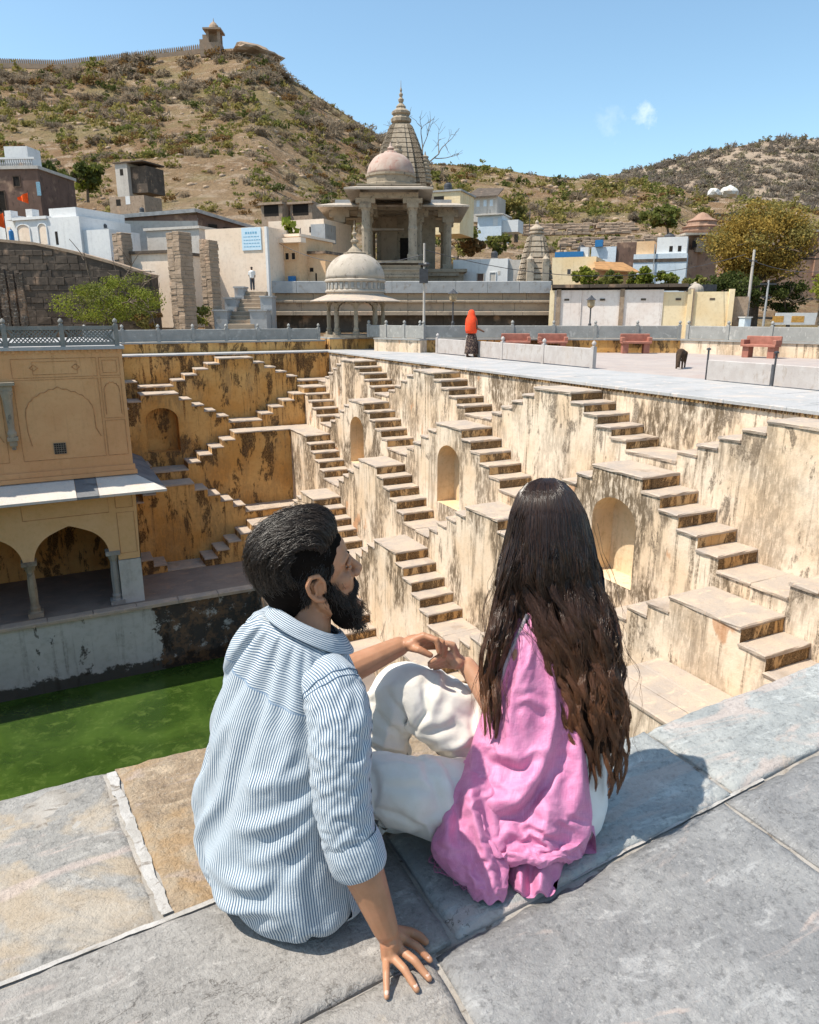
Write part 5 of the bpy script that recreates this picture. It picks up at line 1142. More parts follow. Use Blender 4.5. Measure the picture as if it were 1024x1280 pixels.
# ------------------------------------------------------------------ the stone ledge the couple sit on
def slate(name, a, b, ochre=.0, pink=.0, loc=(0, 0, 0), rough=.62, bd=.020, oc=((.39,.305,.215), (.43,.365,.29))):
    n = NT(name); p = n.mapv(n.pos(), loc=loc)
    c = n.mix(n.ramp(n.noise(p, 3.2, 8, .66, .5), .36, .64), a, b)
    fl = n.noise(n.mapv(p, (1, 2.6, 1), rot=(0, 0, .5)), 5.5, 9, .68, .8)
    c = n.mix(n.math('MULTIPLY', n.ramp(fl, .52, .66), .70), c, tuple(min(1, x*1.45) for x in b))
    c = n.mix(n.math('MULTIPLY', n.ramp(n.noise(p, 38, 7, .78), .50, .66), .60), c, tuple(x*.45 for x in a))
    c = n.mix(n.math('MULTIPLY', n.ramp(n.noise(p, 85, 4, .7), .56, .72), .30), c, (.62, .60, .56))
    if ochre:
        o_ = n.ramp(n.noise(n.mapv(p, loc=(2, 5, 1)), 2.3, 7, .6, .9), .62-ochre*.28, .70-ochre*.24)
        c = n.mix(n.math('MULTIPLY', o_, .85), c, n.mix(n.ramp(n.noise(p, 9, 6, .7), .4, .65), (oc[0]), (oc[1])))
    if pink:
        o_ = n.ramp(n.noise(n.mapv(p, (1, 3.2, 1), rot=(0, 0, .35), loc=(9, 1, 4)), 2.6, 7, .6, 1.2), .62-pink*.22, .72-pink*.2)
        c = n.mix(n.math('MULTIPLY', o_, .6), c, (.50,.40,.35))
    ck = n.math('ABSOLUTE', n.math('SUBTRACT', n.noise(n.mapv(p, (1, 1.7, 1), rot=(0, 0, .45)), 1.9, 7, .62, .5), .5))
    crk = n.math('MULTIPLY', n.ramp(ck, .0010, .0035, 1, 0), n.ramp(n.noise(p, 1.3, 3), .58, .64))
    c = n.mix(n.math('MULTIPLY', crk, .65), c, (.075,.062,.05))
    st = n.n('ShaderNodeMath', operation='SNAP'); n.l(n.noise(n.mapv(p, (1, 1.6, 1), rot=(0, 0, .3)), 4.2, 9, .66, .6), st.inputs[0]); st.inputs[1].default_value = .085
    h = n.math('ADD', n.math('MULTIPLY', st.outputs[0], .75), n.math('ADD', n.math('MULTIPLY', n.noise(p, 26, 7, .72), .55), n.math('MULTIPLY', n.noise(p, 120, 3, .7), .16)))
    n.bump(h, .9, bd)
    return n.col(c, n.ramp(n.noise(p, 14, 4), .3, .7, rough-.1, rough+.15), .35)
M['slate_big'] = slate('blue_grey_slate', (.215,.212,.212), (.28,.275,.27), 0, .16)
M['slate_cop'] = slate('pale_blue_grey_slate', (.285,.295,.29), (.38,.385,.37), .08, .60, (3, 1, 0), .7)
M['slate_beige'] = slate('grey_beige_slate', (.255,.235,.215), (.33,.305,.28), .16, .14, (7, 3, 0), .7, .026)
M['slate_warm'] = slate('grey_slate_with_ochre', (.26,.245,.225), (.32,.30,.275), .30, .08, (1, 8, 0), .7, .026)
M['slate_ochre'] = slate('ochre_cleft_sandstone', (.36,.26,.17), (.43,.33,.23), .62, .4, (4, 4, 0), .8, .055, ((.44,.285,.15), (.47,.37,.26)))
M['mortar'] = stone('lime_mortar', (.25,.225,.195), (.38,.35,.315), (.15,.125,.10), sc=6, vein=(.40,.34,.28), rough=.95)
M['pale_mortar'] = stone('pale_mortar', (.36,.335,.305), (.47,.445,.42), (.22,.19,.16), sc=7, vein=(.30,.26,.22), rough=.95)
lg = thing('stone_ledge', None, None, (.6, 1.2, 0), kind='structure')
def slab(cs, m, z=0.0, nx=46, ny=30, amp=.0035, seed=0, thick=.085, name='slab', edge=.006):
    """irregular cleft stone slab between four corners (counter-clockwise from near-left)"""
    a, b, c, d = [np.array(q, float) for q in cs]; top = []
    for j in range(ny+1):
        row = []
        for i in range(nx+1):
            u, v = i/nx, j/ny; p = (a*(1-u)+b*u)*(1-v)+(d*(1-u)+c*u)*v
            q = Vector((p[0]*3, p[1]*3, seed*7.7))
            lv = mnoise.fractal(q, 1, 2, 5); h = amp*lv+.0025*round(2.2*mnoise.noise(q*.9+Vector((3, 0, 0))))
            e = min(u*np.linalg.norm(b-a), (1-u)*np.linalg.norm(b-a), v*np.linalg.norm(d-a), (1-v)*np.linalg.norm(d-a))
            if e < .02: h -= .010*(1-e/.02)**2*(1+.8*mnoise.noise(q*6))
            if e < .001:
                w_ = edge*mnoise.fractal(q*3.1, 1, 2, 4); cen = (a+b+c+d)/4; dr = cen-p; p = p+dr/np.linalg.norm(dr)*(abs(w_)+.001)
            row.append((p[0], p[1], z+h))
        top.append(row)
    v = np.array(top).reshape(-1, 3); W = nx+1
    f = [(j*W+i, j*W+i+1, (j+1)*W+i+1, (j+1)*W+i) for j in range(ny) for i in range(nx)]
    ring = [i for i in range(W)]+[j*W+nx for j in range(1, ny+1)]+[ny*W+i for i in range(nx-1, -1, -1)]+[j*W for j in range(ny-1, 0, -1)]
    base = len(v); low = v[ring].copy(); low[:, 2] = z-thick; v = np.concatenate([v, low]); k = len(ring)
    f += [(ring[(i+1) % k], ring[i], base+i, base+(i+1) % k) for i in range(k)]
    me = np_mesh(name, v-np.array(lg.location), np.array(f), m, smooth=False)
    sm = np.ones(len(f), bool); sm[nx*ny:] = False; me.polygons.foreach_set('use_smooth', sm)
    return link(name, me, lg)
g = .0035
def jf(x): return 1.035+.081*x                     # near joint of the coping strip
def ff(x): return 1.420+.064*x                     # far edge of the coping strip
def strip(x0, x1, m, seed): return slab([(x0+g, jf(x0)+g), (x1-g, jf(x1)+g), (x1-g, ff(x1)-g), (x0+g, ff(x0)-g)], m, 0, 60, 30, seed=seed)
strip(-2.6, -.9, M['slate_beige'], 1); strip(-.9, .66, M['slate_beige'], 2); strip(.66, 1.62, M['slate_cop'], 3); strip(1.62, 3.0, M['slate_cop'], 4); strip(3.0, 4.6, M['slate_cop'], 5)
def near(x0, x1, m, seed, y0=-1.6, skew=0.0): return slab([(x0+g+skew, y0), (x1-g+skew*.6, y0), (x1-g, jf(x1)-g), (x0+g, jf(x0)-g)], m, -.002, 70, 80, seed=seed, amp=.003)
near(-2.6, -.7, M['slate_warm'], 6); near(-.7, .60, M['slate_beige'], 7, skew=-.3); near(.60, 1.565, M['slate_big'], 8, skew=-.08); near(1.565, 3.4, M['slate_big'], 9)
near(3.4, 5.2, M['slate_big'], 10)
FE = 2.095
for (x0, x1, m, sd) in ((-2.0, -.95, 'slate_warm', 11), (-.95, .075, 'slate_warm', 12), (.097, .98, 'slate_ochre', 13)):
    slab([(x0+.02, ff(x0)+.004), (x1+.03, ff(x1)+.004), (x1-.035, FE), (x0-.035, FE)], M[m], -.012, 56, 36, seed=sd, amp=.011 if sd == 13 else .004)
tag(MB().add([(-2.6,-1.6,-.016),(4.6,-1.6,-.016),(4.6,ff(4.6)-.02,-.016),(.95,ff(.95)-.02,-.016),(.95,FE-.02,-.016),(-2.6,FE-.02,-.016)], [tuple(range(6))]).build('mortar_bed', M['mortar']), kind='structure')
mb = MB(); mb.box(-2.6, .96, ff(.2)+.03, FE-.03, -1.3, -.09)
tag(mb.build('ledge_support', M['cream']), kind='structure')
# lime pointing in the wide cross joint and pale worn edge along the long joint
for x0, y0, x1, y1, w_ in ((.113, 1.45, .050, 2.07, .030), (-.25, 1.412, .22, 1.442, .014), (1.0, 1.122, 1.75, 1.18, .012)):
    mb = MB(); n_ = 60; L_ = math.hypot(x1-x0, y1-y0); nx_, ny_ = -(y1-y0)/L_, (x1-x0)/L_; vs = []
    for i in range(n_+1):
        t_ = i/n_; x, y = x0+(x1-x0)*t_, y0+(y1-y0)*t_; a = w_/2*(.85+.55*mnoise.noise(Vector((x*17, y*17, 1)))+.25*mnoise.noise(Vector((x*60, y*60, 1)))); b = w_/2*(.85+.55*mnoise.noise(Vector((x*17, y*17, 9)))+.25*mnoise.noise(Vector((x*60, y*60, 9))))
        zz_ = -.0095+.0008*mnoise.noise(Vector((x*12, y*12, 4))); vs += [(x-nx_*a, y-ny_*a, zz_), (x+nx_*b, y+ny_*b, zz_)]
    mb.add(vs, [(2*i, 2*i+2, 2*i+3, 2*i+1) for i in range(n_)]); o = mb.build('mortar_joint', M['pale_mortar'], lg, lg.location)
# ------------------------------------------------------------------ figure tools
def A3(*p): return np.array(p, float)
def unit(v): v = np.asarray(v, float); return v/(np.linalg.norm(v)+1e-12)
class Flesh:
    """overlapping rounded volumes, fused by a voxel remesh into one continuous skin"""
    def __init__(s): s.mb = MB()
    def chain(s, pts, rad, n=14):
        pts = [A3(*p) for p in pts]; d0 = unit(pts[1]-pts[0]); d1 = unit(pts[-1]-pts[-2]); P = []; Rr = []
        for k in (1.0, .92, .7, .38): P.append(pts[0]-d0*rad[0]*k); Rr.append(rad[0]*math.sqrt(max(.0004, 1-k*k)))
        m = len(pts)
        for i in range(m-1):
            for q in range(4):
                t = q/4; P.append(pts[i]*(1-t)+pts[i+1]*t); Rr.append(rad[i]*(1-t)+rad[i+1]*t)
        P.append(pts[-1]); Rr.append(rad[-1])
        for k in (.38, .7, .92, 1.0): P.append(pts[-1]+d1*rad[-1]*k); Rr.append(rad[-1]*math.sqrt(max(.0004, 1-k*k)))
        s.mb.tube(P, Rr, n); return s
    def ell(s, c, r, Mx=None, n=16):
        vs = []; k = n//2+1
        for j in range(k):
            th = math.pi*j/(k-1); th = min(max(th, .03), math.pi-.03)
            for i in range(n):
                a = 2*math.pi*i/n; p = A3(r[0]*math.sin(th)*math.cos(a), r[1]*math.sin(th)*math.sin(a), r[2]*math.cos(th))
                if Mx is not None: p = Mx @ p
                vs.append(p+np.asarray(c, float))
        fs = [(j*n+i, (j+1)*n+i, (j+1)*n+(i+1)%n, j*n+(i+1)%n) for j in range(k-1) for i in range(n)]+[tuple(range(n)), tuple(range((k-1)*n, k*n))[::-1]]
        s.mb.add(vs, fs); return s
    def fuse(s, name, mat, parent, vox=.0035, it=6, origin=None):
        me = s.mb.mesh(name, mat); o = D.objects.new('tmp', me); C.objects.link(o)
        m1 = o.modifiers.new('r', 'REMESH'); m1.mode = 'VOXEL'; m1.voxel_size = vox; m1.use_smooth_shade = True
        m2 = o.modifiers.new('s', 'SMOOTH'); m2.factor = .5; m2.iterations = it
        dg = bpy.context.evaluated_depsgraph_get(); me2 = D.meshes.new_from_object(o.evaluated_get(dg)); D.objects.remove(o)
        me2.name = name; me2.materials.clear(); me2.materials.append(mat); me2.polygons.foreach_set('use_smooth', [True]*len(me2.polygons))
        if origin is not None: me2.transform(Matrix.Translation(-Vector([float(c) for c in origin])))
        return link(name, me2, parent)
def cat(P, m):
    """Catmull-Rom resample of rows P (k,n) to m rows"""
    P = np.asarray(P, float); k = len(P); t = np.linspace(0, k-1, m); i = np.clip(t.astype(int), 0, k-2); f = (t-i)[:, None]
    p0, p1, p2, p3 = P[np.maximum(i-1, 0)], P[i], P[i+1], P[np.minimum(i+2, k-1)]
    return .5*((2*p1)+(-p0+p2)*f+(2*p0-5*p1+4*p2-p3)*f**2+(-p0+3*p1-3*p2+p3)*f**3)
def grid_obj(name, G, mats, parent, origin, uv=None, closed=True, smooth=True, disp=None, thick=0.0, flip=False):
    """G (m,n,3) grid; closed wraps the second index; disp (m,n) pushes along the normals; thick gives a hem"""
    m, n, _ = G.shape
    gu = (np.roll(G, -1, 1)-np.roll(G, 1, 1)) if closed else np.gradient(G, axis=1); gv = np.gradient(G, axis=0)
    N = np.cross(gu, gv); N /= np.linalg.norm(N, axis=2)[:, :, None]+1e-9
    if flip: N = -N
    if disp is not None: G = G+N*disp[:, :, None]
    if closed: G = np.concatenate([G, G[:, :1]], 1); N = np.concatenate([N, N[:, :1]], 1); W = n+1
    else: W = n
    if uv is None:
        uu, vv = np.meshgrid(np.linspace(0, 1, W), np.linspace(0, 1, m)); uv = np.stack([uu, vv], 2)
    elif closed and uv.shape[1] == n: uv = np.concatenate([uv, uv[:, :1]], 1)
    i, j = np.meshgrid(np.arange(m-1), np.arange(W-1), indexing='ij'); a = (i*W+j).ravel()
    F_ = np.stack([a, a+1, a+W+1, a+W], 1)
    v = G.reshape(-1, 3)
    if flip: F_ = F_[:, ::-1]
    if thick:
        v2 = (G-N*thick).reshape(-1, 3); b = len(v); F2 = F_[:, ::-1]+b; v = np.concatenate([v, v2]); rim = []
        for r_ in (0, m-1):
            q = r_*W+np.arange(W-1); rim.append(np.stack([q, q+1, q+1+b, q+b], 1))
        if not closed:
            for c_ in (0, W-1):
                q = np.arange(m-1)*W+c_; rim.append(np.stack([q, q+W, q+W+b, q+b], 1))
        F_ = np.concatenate([F_, F2]+rim); uvf = np.concatenate([uv.reshape(-1, 2)]*2)
    else: uvf = uv.reshape(-1, 2)
    me = np_mesh(name, v-np.asarray(origin, float), F_, mats, smooth=smooth, uv=uvf)
    return link(name, me, parent), G, N
def rings(spec, m, n, pw=2.3):
    """spec rows: centre(3), e1(3), e2(3), a_minus, a_plus, b_minus, b_plus -> grid (m,n,3) and angles"""
    S_ = cat(spec, m); th = np.linspace(0, 2*np.pi, n, endpoint=False); c, s = np.cos(th), np.sin(th)
    q = (np.abs(c)**pw+np.abs(s)**pw)**(-1/pw); c, s = c*q, s*q
    a = np.where(c[None] > 0, S_[:, 10:11], S_[:, 9:10]); b = np.where(s[None] > 0, S_[:, 12:13], S_[:, 11:12])
    G = S_[:, None, 0:3]+(a*c[None])[:, :, None]*S_[:, None, 3:6]+(b*s[None])[:, :, None]*S_[:, None, 6:9]
    return G, th
def nz(x, y, z=0.0, oct=3): return mnoise.fractal(Vector((x, y, z)), 1.0, 2.0, oct)
def nmap(fn, m, n): return np.array([[fn(i/(m-1), j/n) for j in range(n)] for i in range(m)])
def seg_fold(U_, V_, x0, y0, x1, y1, w_, amp):
    """ridge (amp>0) or crease along a segment in cloth coordinates"""
    d = np.array([x1-x0, y1-y0]); L = np.hypot(*d); t = np.clip(((U_-x0)*d[0]+(V_-y0)*d[1])/L**2, 0, 1)
    r = np.hypot(U_-x0-t*d[0], V_-y0-t*d[1]); return amp*np.exp(-(r/w_)**2)*np.sin(np.pi*np.clip(t, .03, .97))**.5
def topx(G):
    d = G-_eye; w_ = d @ _fw; return 512+F_PX*(d @ _rt)/w_, 640-F_PX*(d @ _up)/w_
def ribbons(name, P, rad, mat, parent, origin, nside=3):
    """strands P (k,m,3), rad (k,m) -> three-sided tapering tubes in one mesh"""
    k, m, _ = P.shape; T = np.gradient(P, axis=1); T /= np.linalg.norm(T, axis=2)[:, :, None]+1e-9
    ref = np.array([.3, .2, .93]); s = np.cross(T, ref); s /= np.linalg.norm(s, axis=2)[:, :, None]+1e-9; u = np.cross(T, s)
    V_ = []
    for q in range(nside):
        a = 2*math.pi*q/nside; V_.append(P+rad[:, :, None]*(s*math.cos(a)+u*math.sin(a)))
    V_ = np.stack(V_, 2).reshape(-1, 3); base = (np.arange(k)*m*nside)[:, None, None]+(np.arange(m-1)*nside)[None, :, None]
    q = np.arange(nside)[None, None]; q2 = (q+1) % nside
    F_ = np.stack([base+q, base+q2, base+nside+q2, base+nside+q], 3).reshape(-1, 4)
    return link(name, np_mesh(name, V_-np.asarray(origin, float), F_, mat, smooth=True), parent)
def skin(name, c, c2):
    n = NT(name); p = n.pos()
    k = n.mix(n.ramp(n.noise(p, 22, 5, .6), .35, .65), c, c2)
    k = n.mix(n.math('MULTIPLY', n.ramp(n.noise(p, 9, 3), .5, .7), .35), k, (c[0]*1.05, c[1]*.72, c[2]*.66))
    n.b.inputs['Subsurface Weight'].default_value = .12; n.b.inputs['Subsurface Radius'].default_value = (.012, .005, .003); n.b.inputs['Subsurface Scale'].default_value = .6
    n.bump(n.math('ADD', n.noise(p, 260, 3, .6), n.math('MULTIPLY', n.noise(p, 70, 4, .6), 1.2)), .22, .0012)
    return n.col(k, .48, .4)
M['skin_m'] = skin('tanned_skin', (.43,.215,.12), (.37,.18,.095)); M['skin_w'] = skin('light_tanned_skin', (.50,.275,.17), (.44,.235,.14))
def hairmat(name, a, b, tip=None, rough=.34):
    n = NT(name); g_ = n.n('ShaderNodeNewGeometry'); ri = g_.outputs['Random Per Island']
    c = n.mix(ri, a, b)
    if tip:
        z = n.n('ShaderNodeSeparateXYZ'); n.l(n.pos(), z.inputs[0]); c = n.mix(n.math('MULTIPLY', n.ramp(z.outputs[2], .72, .20), .9), c, n.mix(ri, tip, tuple(x*.5 for x in tip)))
    n.col(c, rough, .5); n.b.inputs['Anisotropic'].default_value = 0.0
    return n.m
M['hair_m'] = hairmat('dark_brown_hair', (.011,.008,.006), (.040,.027,.019), rough=.36); M['hair_base'] = flat('hair_shadow_underlayer', (.008,.006,.005), .95, .2, 30, .05); M['hair_base_w'] = flat('brown_hair_shadow_underlayer', (.018,.010,.007), .95, .2, 30, .05)  # caps darkened and matte so they read as shadow beneath the strands
M['beard'] = hairmat('dark_beard', (.012,.008,.006), (.034,.022,.015), rough=.5)
M['hair_w'] = hairmat('long_brown_hair', (.011,.0065,.0045), (.048,.023,.013), tip=(.24,.10,.042), rough=.28)
def cloth(name, c, c2, weave=900, rough=.8, sheen=.3):
    n = NT(name); uv = n.n('ShaderNodeTexCoord').outputs['UV']; p = n.pos()
    k = n.mix(n.ramp(n.noise(p, 14, 5, .6), .35, .65), c, c2)
    n.b.inputs['Sheen Weight'].default_value = sheen; n.b.inputs['Sheen Roughness'].default_value = .4
    n.bump(n.math('ADD', n.noise(p, 420, 2, .6), n.math('MULTIPLY', n.noise(p, 38, 5, .6), 2.2)), .35, .002)
    return n.col(k, rough, .2)
M['linen'] = cloth('cream_linen_trousers', (.68,.635,.565), (.74,.70,.64)); M['charcoal'] = cloth('charcoal_trousers', (.055,.06,.07), (.075,.08,.09))
M['white_top'] = cloth('white_cotton_top', (.72,.71,.69), (.76,.75,.73))
def stripes(name, split=None, axis='U', period=.0056):
    """fine blue and white stripes in cloth coordinates (metres); above V=split they run across"""
    n = NT(name); s = n.n('ShaderNodeSeparateXYZ'); n.l(n.n('ShaderNodeTexCoord').outputs['UV'], s.inputs[0]); u, v = s.outputs[0], s.outputs[1]; p = n.pos()
    wob = n.math('MULTIPLY', n.noise(p, 9, 3), .006)
    def wave(q):
        x = n.math('SINE', n.math('MULTIPLY', n.math('ADD', q, wob), 2*math.pi/period)); return n.ramp(x, -.35, .35)
    f = wave(u if axis == 'U' else v)
    if split is not None:
        f2 = wave(n.attr('yoke')); m = n.math('GREATER_THAN', v, split); x = n.n('ShaderNodeMix', data_type='FLOAT'); n.l(m, x.inputs[0]); n.l(f, x.inputs[2]); n.l(f2, x.inputs[3]); f = x.outputs[0]
    c = n.mix(f, (.55,.575,.585), (.07,.12,.19))
    fade = n.ramp(n.noise(p, 6, 5, .6), .35, .7); c = n.mix(n.math('MULTIPLY', fade, .30), c, (.40,.47,.53))
    if split is not None:
        d = n.math('ABSOLUTE', n.math('SUBTRACT', v, split)); c = n.mix(n.math('MULTIPLY', n.ramp(d, .0012, .0028, 1, 0), .6), c, (.12,.20,.31))
    n.bump(n.math('ADD', n.noise(p, 500, 2), n.math('MULTIPLY', n.noise(p, 45, 5, .65), 2.5)), .4, .002)
    n.b.inputs['Sheen Weight'].default_value = .15
    return n.col(c, .85, .2)

# ------------------------------------------------------------------ cloth: let the sewn shapes crumple and sag a little under their own weight
SIM = []
def settle(o, pin, grow=.06, bend=.4, mass=.25, sub=1): SIM.append((o, np.asarray(pin, float).ravel(), grow, bend, mass, sub))
def run_cloth(frames=24):
    sc = bpy.context.scene; sc.frame_start = 1; sc.frame_end = frames+2; sc.frame_set(1)
    for o, pin, grow, bend, mass, sub in SIM:
        vg = o.vertex_groups.new(name='pin')
        q = np.round(np.clip(pin+.0, 0, 1)*100).astype(int)
        for k in np.unique(q):
            if k > 0: vg.add(np.nonzero(q == k)[0].tolist(), k/100, 'REPLACE')
        m = o.modifiers.new('cloth', 'CLOTH'); st = m.settings; st.quality = 5; st.mass = mass; st.tension_stiffness = st.compression_stiffness = 12; st.shear_stiffness = 6; st.bending_stiffness = bend
        st.air_damping = 3; st.tension_damping = st.compression_damping = 6; st.bending_damping = .6; st.vertex_group_mass = 'pin'; st.pin_stiffness = 50.0; st.effector_weights.gravity = .35; st.shrink_min = -grow; st.shrink_max = -grow
        m.collision_settings.use_collision = False; m.collision_settings.use_self_collision = False; m.point_cache.frame_start = 1; m.point_cache.frame_end = frames+2
        if sub: s2 = o.modifiers.new('smooth', 'SUBSURF'); s2.levels = s2.render_levels = sub; s2.subdivision_type = 'CATMULL_CLARK'; s2.boundary_smooth = 'ALL'
    for f in range(1, frames+1): sc.frame_set(f)
    dg = bpy.context.evaluated_depsgraph_get(); done = []
    for o, *_ in SIM: done.append((o, D.meshes.new_from_object(o.evaluated_get(dg), preserve_all_data_layers=True, depsgraph=dg)))
    for o, me in done:
        nm = o.data.name; o.modifiers.clear(); old = o.data; o.data = me; D.meshes.remove(old); me.name = nm; o.vertex_groups.clear()
        me.polygons.foreach_set('use_smooth', [True]*len(me.polygons))
        co = np.empty(len(me.vertices)*3, np.float32); me.vertices.foreach_get('co', co); co = co.reshape(-1, 3)
        base = np.array(o.matrix_world.translation); p_ = o.parent
        while p_ is not None: base = base+np.array(p_.location); p_ = p_.parent
        low = .004-base[2]; co[:, 2] = np.maximum(co[:, 2], low); me.vertices.foreach_set('co', co.ravel()); me.update()
    sc.frame_set(1)
# ------------------------------------------------------------------ the man
man = thing('person', 'bearded man in a blue striped shirt sitting, leaning on one hand, looking at the woman', 'person', (.40, 1.38, 0))
MO = A3(.40, 1.38, 0)
mF = unit(A3(.918, .396, 0)); mR = unit(A3(.396, -.918, -.07))
# head frame
hf = unit(A3(.985, -.11, .185)); hl = unit(np.cross((0, 0, 1), hf)); hu = np.cross(hf, hl)
HM = np.stack([hf, hl, hu], 1); HO = at(390, 722, 1.565)
hd = lambda x, y, z: HO+HM @ (A3(x, y, z)*.94)
neck0 = at(382, 806, 1.545)
B = Flesh()
def head(B, hd, HM, ears=True):
    B.ell(hd(-.006, 0, .045), (.094, .075, .088), HM, 24); B.ell(hd(.036, 0, .046), (.052, .064, .060), HM, 20)
    B.ell(hd(.042, 0, -.020), (.048, .056, .078), HM, 20)
    for s in (1, -1):
        B.ell(hd(.056, s*.040, -.010), (.026, .024, .022), HM, 12); B.chain([hd(.005, s*.054, -.045), hd(.035, s*.047, -.078), hd(.070, s*.018, -.098)], [.019, .020, .019], 10)
        B.chain([hd(.083, s*.008, .040), hd(.079, s*.034, .043), hd(.064, s*.052, .034)], [.009, .010, .009], 8)
        B.ell(hd(.100, s*.012, -.016), (.011, .009, .008), HM, 10)
        if not ears: continue
        e = lambda a, b, c: hd(-.006+a, s*(.076+c), .004+b)
        B.chain([e(.016, -.016, .0), e(.018, .010, .006), e(.008, .030, .011), e(-.010, .033, .014), e(-.022, .018, .017), e(-.020, -.004, .015), e(-.008, -.024, .009), e(.008, -.030, .004)], [.0045, .0045, .005, .0052, .0052, .005, .0055, .0062], 8)
        B.ell(e(.002, .004, .000), (.015, .005, .026), HM, 12); B.chain([e(.004, .016, .006), e(-.006, .010, .010), e(-.004, -.010, .007)], [.0035, .004, .004], 6)
    B.ell(hd(.076, 0, -.094), (.022, .024, .020), HM, 14)
    B.chain([hd(.086, 0, .034), hd(.097, 0, .012), hd(.110, 0, -.008)], [.0085, .009, .0108], 10); B.ell(hd(.108, 0, -.012), (.012, .012, .010), HM, 10)
    B.ell(hd(.090, 0, -.046), (.010, .022, .0065), HM, 12); B.ell(hd(.088, 0, -.059), (.010, .020, .0075), HM, 12)
head(B, hd, HM)
B.chain([hd(-.022, 0, .0), hd(-.022, 0, -.06), neck0], [.052, .052, .052], 18)
B.chain([neck0, at(372, 860, 1.57), at(352, 960, 1.61), at(345, 1080, 1.68)], [.050, .065, .10, .12], 18)
# right arm, planted behind; left arm reaching forward
rs, re, rw = at(420, 905, 1.46), at(437, 1058, 1.468), at(482, 1160, 1.492)
B.chain([rs, re], [.045, .043]); B.chain([re, re*.62+rw*.38+A3(.004, -.002, .004), rw], [.0425, .041, .0268]); B.chain([rw*1.25-re*.25*0-rw*.25, onz(490, 1180, .030)], [.0262, .0200])
ls, le, lw = at(325, 832, 1.70), at(384, 862, 1.76), at(499, 808, 1.86)
B.chain([ls, le], [.045, .042]); B.chain([le, le*.6+lw*.4, lw], [.042, .038, .0255])
# planted right hand: fingertips on the stone
kn = [(482.5, 1198, .026), (491, 1196, .030), (500, 1187, .031), (506.5, 1175, .029)]
tp = [(483.5, 1246, .008), (521, 1237, .008), (536.5, 1223, .008), (537.5, 1200, .008)]
nails = []
for (kx, ky, kz), (tx, ty, tz), r in zip(kn, tp, (.0074, .0083, .0087, .0083)):
    k_, t_ = onz(kx, ky, kz), onz(tx, ty, tz+.001); m_ = k_*.5+t_*.5+A3(0, 0, .009); m2 = k_*.22+t_*.78+A3(0, 0, .003)
    B.chain([rw*.45+k_*.55, k_], [.0125, .0105]); B.chain([k_, m_, m2, t_], [r+.0012, r+.0004, r-.0004, r-.0014], 10); nails.append((m2, t_, r))
B.ell((rw+onz(494, 1187, .024))/2, (.030, .028, .015), np.stack([unit(onz(494,1187,.02)-rw), unit(np.cross((0,0,1), onz(494,1187,.02)-rw)), unit(np.cross(unit(onz(494,1187,.02)-rw), unit(np.cross((0,0,1), onz(494,1187,.02)-rw))))], 1), 14)
th = [rw*.7+onz(504, 1172, .02)*.3, onz(513, 1166, .020), onz(524, 1170, .014), onz(532, 1177, .009)]
B.chain(th, [.014, .0115, .010, .0082], 10)
# left hand laid over hers
lk = [at(530, 795, 1.840), at(537, 797, 1.855), at(543, 801, 1.870), at(546, 807, 1.885)]
lm = [at(546, 800, 1.827), at(553, 803, 1.843), at(557, 808, 1.860), at(557, 814, 1.877)]
lt = [at(549, 815, 1.830), at(553, 818, 1.847), at(555, 821, 1.863), at(553, 824, 1.880)]
for a, b, c, r in zip(lk, lm, lt, (.0085, .0087, .0083, .0074)): B.chain([lw*.5+a*.5, a], [.0125, .0105]); B.chain([a, b, c], [r+.001, r, r-.0015], 10)
B.ell((lw+lk[1])/2, (.034, .026, .018), None, 14); B.chain([lw*.7+lk[0]*.3+A3(0,0,-.008), at(524, 812, 1.825), at(538, 819, 1.827)], [.0125, .0105, .008], 10)
body = B.fuse('body', M['skin_m'], man, .0026, 5, MO)
M['nail'] = flat('finger_nail', (.66,.42,.33), .35, .05)
for m2, t_, r in nails:
    d = unit(t_-m2); sd = unit(np.cross(d, (0, 0, 1))); q = Flesh(); q.ell(t_-d*.004+A3(0, 0, r*.62), (.0062, r*.62, .0022), np.stack([d, sd, np.cross(sd, d)], 1), 10); o = q.mb.mesh('nail', M['nail'], True, MO); link('nail', o, man)
# eyes and brow
for s in (1, -1):
    q = Flesh(); q.ell(hd(.0715, s*.031, .021), (.0095,)*3, None, 12); e = link('eye', q.mb.mesh('eye', flat('eye_white', (.48,.45,.43), .3), True, MO), man)
    q = Flesh(); q.ell(hd(.0795, s*.031, .020), (.003, .0055, .0055), HM, 10); link('iris', q.mb.mesh('iris', flat('brown_iris', (.05,.025,.012), .2), True, MO), e)
    q = Flesh(); q.chain([hd(.086, s*.018, .027), hd(.087, s*.032, .029), hd(.080, s*.045, .023)], [.0042, .0058, .0046], 8); q.chain([hd(.086, s*.018, .013), hd(.0855, s*.032, .0105), hd(.080, s*.044, .013)], [.0032, .0042, .0034], 8); link('eyelid', q.mb.mesh('eyelid', M['skin_m'], True, MO), man); q = Flesh(); q.chain([hd(.0905, s*.012, .040), hd(.0885, s*.030, .046), hd(.074, s*.048, .040)], [.0026, .0036, .0018], 8); link('eyebrow', q.mb.mesh('eyebrow', M['hair_base'], True, MO), man)
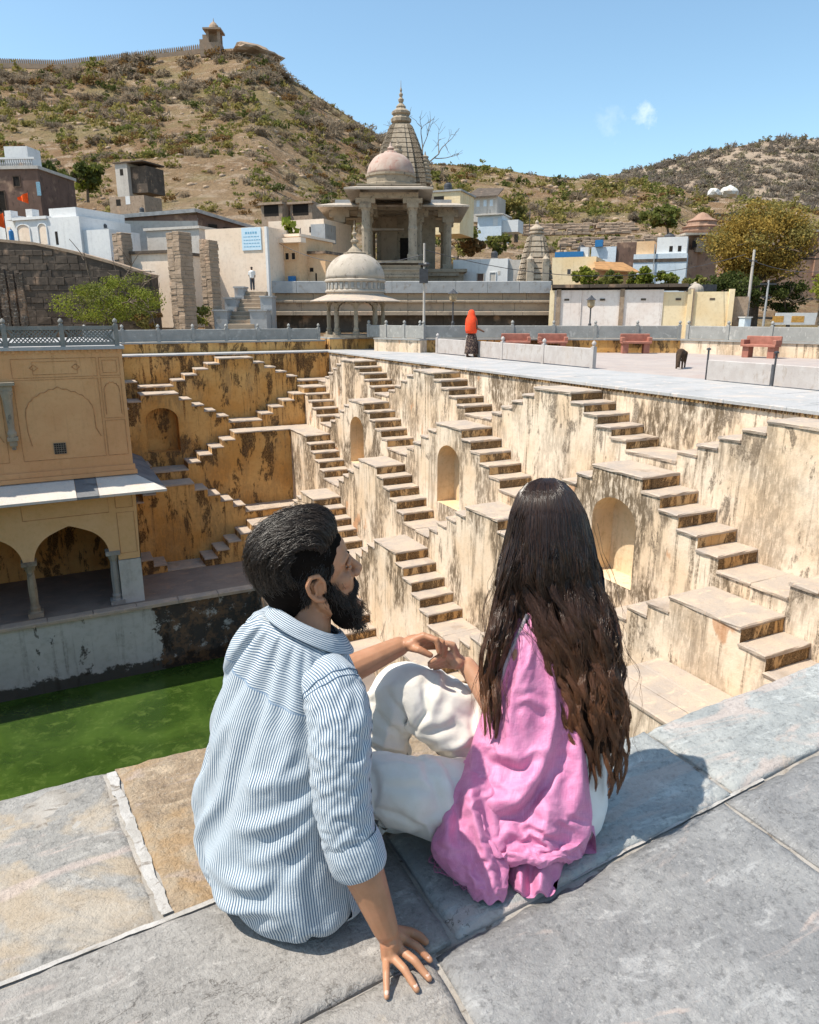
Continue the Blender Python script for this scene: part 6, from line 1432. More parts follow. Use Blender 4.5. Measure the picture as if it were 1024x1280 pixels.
# ---- hair: dense cap and combed-back strands
q = Flesh(); q.ell(hd(-.020, 0, .058), (.103, .0800, .088), HM, 24)
q.ell(hd(-.052, 0, .015), (.066, .074, .078), HM, 20); q.chain([hd(-.072, -.025, -.035), hd(-.072, .025, -.035)], [.036, .036])
for s in (1, -1): q.chain([hd(.030, s*.062, .055), hd(.020, s*.070, .015)], [.016, .008])
hm_ = q.fuse('hair', M['hair_base'], man, .005, 5, MO)
def strands_cap(k, t0, dt, ph, lift, seed, rx=.1045, ry=.082, rz=.091, c=(-.020, 0, .058), m=12, wav=.0016):
    r = np.random.default_rng(seed); T0 = r.uniform(*t0, k); DT = r.uniform(*dt, k); PHI = r.uniform(*ph, k); nc = 40; cph = r.uniform(*ph, nc); cl = np.argmin(np.abs(cph[None]-PHI[:, None])+r.uniform(0, .10, (k, nc)), 1); off = r.normal(size=(nc, 2)); cl_l = r.uniform(.3, 1.6, nc)[cl][:, None]
    s = np.linspace(0, 1, m)[None]; T = T0[:, None]+DT[:, None]*s; PHC = cph[cl]; near_ = np.abs(PHC-PHI) < .5; PP = PHI[:, None]*(1-.10*s)+np.where(near_, PHC-PHI, 0)[:, None]*.55*s+.025*off[cl, 0][:, None]*np.sin(3*s)
    dphi = np.clip(np.abs(PHC-PHI)/.10, 0, 2)[:, None]; L = 1+(.030*cl_l-.030*dphi**2*.5)*np.clip(s*2.2, 0, 1)+lift[0]*np.sin(np.pi*s)*cl_l*r.uniform(.6, 1.1, (k, 1))+lift[1]*s*r.uniform(0, 1, (k, 1))+.20*np.exp(-((T-.95)/.42)**2)*np.cos(PP)**3*(.35+.65*r.uniform(0, 1, (k, 1))**.5)
    P = np.stack([c[0]+rx*L*np.cos(T)*np.cos(PP), c[1]+ry*L*np.sin(PP), c[2]+rz*L*np.sin(T)*np.cos(PP)], 2)
    P[:, :, 2] += 2.6*wav*np.sin(6*s+6*off[cl, 1][:, None])*(.3+s); P[:, :, 1] += wav*np.cos(6*s+5*off[cl, 0][:, None])
    return P
P = np.concatenate([strands_cap(7600, (.42, 2.2), (.6, 1.15), (-1.15, 1.15), (.04, .06), 1), strands_cap(4200, (1.9, 3.5), (.35, .8), (-1.25, 1.25), (.01, .035), 2), strands_cap(2400, (2.9, 3.8), (.18, .35), (-1.2, 1.2), (.0, .02), 3, rx=.102, ry=.080)])
fz = np.random.default_rng(31); P = P+np.cumsum(fz.normal(size=P.shape)*.0011, axis=1); P = HO+.965*P @ HM.T; rad = np.linspace(.00065, .00035, P.shape[1])[None]*np.ones((len(P), 1))
ribbons('hair_strands', P, rad, M['hair_m'], hm_, MO)
# short hair down the temples and the nape
r_ = np.random.default_rng(5); k = 9000; s_ = r_.choice([-1, 1], k); x = r_.uniform(-.085, .042, k); z = r_.uniform(-.055, .09, k); keep = (z > -.052+.9*np.maximum(0, x+.045)) & ((x < -.02) | (z > .028) | ((x > .018) & (z > -.03)))
x, z, s_ = x[keep], z[keep], s_[keep]; yy = .0775*np.sqrt(np.clip(1-((x+.008)/.100)**2-((z-.045)/.115)**2, .03, 1)); base = np.stack([x, s_*yy, z], 1); d = np.stack([-.5*np.ones(len(x)), s_*.22, -.75*np.ones(len(x))], 1)+r_.normal(size=(len(x), 3))*.15
P = base[:, None]+d[:, None]*(np.linspace(-.1, 1, 4)[None, :, None]*r_.uniform(.008, .016, (len(x), 1, 1))); P = HO+.965*P @ HM.T
ribbons('side_hair', P, np.linspace(.00065, .0004, 4)[None]*np.ones((len(P), 1)), M['hair_m'], hm_, MO)
# ---- beard
q = Flesh()
for s in (1, -1): q.chain([hd(.020, s*.064, .005), hd(.022, s*.060, -.050), hd(.040, s*.046, -.092), hd(.062, s*.018, -.112)], [.009, .016, .025, .028], 10)
q.ell(hd(.060, 0, -.116), (.033, .037, .033), HM, 16); bd = q.fuse('beard', M['hair_base'], man, .004, 4, MO)
r_ = np.random.default_rng(6); k = 7000; t = r_.uniform(0, 1, k)**.7; s_ = r_.choice([-1, 1], k); jx = .016+.054*t; jy = (.066-.056*t**1.6); jz = .008-.118*t**.8
pos = np.stack([jx+r_.normal(size=k)*.011+.008*t, s_*jy+r_.normal(size=k)*.010, jz-r_.uniform(-.022, .048, k)*t], 1); d = np.stack([(.16+.16*t), s_*(.50-.35*t), -.75*np.ones(k)], 1)+r_.normal(size=(k, 3))*.28; ln = (.007+.008*t)*r_.uniform(.5, 1.15, k)
s = np.linspace(0, 1, 5)[None, :, None]; P = pos[:, None]+d[:, None]*ln[:, None, None]*s; P[:, :, 2] -= (s[:, :, 0]**2)*.004
km = 900; a_ = r_.uniform(0, 1, km); sg = r_.choice([-1, 1], km); p2 = np.stack([.0945-.018*a_**1.6+r_.normal(size=km)*.0015, sg*(.003+.030*a_), -.036-.016*a_**1.5+r_.normal(size=km)*.003], 1); d2 = np.stack([.12*np.ones(km), sg*.55, -.75*np.ones(km)], 1)+r_.normal(size=(km, 3))*.15
p3 = np.stack([r_.uniform(.020, .052, 1500), np.zeros(1500), r_.uniform(-.055, .012, 1500)], 1); k3 = p3[:, 2] < .012-(p3[:, 0]-.020)*1.9; p3 = p3[k3]; p3[:, 1] = r_.choice([-1, 1], len(p3))*(.0685-.35*(p3[:, 0]-.020)); d3 = np.stack([.12*np.ones(len(p3)), np.sign(p3[:, 1])*.25, -.9*np.ones(len(p3))], 1)+r_.normal(size=p3.shape)*.12
q_ = r_.normal(size=(9000, 3)); q_ /= np.linalg.norm(q_, axis=1)[:, None]; f_ = A3(.042, 0, -.020)+q_*A3(.049, .057, .079); kf = (f_[:, 2] < -.040) & (f_[:, 0] > .020) & ((f_[:, 2] < -.066) | (np.abs(f_[:, 1]) > .024)) & (f_[:, 2] < -.040-(.030)*(f_[:, 0] < .060)*(np.abs(f_[:, 1]) > .03)*0); f_ = f_[kf]; df = q_[kf]*.35+A3(.15, 0, -.8)+r_.normal(size=f_.shape)*.15
P = np.concatenate([P, f_[:, None]+df[:, None]*(s*.012), p2[:, None]+d2[:, None]*(s*.011), p3[:, None]+d3[:, None]*(s*.009)]); P = HO+.965*P @ HM.T; k = len(P)
ribbons('beard_strands', P, np.linspace(.0006, .0003, 5)[None]*np.ones((k, 1)), M['beard'], bd, MO)
# ---- shirt
M['shirt'] = stripes('striped_shirt_cotton', split=.468); M['sleeve'] = stripes('striped_sleeve_cotton'); M['collar'] = stripes('striped_collar_cotton', axis='V')
rows = [(1080, 272, 446, 1.688, 0), (1072, 256, 452, 1.688, 0), (1062, 248, 455, 1.68, 0), (1045, 242, 455, 1.672, 0), (1000, 243, 448, 1.652, 0), (950, 252, 440, 1.625, 0), (900, 262, 440, 1.60, 0), (860, 271, 448, 1.580, 0), (832, 278, 462, 1.566, -.05), (806, 289, 456, 1.556, -.07), (786, 305, 438, 1.549, -.09), (770, 323, 416, 1.546, -.10), (762, 334, 404, 1.545, -.10)]
spec = []
for y, xl, xr, d, tz in rows:
    c = at((xl+xr)/2, y, d); a = (xr-xl)/2*d/907/.863; kb = .64 if y > 830 else (.60 if y > 790 else .72)
    e1 = unit(mR+A3(0, 0, tz*3)); spec.append([*c, *e1, *mF, a, a, a*kb*1.02, a*kb])
cb = at(379, 788, 1.545)+mF*.010
for k_, dz, rr in ((1, -.012, 1.12), (2, .004, .96)):
    spec[-3+k_] = [*(cb+A3(0, 0, dz)), *unit(mR+A3(0, 0, -.12)), *unit(mF+A3(0, 0, -.45)), .074*rr, .074*rr, .068*rr, .080*rr]
m_, n_ = 84, 136
G, th_ = rings(spec, m_, n_, 2.25)
ang = (th_+np.pi/2) % (2*np.pi)          # seam at the chest, away from the back
Lv = np.concatenate([[0], np.cumsum(np.linalg.norm(np.diff(G[:, n_*3//4], axis=0), axis=1))])
Uc = ((th_-1.5*np.pi+np.pi) % (2*np.pi)-np.pi)*.185; UU = np.repeat(Uc[None], m_, 0); VV = np.repeat(Lv[:, None], n_, 1)*(.60/Lv[-1])
dsp = np.zeros((m_, n_))
for i in range(m_):
    for j in range(n_):
        u, v = UU[i, j], VV[i, j]; low = min(1, max(0, (.50-v)/.2))
        dsp[i, j] = (.0070*nz(u*6+v*3.2, v*11-u*5, 3)+.0026*nz(u*16-v*6, v*20+u*10, 8))*low+.0012*nz(u*30, v*30, 4)
sd = np.sign(UU)
for (x0, y0, x1, y1, w_, a_) in ((.20,.36,.02,.30,.010,.009),(.20,.33,.05,.25,.010,-.006),(.21,.31,.03,.22,.011,.009),(.21,.27,.06,.17,.010,.008),(.20,.24,.09,.12,.010,-.006),(.18,.19,.00,.10,.012,.007),(.10,.14,-.10,.10,.012,.006),(.16,.12,-.02,.05,.010,.006),(-.02,.26,-.12,.12,.013,.006),(-.10,.32,-.2,.2,.014,-.005),(.05,.07,-.12,.055,.010,.006),(-.20,.30,-.16,.12,.014,.007),(.15,.40,.10,.33,.012,.006)):
    dsp += seg_fold(UU, VV, x0, y0, x1, y1, w_*1.05, a_*1.7)
hem = np.cos(np.clip((UU)/.29, -1, 1)*np.pi)*.5+.5     # curved shirt tail: lowest at the back
G[:, :, 2] -= ((1-np.clip(VV/.14, 0, 1))**1.5*(.030*hem-.022))
G[:, :, 2] = np.maximum(G[:, :, 2], .012+.004*np.sin(UU*60))
sh, Gs, Ns = grid_obj('shirt', G, M['shirt'], man, MO, np.stack([UU, VV], 2), disp=dsp, thick=0)
yk = (Gs[:, :, 2]+(Gs-MO) @ mF*.9)*.92;
ya = sh.data.attributes.new('yoke', 'FLOAT', 'POINT'); ya.data.foreach_set('value', yk.ravel().astype(np.float32))
pin = np.repeat((.045+.9*np.clip((np.linspace(0, 1, m_)-.86)/.12, 0, 1)**1.5)[:, None], n_+1, 1); settle(sh, pin, .06, 2.2)
def sleeve(name, pts, rad, mat, par, m_=90, n_=64, wr=1.0, vofs=0.0, oval=.86, seed=0, thick=0.0, flare=0.0):
    pts = [A3(*p) for p in pts]; spec = []
    for i, p in enumerate(pts):
        t = unit(pts[min(i+1, len(pts)-1)]-pts[max(i-1, 0)]); e1 = unit(np.cross(t, _fw)); e2 = np.cross(t, e1); r = rad[i]
        spec.append([*p, *e1, *e2, r, r, r*oval, r*oval])
    G, th = rings(spec, m_, n_, 2.05); L = np.concatenate([[0], np.cumsum(np.linalg.norm(np.diff(cat(np.array(pts), m_), axis=0), axis=1))])
    U_ = np.repeat((th*np.mean(rad))[None], m_, 0); V_ = np.repeat(L[:, None], n_, 1); dsp = np.zeros((m_, n_))
    for i in range(m_):
        for j in range(n_):
            c, s = math.cos(th[j]), math.sin(th[j]); v = L[i]
            dsp[i, j] = wr*(.0040*nz(c*1.2+seed, s*1.2+v*9, v*26)+.0035*math.sin(v*95+2.2*c+1.5*nz(c*1.5, s*1.5, v*6+seed))*min(1, max(0, .25+.75*nz(c*2+5, s*2, v*9))))
    return grid_obj(name, G, mat, par, MO, np.stack([U_, V_], 2), disp=dsp, thick=thick)
sl, Gsl, Nsl = sleeve('sleeve', [at(396, 838, 1.52), at(412, 856, 1.482), at(424, 895, 1.456), at(425, 945, 1.447), at(428, 1000, 1.452), at(436, 1045, 1.462), at(447, 1078, 1.47)], [.052, .0610, .0640, .0615, .0580, .0555, .0520], M['sleeve'], sh, 70, 50, seed=1, wr=.6)
pin = np.repeat((.11+np.clip(1-np.linspace(0, 1, 70)/.16, 0, 1)+np.clip((np.linspace(0, 1, 70)-.93)/.07, 0, 1)*.6)[:, None], 51, 1); settle(sl, pin, .075, 1.5)
sleeve('rolled_cuff', [at(437, 1043, 1.462), at(441, 1056, 1.465), at(449, 1078, 1.470), at(452, 1086, 1.472)], [.0560, .0600, .0585, .0530], M['sleeve'], sl, 30, wr=.45, seed=4)
sleeve('sleeve', [at(335, 800, 1.64), at(322, 815, 1.69), at(345, 850, 1.73), at(376, 864, 1.757), at(398, 855, 1.775)], [.05, .058, .058, .054, .050], M['sleeve'], sh, 60, seed=7)
# armhole seam and yoke seam as narrow welts
def welt(par, pts, r=.0017): mb = MB(); mb.tube([A3(*p)-MO for p in pts], r, 5); return mb.build('seam', M['seam'], par)
M['seam'] = flat('dark_blue_seam', (.10,.16,.24), .9)
# collar: a folded band round the neck and its turned-down leaf
cspec = []
for (dy, a, b, rise) in ((0, 1.0, 1.0, 0.0), (0, 1.06, 1.08, .012), (0, 1.02, 1.04, .030), (0, .96, .97, .034)):
    c = at(379, 786, 1.545)+A3(0, 0, rise*.55)+mF*.010; e1 = unit(mR+A3(0, 0, -.12)); e2 = unit(mF+A3(0, 0, -.50)); cspec.append([*c, *e1, *e2, .072*a, .072*a, .066*b, .080*b])
Gc, thc = rings(cspec, 14, 72, 2.0); U_ = np.repeat((thc*.07)[None], 14, 0); V_ = np.repeat(np.linspace(0, .05, 14)[:, None], 72, 1)
grid_obj('collar_band', Gc, M['collar'], sh, MO, np.stack([U_, V_], 2), thick=.003)
cspec = []
for (a, b, rise) in ((1.00, 1.0, .034), (1.10, 1.13, .024), (1.22, 1.27, .000), (1.30, 1.38, -.020)):
    c = at(379, 786, 1.545)+A3(0, 0, rise*.62)+mF*.010; e1 = unit(mR+A3(0, 0, -.16)); e2 = unit(mF+A3(0, 0, -.52)); cspec.append([*c, *e1, *e2, .072*a, .072*a, .066*b, .080*b*1.05])
Gc, thc = rings(cspec, 16, 90, 2.0); U_ = np.repeat((thc*.08)[None], 16, 0); V_ = np.repeat(np.linspace(0, .06, 16)[:, None], 90, 1)
sel = np.abs(((thc-np.pi/2+np.pi) % (2*np.pi))-np.pi) > .35
dsp = nmap(lambda a, b: .002*nz(b*8, a*2, 3), 16, 90)
k0 = int(np.argmax(sel & ~np.roll(sel, 1))); idx = (k0+np.arange(sel.sum())) % 90
grid_obj('collar', Gc[:, idx], M['collar'], sh, MO, np.stack([U_, V_], 2)[:, idx], closed=False, disp=dsp[:, idx], thick=.003)
# ---- trousers and shoes
q = Flesh(); Mx = np.stack([mR, mF, A3(0, 0, 1)], 1); hc = at(358, 1085, 1.695)
q.ell((hc[0]-mF[0]*.028, hc[1]-mF[1]*.028, .100), (.172, .135, .104), Mx, 20)
hr = A3(hc[0], hc[1], 0)+mR*.09; hl_ = A3(hc[0], hc[1], 0)-mR*.09
q.chain([(hr[0], hr[1], .10), (.545, 1.42, .115), (.50, 1.74, .16)], [.10, .085, .066]); q.chain([(hl_[0], hl_[1], .10), (.44, 1.74, .16)], [.10, .066])
q.chain([(.50, 1.74, .155), (.50, 2.05, .06), (.50, 2.17, -.12)], [.064, .054, .046]); q.chain([(.44, 1.74, .155), (.42, 2.05, .06), (.42, 2.17, -.12)], [.064, .054, .046])
q.fuse('trousers', M['charcoal'], man, .007, 5, MO)
for a, b in (((.50, 2.18, -.20), (.50, 2.32, -.24)), ((.42, 2.18, -.20), (.42, 2.32, -.24))):
    q = Flesh(); q.chain([a, b], [.042, .036]); q.fuse('shoe', flat('brown_leather', (.10,.055,.03), .5), man, .006, 4, MO)
# ------------------------------------------------------------------ the woman
wom = thing('person', 'woman with very long brown hair and a pink shawl sitting with one knee up', 'person', (1.02, 1.36, 0))
WO = A3(1.02, 1.36, 0)
wF = unit(A3(-.85, .53, 0)); wR = unit(A3(.53, .85, 0))
wf = unit(A3(-.72, .69, -.06)); wl = unit(np.cross((0, 0, 1), wf)); wu = np.cross(wf, wl); WM = np.stack([wf, wl, wu], 1); WH = at(679, 670, 1.885)
wd = lambda x, y, z: WH+WM @ (A3(x, y, z)*.84)
B = Flesh(); head(B, wd, WM, False)
B.chain([wd(-.02, 0, 0), at(676, 765, 1.87)], [.045, .048], 16); B.chain([at(676, 770, 1.87), at(690, 880, 1.90), at(690, 970, 1.93)], [.075, .105, .12], 18)
B.chain([at(655, 812, 1.82), at(676, 790, 1.88), at(700, 800, 1.95)], [.045, .05, .045])
sh_, el_, wr_ = at(652, 815, 1.815), at(640, 915, 1.83), at(584, 832, 1.900)
B.chain([sh_, el_], [.042, .038]); B.chain([el_, el_*.6+wr_*.4, wr_], [.037, .034, .0235])
B.chain([at(705, 805, 1.96), at(690, 900, 2.0), at(620, 880, 1.99)], [.04, .035, .028])
wk_ = [at(556, 816, 1.870), at(557, 821, 1.885), at(558, 826, 1.900), at(560, 831, 1.913)]
wm_ = [at(544, 824, 1.857), at(544, 828, 1.873), at(546, 831, 1.890), at(549, 834, 1.905)]
wt_ = [at(537, 829, 1.863), at(537, 832, 1.877), at(539, 834, 1.893), at(543, 836, 1.905)]
for a, b, c, r in zip(wk_, wm_, wt_, (.0078, .0080, .0076, .0068)): B.chain([wr_*.5+a*.5, a], [.0115, .0095]); B.chain([a, b, c], [r+.001, r, r-.0015], 10)
B.ell((wr_+wk_[1])/2, (.024, .024, .022), None, 14); B.chain([wr_*.6+wk_[0]*.4, at(566, 806, 1.870), at(553, 803, 1.863)], [.0115, .0098, .0075], 10)
B.fuse('body', M['skin_w'], wom, .0032, 5, WO)
# ---- trousers: two lofted legs over a full seat
def pfold(X_, Y_, pts, w_, amp):
    r = np.full(X_.shape, 1e9); tt = np.zeros(X_.shape); n_ = len(pts)-1
    for i, ((x0, y0), (x1, y1)) in enumerate(zip(pts[:-1], pts[1:])):
        d = np.array([x1-x0, y1-y0], float); t = np.clip(((X_-x0)*d[0]+(Y_-y0)*d[1])/(d @ d), 0, 1); q = np.hypot(X_-x0-t*d[0], Y_-y0-t*d[1]); b = q < r; r = np.where(b, q, r); tt = np.where(b, (i+t)/n_, tt)
    return amp*np.exp(-(r/w_)**2)*np.clip(np.sin(np.pi*np.clip(tt, .02, .98)), 0, 1)**.6
def leg(pts, rad, seed, wr=1.0, oval=.92, par=None, folds=(), grow=.05):
    pts = cat(np.array([A3(*p) for p in pts]), 40); rad = cat(np.array(rad, float)[:, None], 40)[:, 0]; spec = []
    e1 = None
    for i, p in enumerate(pts):
        t = unit(pts[min(i+1, 39)]-pts[max(i-1, 0)]); e1 = unit(np.cross(t, _fw)) if e1 is None else unit(e1-t*(e1 @ t)); spec.append([*p, *e1, *np.cross(t, e1), rad[i], rad[i], rad[i]*oval, rad[i]*oval])
    G, th = rings(spec, 100, 64, 2.05); L = np.concatenate([[0], np.cumsum(np.linalg.norm(np.diff(cat(pts, 100), axis=0), axis=1))]); dsp = np.zeros((100, 64))
    cur = np.linalg.norm(np.gradient(np.gradient(cat(pts, 100), axis=0), axis=0), axis=1); cur = cur/(cur.max()+1e-9)
    for i in range(100):
        for j in range(64):
            c, s = math.cos(th[j]), math.sin(th[j]); v = L[i]
            dsp[i, j] = wr*(.0042*nz(c*1.1+seed, s*1.1+v*5, v*9)+.0022*nz(c*2+seed, s*2, v*24)+.005*cur[i]*math.sin(v*120+2*c+2*nz(c*2, s*2, v*8)))
    X_, Y_ = topx(G)
    near_ = np.array([[1.0 if math.sin(th[j]) < 2 else 0 for j in range(64)]]*100)
    for pts_, w_, a_ in folds: dsp += pfold(X_, Y_, pts_, w_, a_)
    o = grid_obj('trouser_leg', G, M['linen'], par, WO, disp=dsp)
    pin = np.repeat((.05+np.clip(1-np.linspace(0, 1, 100)/.12, 0, 1)+np.clip((np.linspace(0, 1, 100)-.9)/.1, 0, 1))[:, None], 65, 1); settle(o[0], pin, grow, 1.6, .2)
    return o
q = Flesh(); Wx = np.stack([wR, wF, A3(0, 0, 1)], 1)
q.ell((1.045, 1.365, .122), (.165, .150, .125), Wx, 22); q.chain([(1.05, 1.38, .10), at(650, 985, 1.87)], [.10, .095])
seat = q.fuse('trousers', M['linen'], wom, .006, 6, WO)
leg([at(655, 950, 1.98), at(610, 922, 1.955), at(568, 890, 1.93), at(530, 868, 1.92), at(506, 860, 1.915), at(493, 874, 1.93), at(483, 900, 1.955), at(474, 938, 1.99), at(468, 968, 2.02)], [.104, .102, .097, .090, .080, .077, .075, .073, .070], 2, 1.2, par=seat, folds=[([(520, 908), (505, 890), (482, 850)], 4.5, -.010), ([(522, 900), (535, 880), (528, 850)], 4, -.009), ([(512, 918), (490, 905), (468, 880)], 4.5, -.010), ([(508, 930), (488, 925), (465, 915)], 4, .008), ([(526, 905), (548, 905), (575, 898)], 5, -.008), ([(500, 880), (492, 862), (494, 840)], 4, .007), ([(545, 930), (570, 925), (600, 905)], 5, .007), ([(560, 870), (585, 890), (600, 915)], 5, -.006), ([(540, 850), (566, 862), (590, 868)], 4, .006), ([(478, 935), (484, 905), (494, 880)], 3.5, .008), ([(598, 850), (592, 900), (585, 950)], 4, -.006)])
leg([at(668, 1005, 1.91), at(620, 1000, 1.88), at(565, 992, 1.82), at(510, 982, 1.77), at(472, 974, 1.765), at(450, 985, 1.80), at(470, 1010, 1.86), at(540, 1010, 1.93)], [.095, .10, .10, .088, .076, .068, .062, .058], 6, .9, par=seat, folds=[([(455, 955), (500, 945), (560, 965)], 5, .006), ([(470, 1000), (510, 1015), (560, 1035)], 4, -.008), ([(480, 975), (520, 975), (570, 990)], 6, -.005), ([(530, 950), (545, 975), (550, 1010)], 5, -.007), ([(548, 945), (562, 975), (566, 1015)], 5, .007), ([(500, 1008), (530, 1020), (550, 1040)], 3.5, .006), ([(462, 945), (470, 970), (468, 1000)], 5, -.006)])
for a, b in ((at(470, 985, 2.0), at(452, 992, 2.08)),):
    q = Flesh(); q.chain([a, b], [.036, .026]); q.fuse('foot', M['skin_w'], wom, .005, 4, WO)
# white top at the back of the waist
q = Flesh(); q.chain([at(700, 1000, 1.93), at(702, 900, 1.90)], [.125, .11]); q.fuse('top', M['white_top'], wom, .007, 6, WO)
# ---- pink shawl: draped loft with swags, two tails, grey edge, fringe
def silk(name, c, c2):
    n = NT(name); p = n.pos(); uv = n.n('ShaderNodeTexCoord').outputs['UV']
    k = n.mix(n.ramp(n.noise(p, 26, 6, .7), .35, .65), c, c2)
    th = n.noise(n.mapv(uv, (260, 14, 1)), 1, 3, .6); k = n.mix(n.math('MULTIPLY', n.ramp(n.noise(n.mapv(uv, (16, 330, 1)), 1, 3, .6), .5, .72), .45), k, tuple(x*.80 for x in c)); k = n.mix(n.math('MULTIPLY', n.ramp(th, .5, .72), .5), k, tuple(min(1, x*1.25) for x in c2))
    n.b.inputs['Sheen Weight'].default_value = .25; n.b.inputs['Sheen Roughness'].default_value = .35; n.b.inputs['Sheen Tint'].default_value = (1, .75, .9, 1)
    n.bump(n.math('ADD', n.noise(n.mapv(uv, (300, 300, 1)), 1, 2), n.math('MULTIPLY', n.noise(p, 60, 6, .7), 3.5)), .45, .0022)
    return n.col(k, .46, .45)
M['silk'] = silk('pink_silk', (.58,.185,.345), (.65,.245,.41)); M['silk_grey'] = cloth('grey_scarf_edge', (.28,.235,.25), (.36,.31,.33))
def drape(name, rows, folds, m_, n_, mat, par, back=.8, wr=1.0, seed=0, thick=0.0, hemf=None, pleat=0.0):
    Rr = cat(np.array(rows, float), m_); th = np.linspace(0, 2*np.pi, n_, endpoint=False); c, s = np.cos(th), np.sin(th)
    q = (np.abs(c)**2.15+np.abs(s)**2.15)**(-1/2.15)
    X_ = (Rr[:, 1:2]+Rr[:, 2:3])/2+(Rr[:, 2:3]-Rr[:, 1:2])/2*(c*q)[None]; Y_ = np.repeat(Rr[:, 0:1], n_, 1)
    front = np.maximum(0, (s*q))[None]; rear = np.maximum(0, (-s*q))[None]; Dp = Rr[:, 3:4]-Rr[:, 4:5]*front+Rr[:, 4:5]*back*rear
    F_ = np.zeros_like(X_)
    for pts, w_, a in folds: F_ += pfold(X_, Y_, pts, w_, a)
    F_ *= np.clip(front*2.5, 0, 1)
    for i in range(m_):
        for j in range(n_): F_[i, j] += wr*(.0026*nz(X_[i, j]*.022+seed, Y_[i, j]*.022, 1, 2)+.0005*nz(X_[i, j]*.11, Y_[i, j]*.11, seed, 3))*(.3+.7*front[0, j])
    if pleat:
        for i in range(m_):
            for j in range(n_):
                x, y = X_[i, j], Y_[i, j]; k_ = (y-.0045*(x-650)**2*1.0)*.12+1.6*nz(x*.02, y*.02, 4+seed); F_[i, j] += pleat*math.sin(k_*2.6)*max(0, nz(x*.018+7, y*.02, seed))*front[0, j]
    if hemf is not None: Y_ = Y_+hemf(X_, Y_, th)
    G = np.array([[at(X_[i, j], Y_[i, j], Dp[i, j]-F_[i, j]) for j in range(n_)] for i in range(m_)])
    G[:, :, 2] = np.maximum(G[:, :, 2], .006)
    UV = np.stack([np.repeat((th/(2*np.pi))[None], m_, 0), np.repeat(np.linspace(0, 1, m_)[:, None], n_, 1)], 2)
    return grid_obj(name, G, mat, par, WO, UV, thick=thick)
rows = [(742, 668, 690, 1.845, .020), (758, 655, 702, 1.84, .040), (782, 641, 714, 1.835, .055), (820, 627, 724, 1.83, .070), (860, 613, 730, 1.83, .082), (900, 602, 735, 1.83, .092), (935, 588, 739, 1.825, .108), (968, 572, 743, 1.81, .122), (1000, 566, 743, 1.80, .130), (1030, 572, 740, 1.80, .135), (1055, 588, 733, 1.80, .138), (1072, 604, 724, 1.80, .138), (1082, 622, 712, 1.80, .130)]
folds = [([(655, 800), (640, 860), (628, 922)], 34, .030), ([(592, 922), (618, 941), (652, 946), (692, 932)], 7, -.022), ([(594, 908), (620, 928), (655, 934), (688, 922)], 13, .014),
    ([(706, 850), (697, 905), (678, 950), (650, 980), (618, 985), (598, 962)], 13, .020), ([(718, 870), (708, 925), (688, 968), (655, 1000), (618, 1006), (592, 982)], 9, -.018),
    ([(584, 940), (592, 985), (606, 1030), (632, 1068)], 9, .024), ([(600, 985), (614, 1024), (636, 1052), (664, 1060)], 8, -.018), ([(606, 1000), (628, 1045), (652, 1072)], 7, .010),
    ([(722, 880), (728, 950), (722, 1030)], 10, .008), ([(700, 985), (690, 1030), (686, 1070)], 12, .010), ([(715, 1000), (706, 1050)], 8, -.006), ([(655, 1020), (690, 1030), (726, 1010)], 10, .007), ([(640, 830), (650, 870), (642, 905)], 8, -.006), ([(612, 880), (640, 872), (680, 884)], 9, -.006), ([(610, 955), (640, 966), (672, 955)], 6, .008)]
shw, _, _ = drape('shawl', rows, folds, 110, 120, M['silk'], wom, seed=1, pleat=.009, hemf=lambda X_, Y_, th: np.clip((Y_-1040)/42, 0, 1)**2*(3*np.sin(X_*.16)-8*((X_-665)/60)**2))
pin = np.repeat((.03+np.clip(1-np.linspace(0, 1, 110)/.22, 0, 1)**.8+.05*np.clip((np.linspace(0, 1, 110)-.8)/.2, 0, 1))[:, None], 121, 1); settle(shw, pin, .085, .9, .15)
# tails
t1 = [(950, 580, 616, 1.84, .030), (970, 570, 622, 1.80, .050), (992, 562, 626, 1.750, .044), (1025, 550, 630, 1.730, .042), (1060, 541, 634, 1.703, .038), (1088, 560, 636, 1.688, .036), (1110, 584, 634, 1.675, .032), (1126, 596, 630, 1.668, .026)]
f1 = [([(585, 950), (590, 1010), (612, 1070), (622, 1124)], 9, .022), ([(570, 985), (574, 1040), (598, 1100)], 8, -.014), ([(603, 990), (612, 1050), (630, 1110)], 7, -.014), ([(560, 1010), (556, 1060)], 8, .012), ([(575, 1030), (590, 1090), (604, 1120)], 6, .010)]
tl1, _, _ = drape('shawl_tail', t1, f1, 64, 70, M['silk'], shw, seed=5, pleat=.007, hemf=lambda X_, Y_, th: np.clip((Y_-1085)/40, 0, 1)**2*3*np.sin(X_*.3))
t2 = [(1050, 640, 704, 1.82, .06), (1066, 634, 708, 1.80, .075), (1082, 631, 705, 1.775, .075), (1100, 634, 700, 1.745, .068), (1113, 640, 697, 1.715, .05), (1119, 646, 694, 1.70, .035)]
f2 = [([(648, 1075), (652, 1118)], 6, .018), ([(664, 1075), (662, 1118)], 6, -.016), ([(680, 1072), (676, 1118)], 7, .018), ([(694, 1080), (690, 1118)], 5, -.012)]
tl2, _, _ = drape('shawl_tail', t2, f2, 36, 70, M['silk'], shw, seed=9, hemf=lambda X_, Y_, th: np.clip((Y_-1080)/35, 0, 1)*5*np.sin(X_*.22+.6))
for o_, m__ in ((tl1, 64), (tl2, 36)): settle(o_, np.repeat((.06+np.clip(1-np.linspace(0, 1, m__)/.3, 0, 1))[:, None], 71, 1), .09, .7, .15)
mb = MB(); r_ = np.random.default_rng(3)
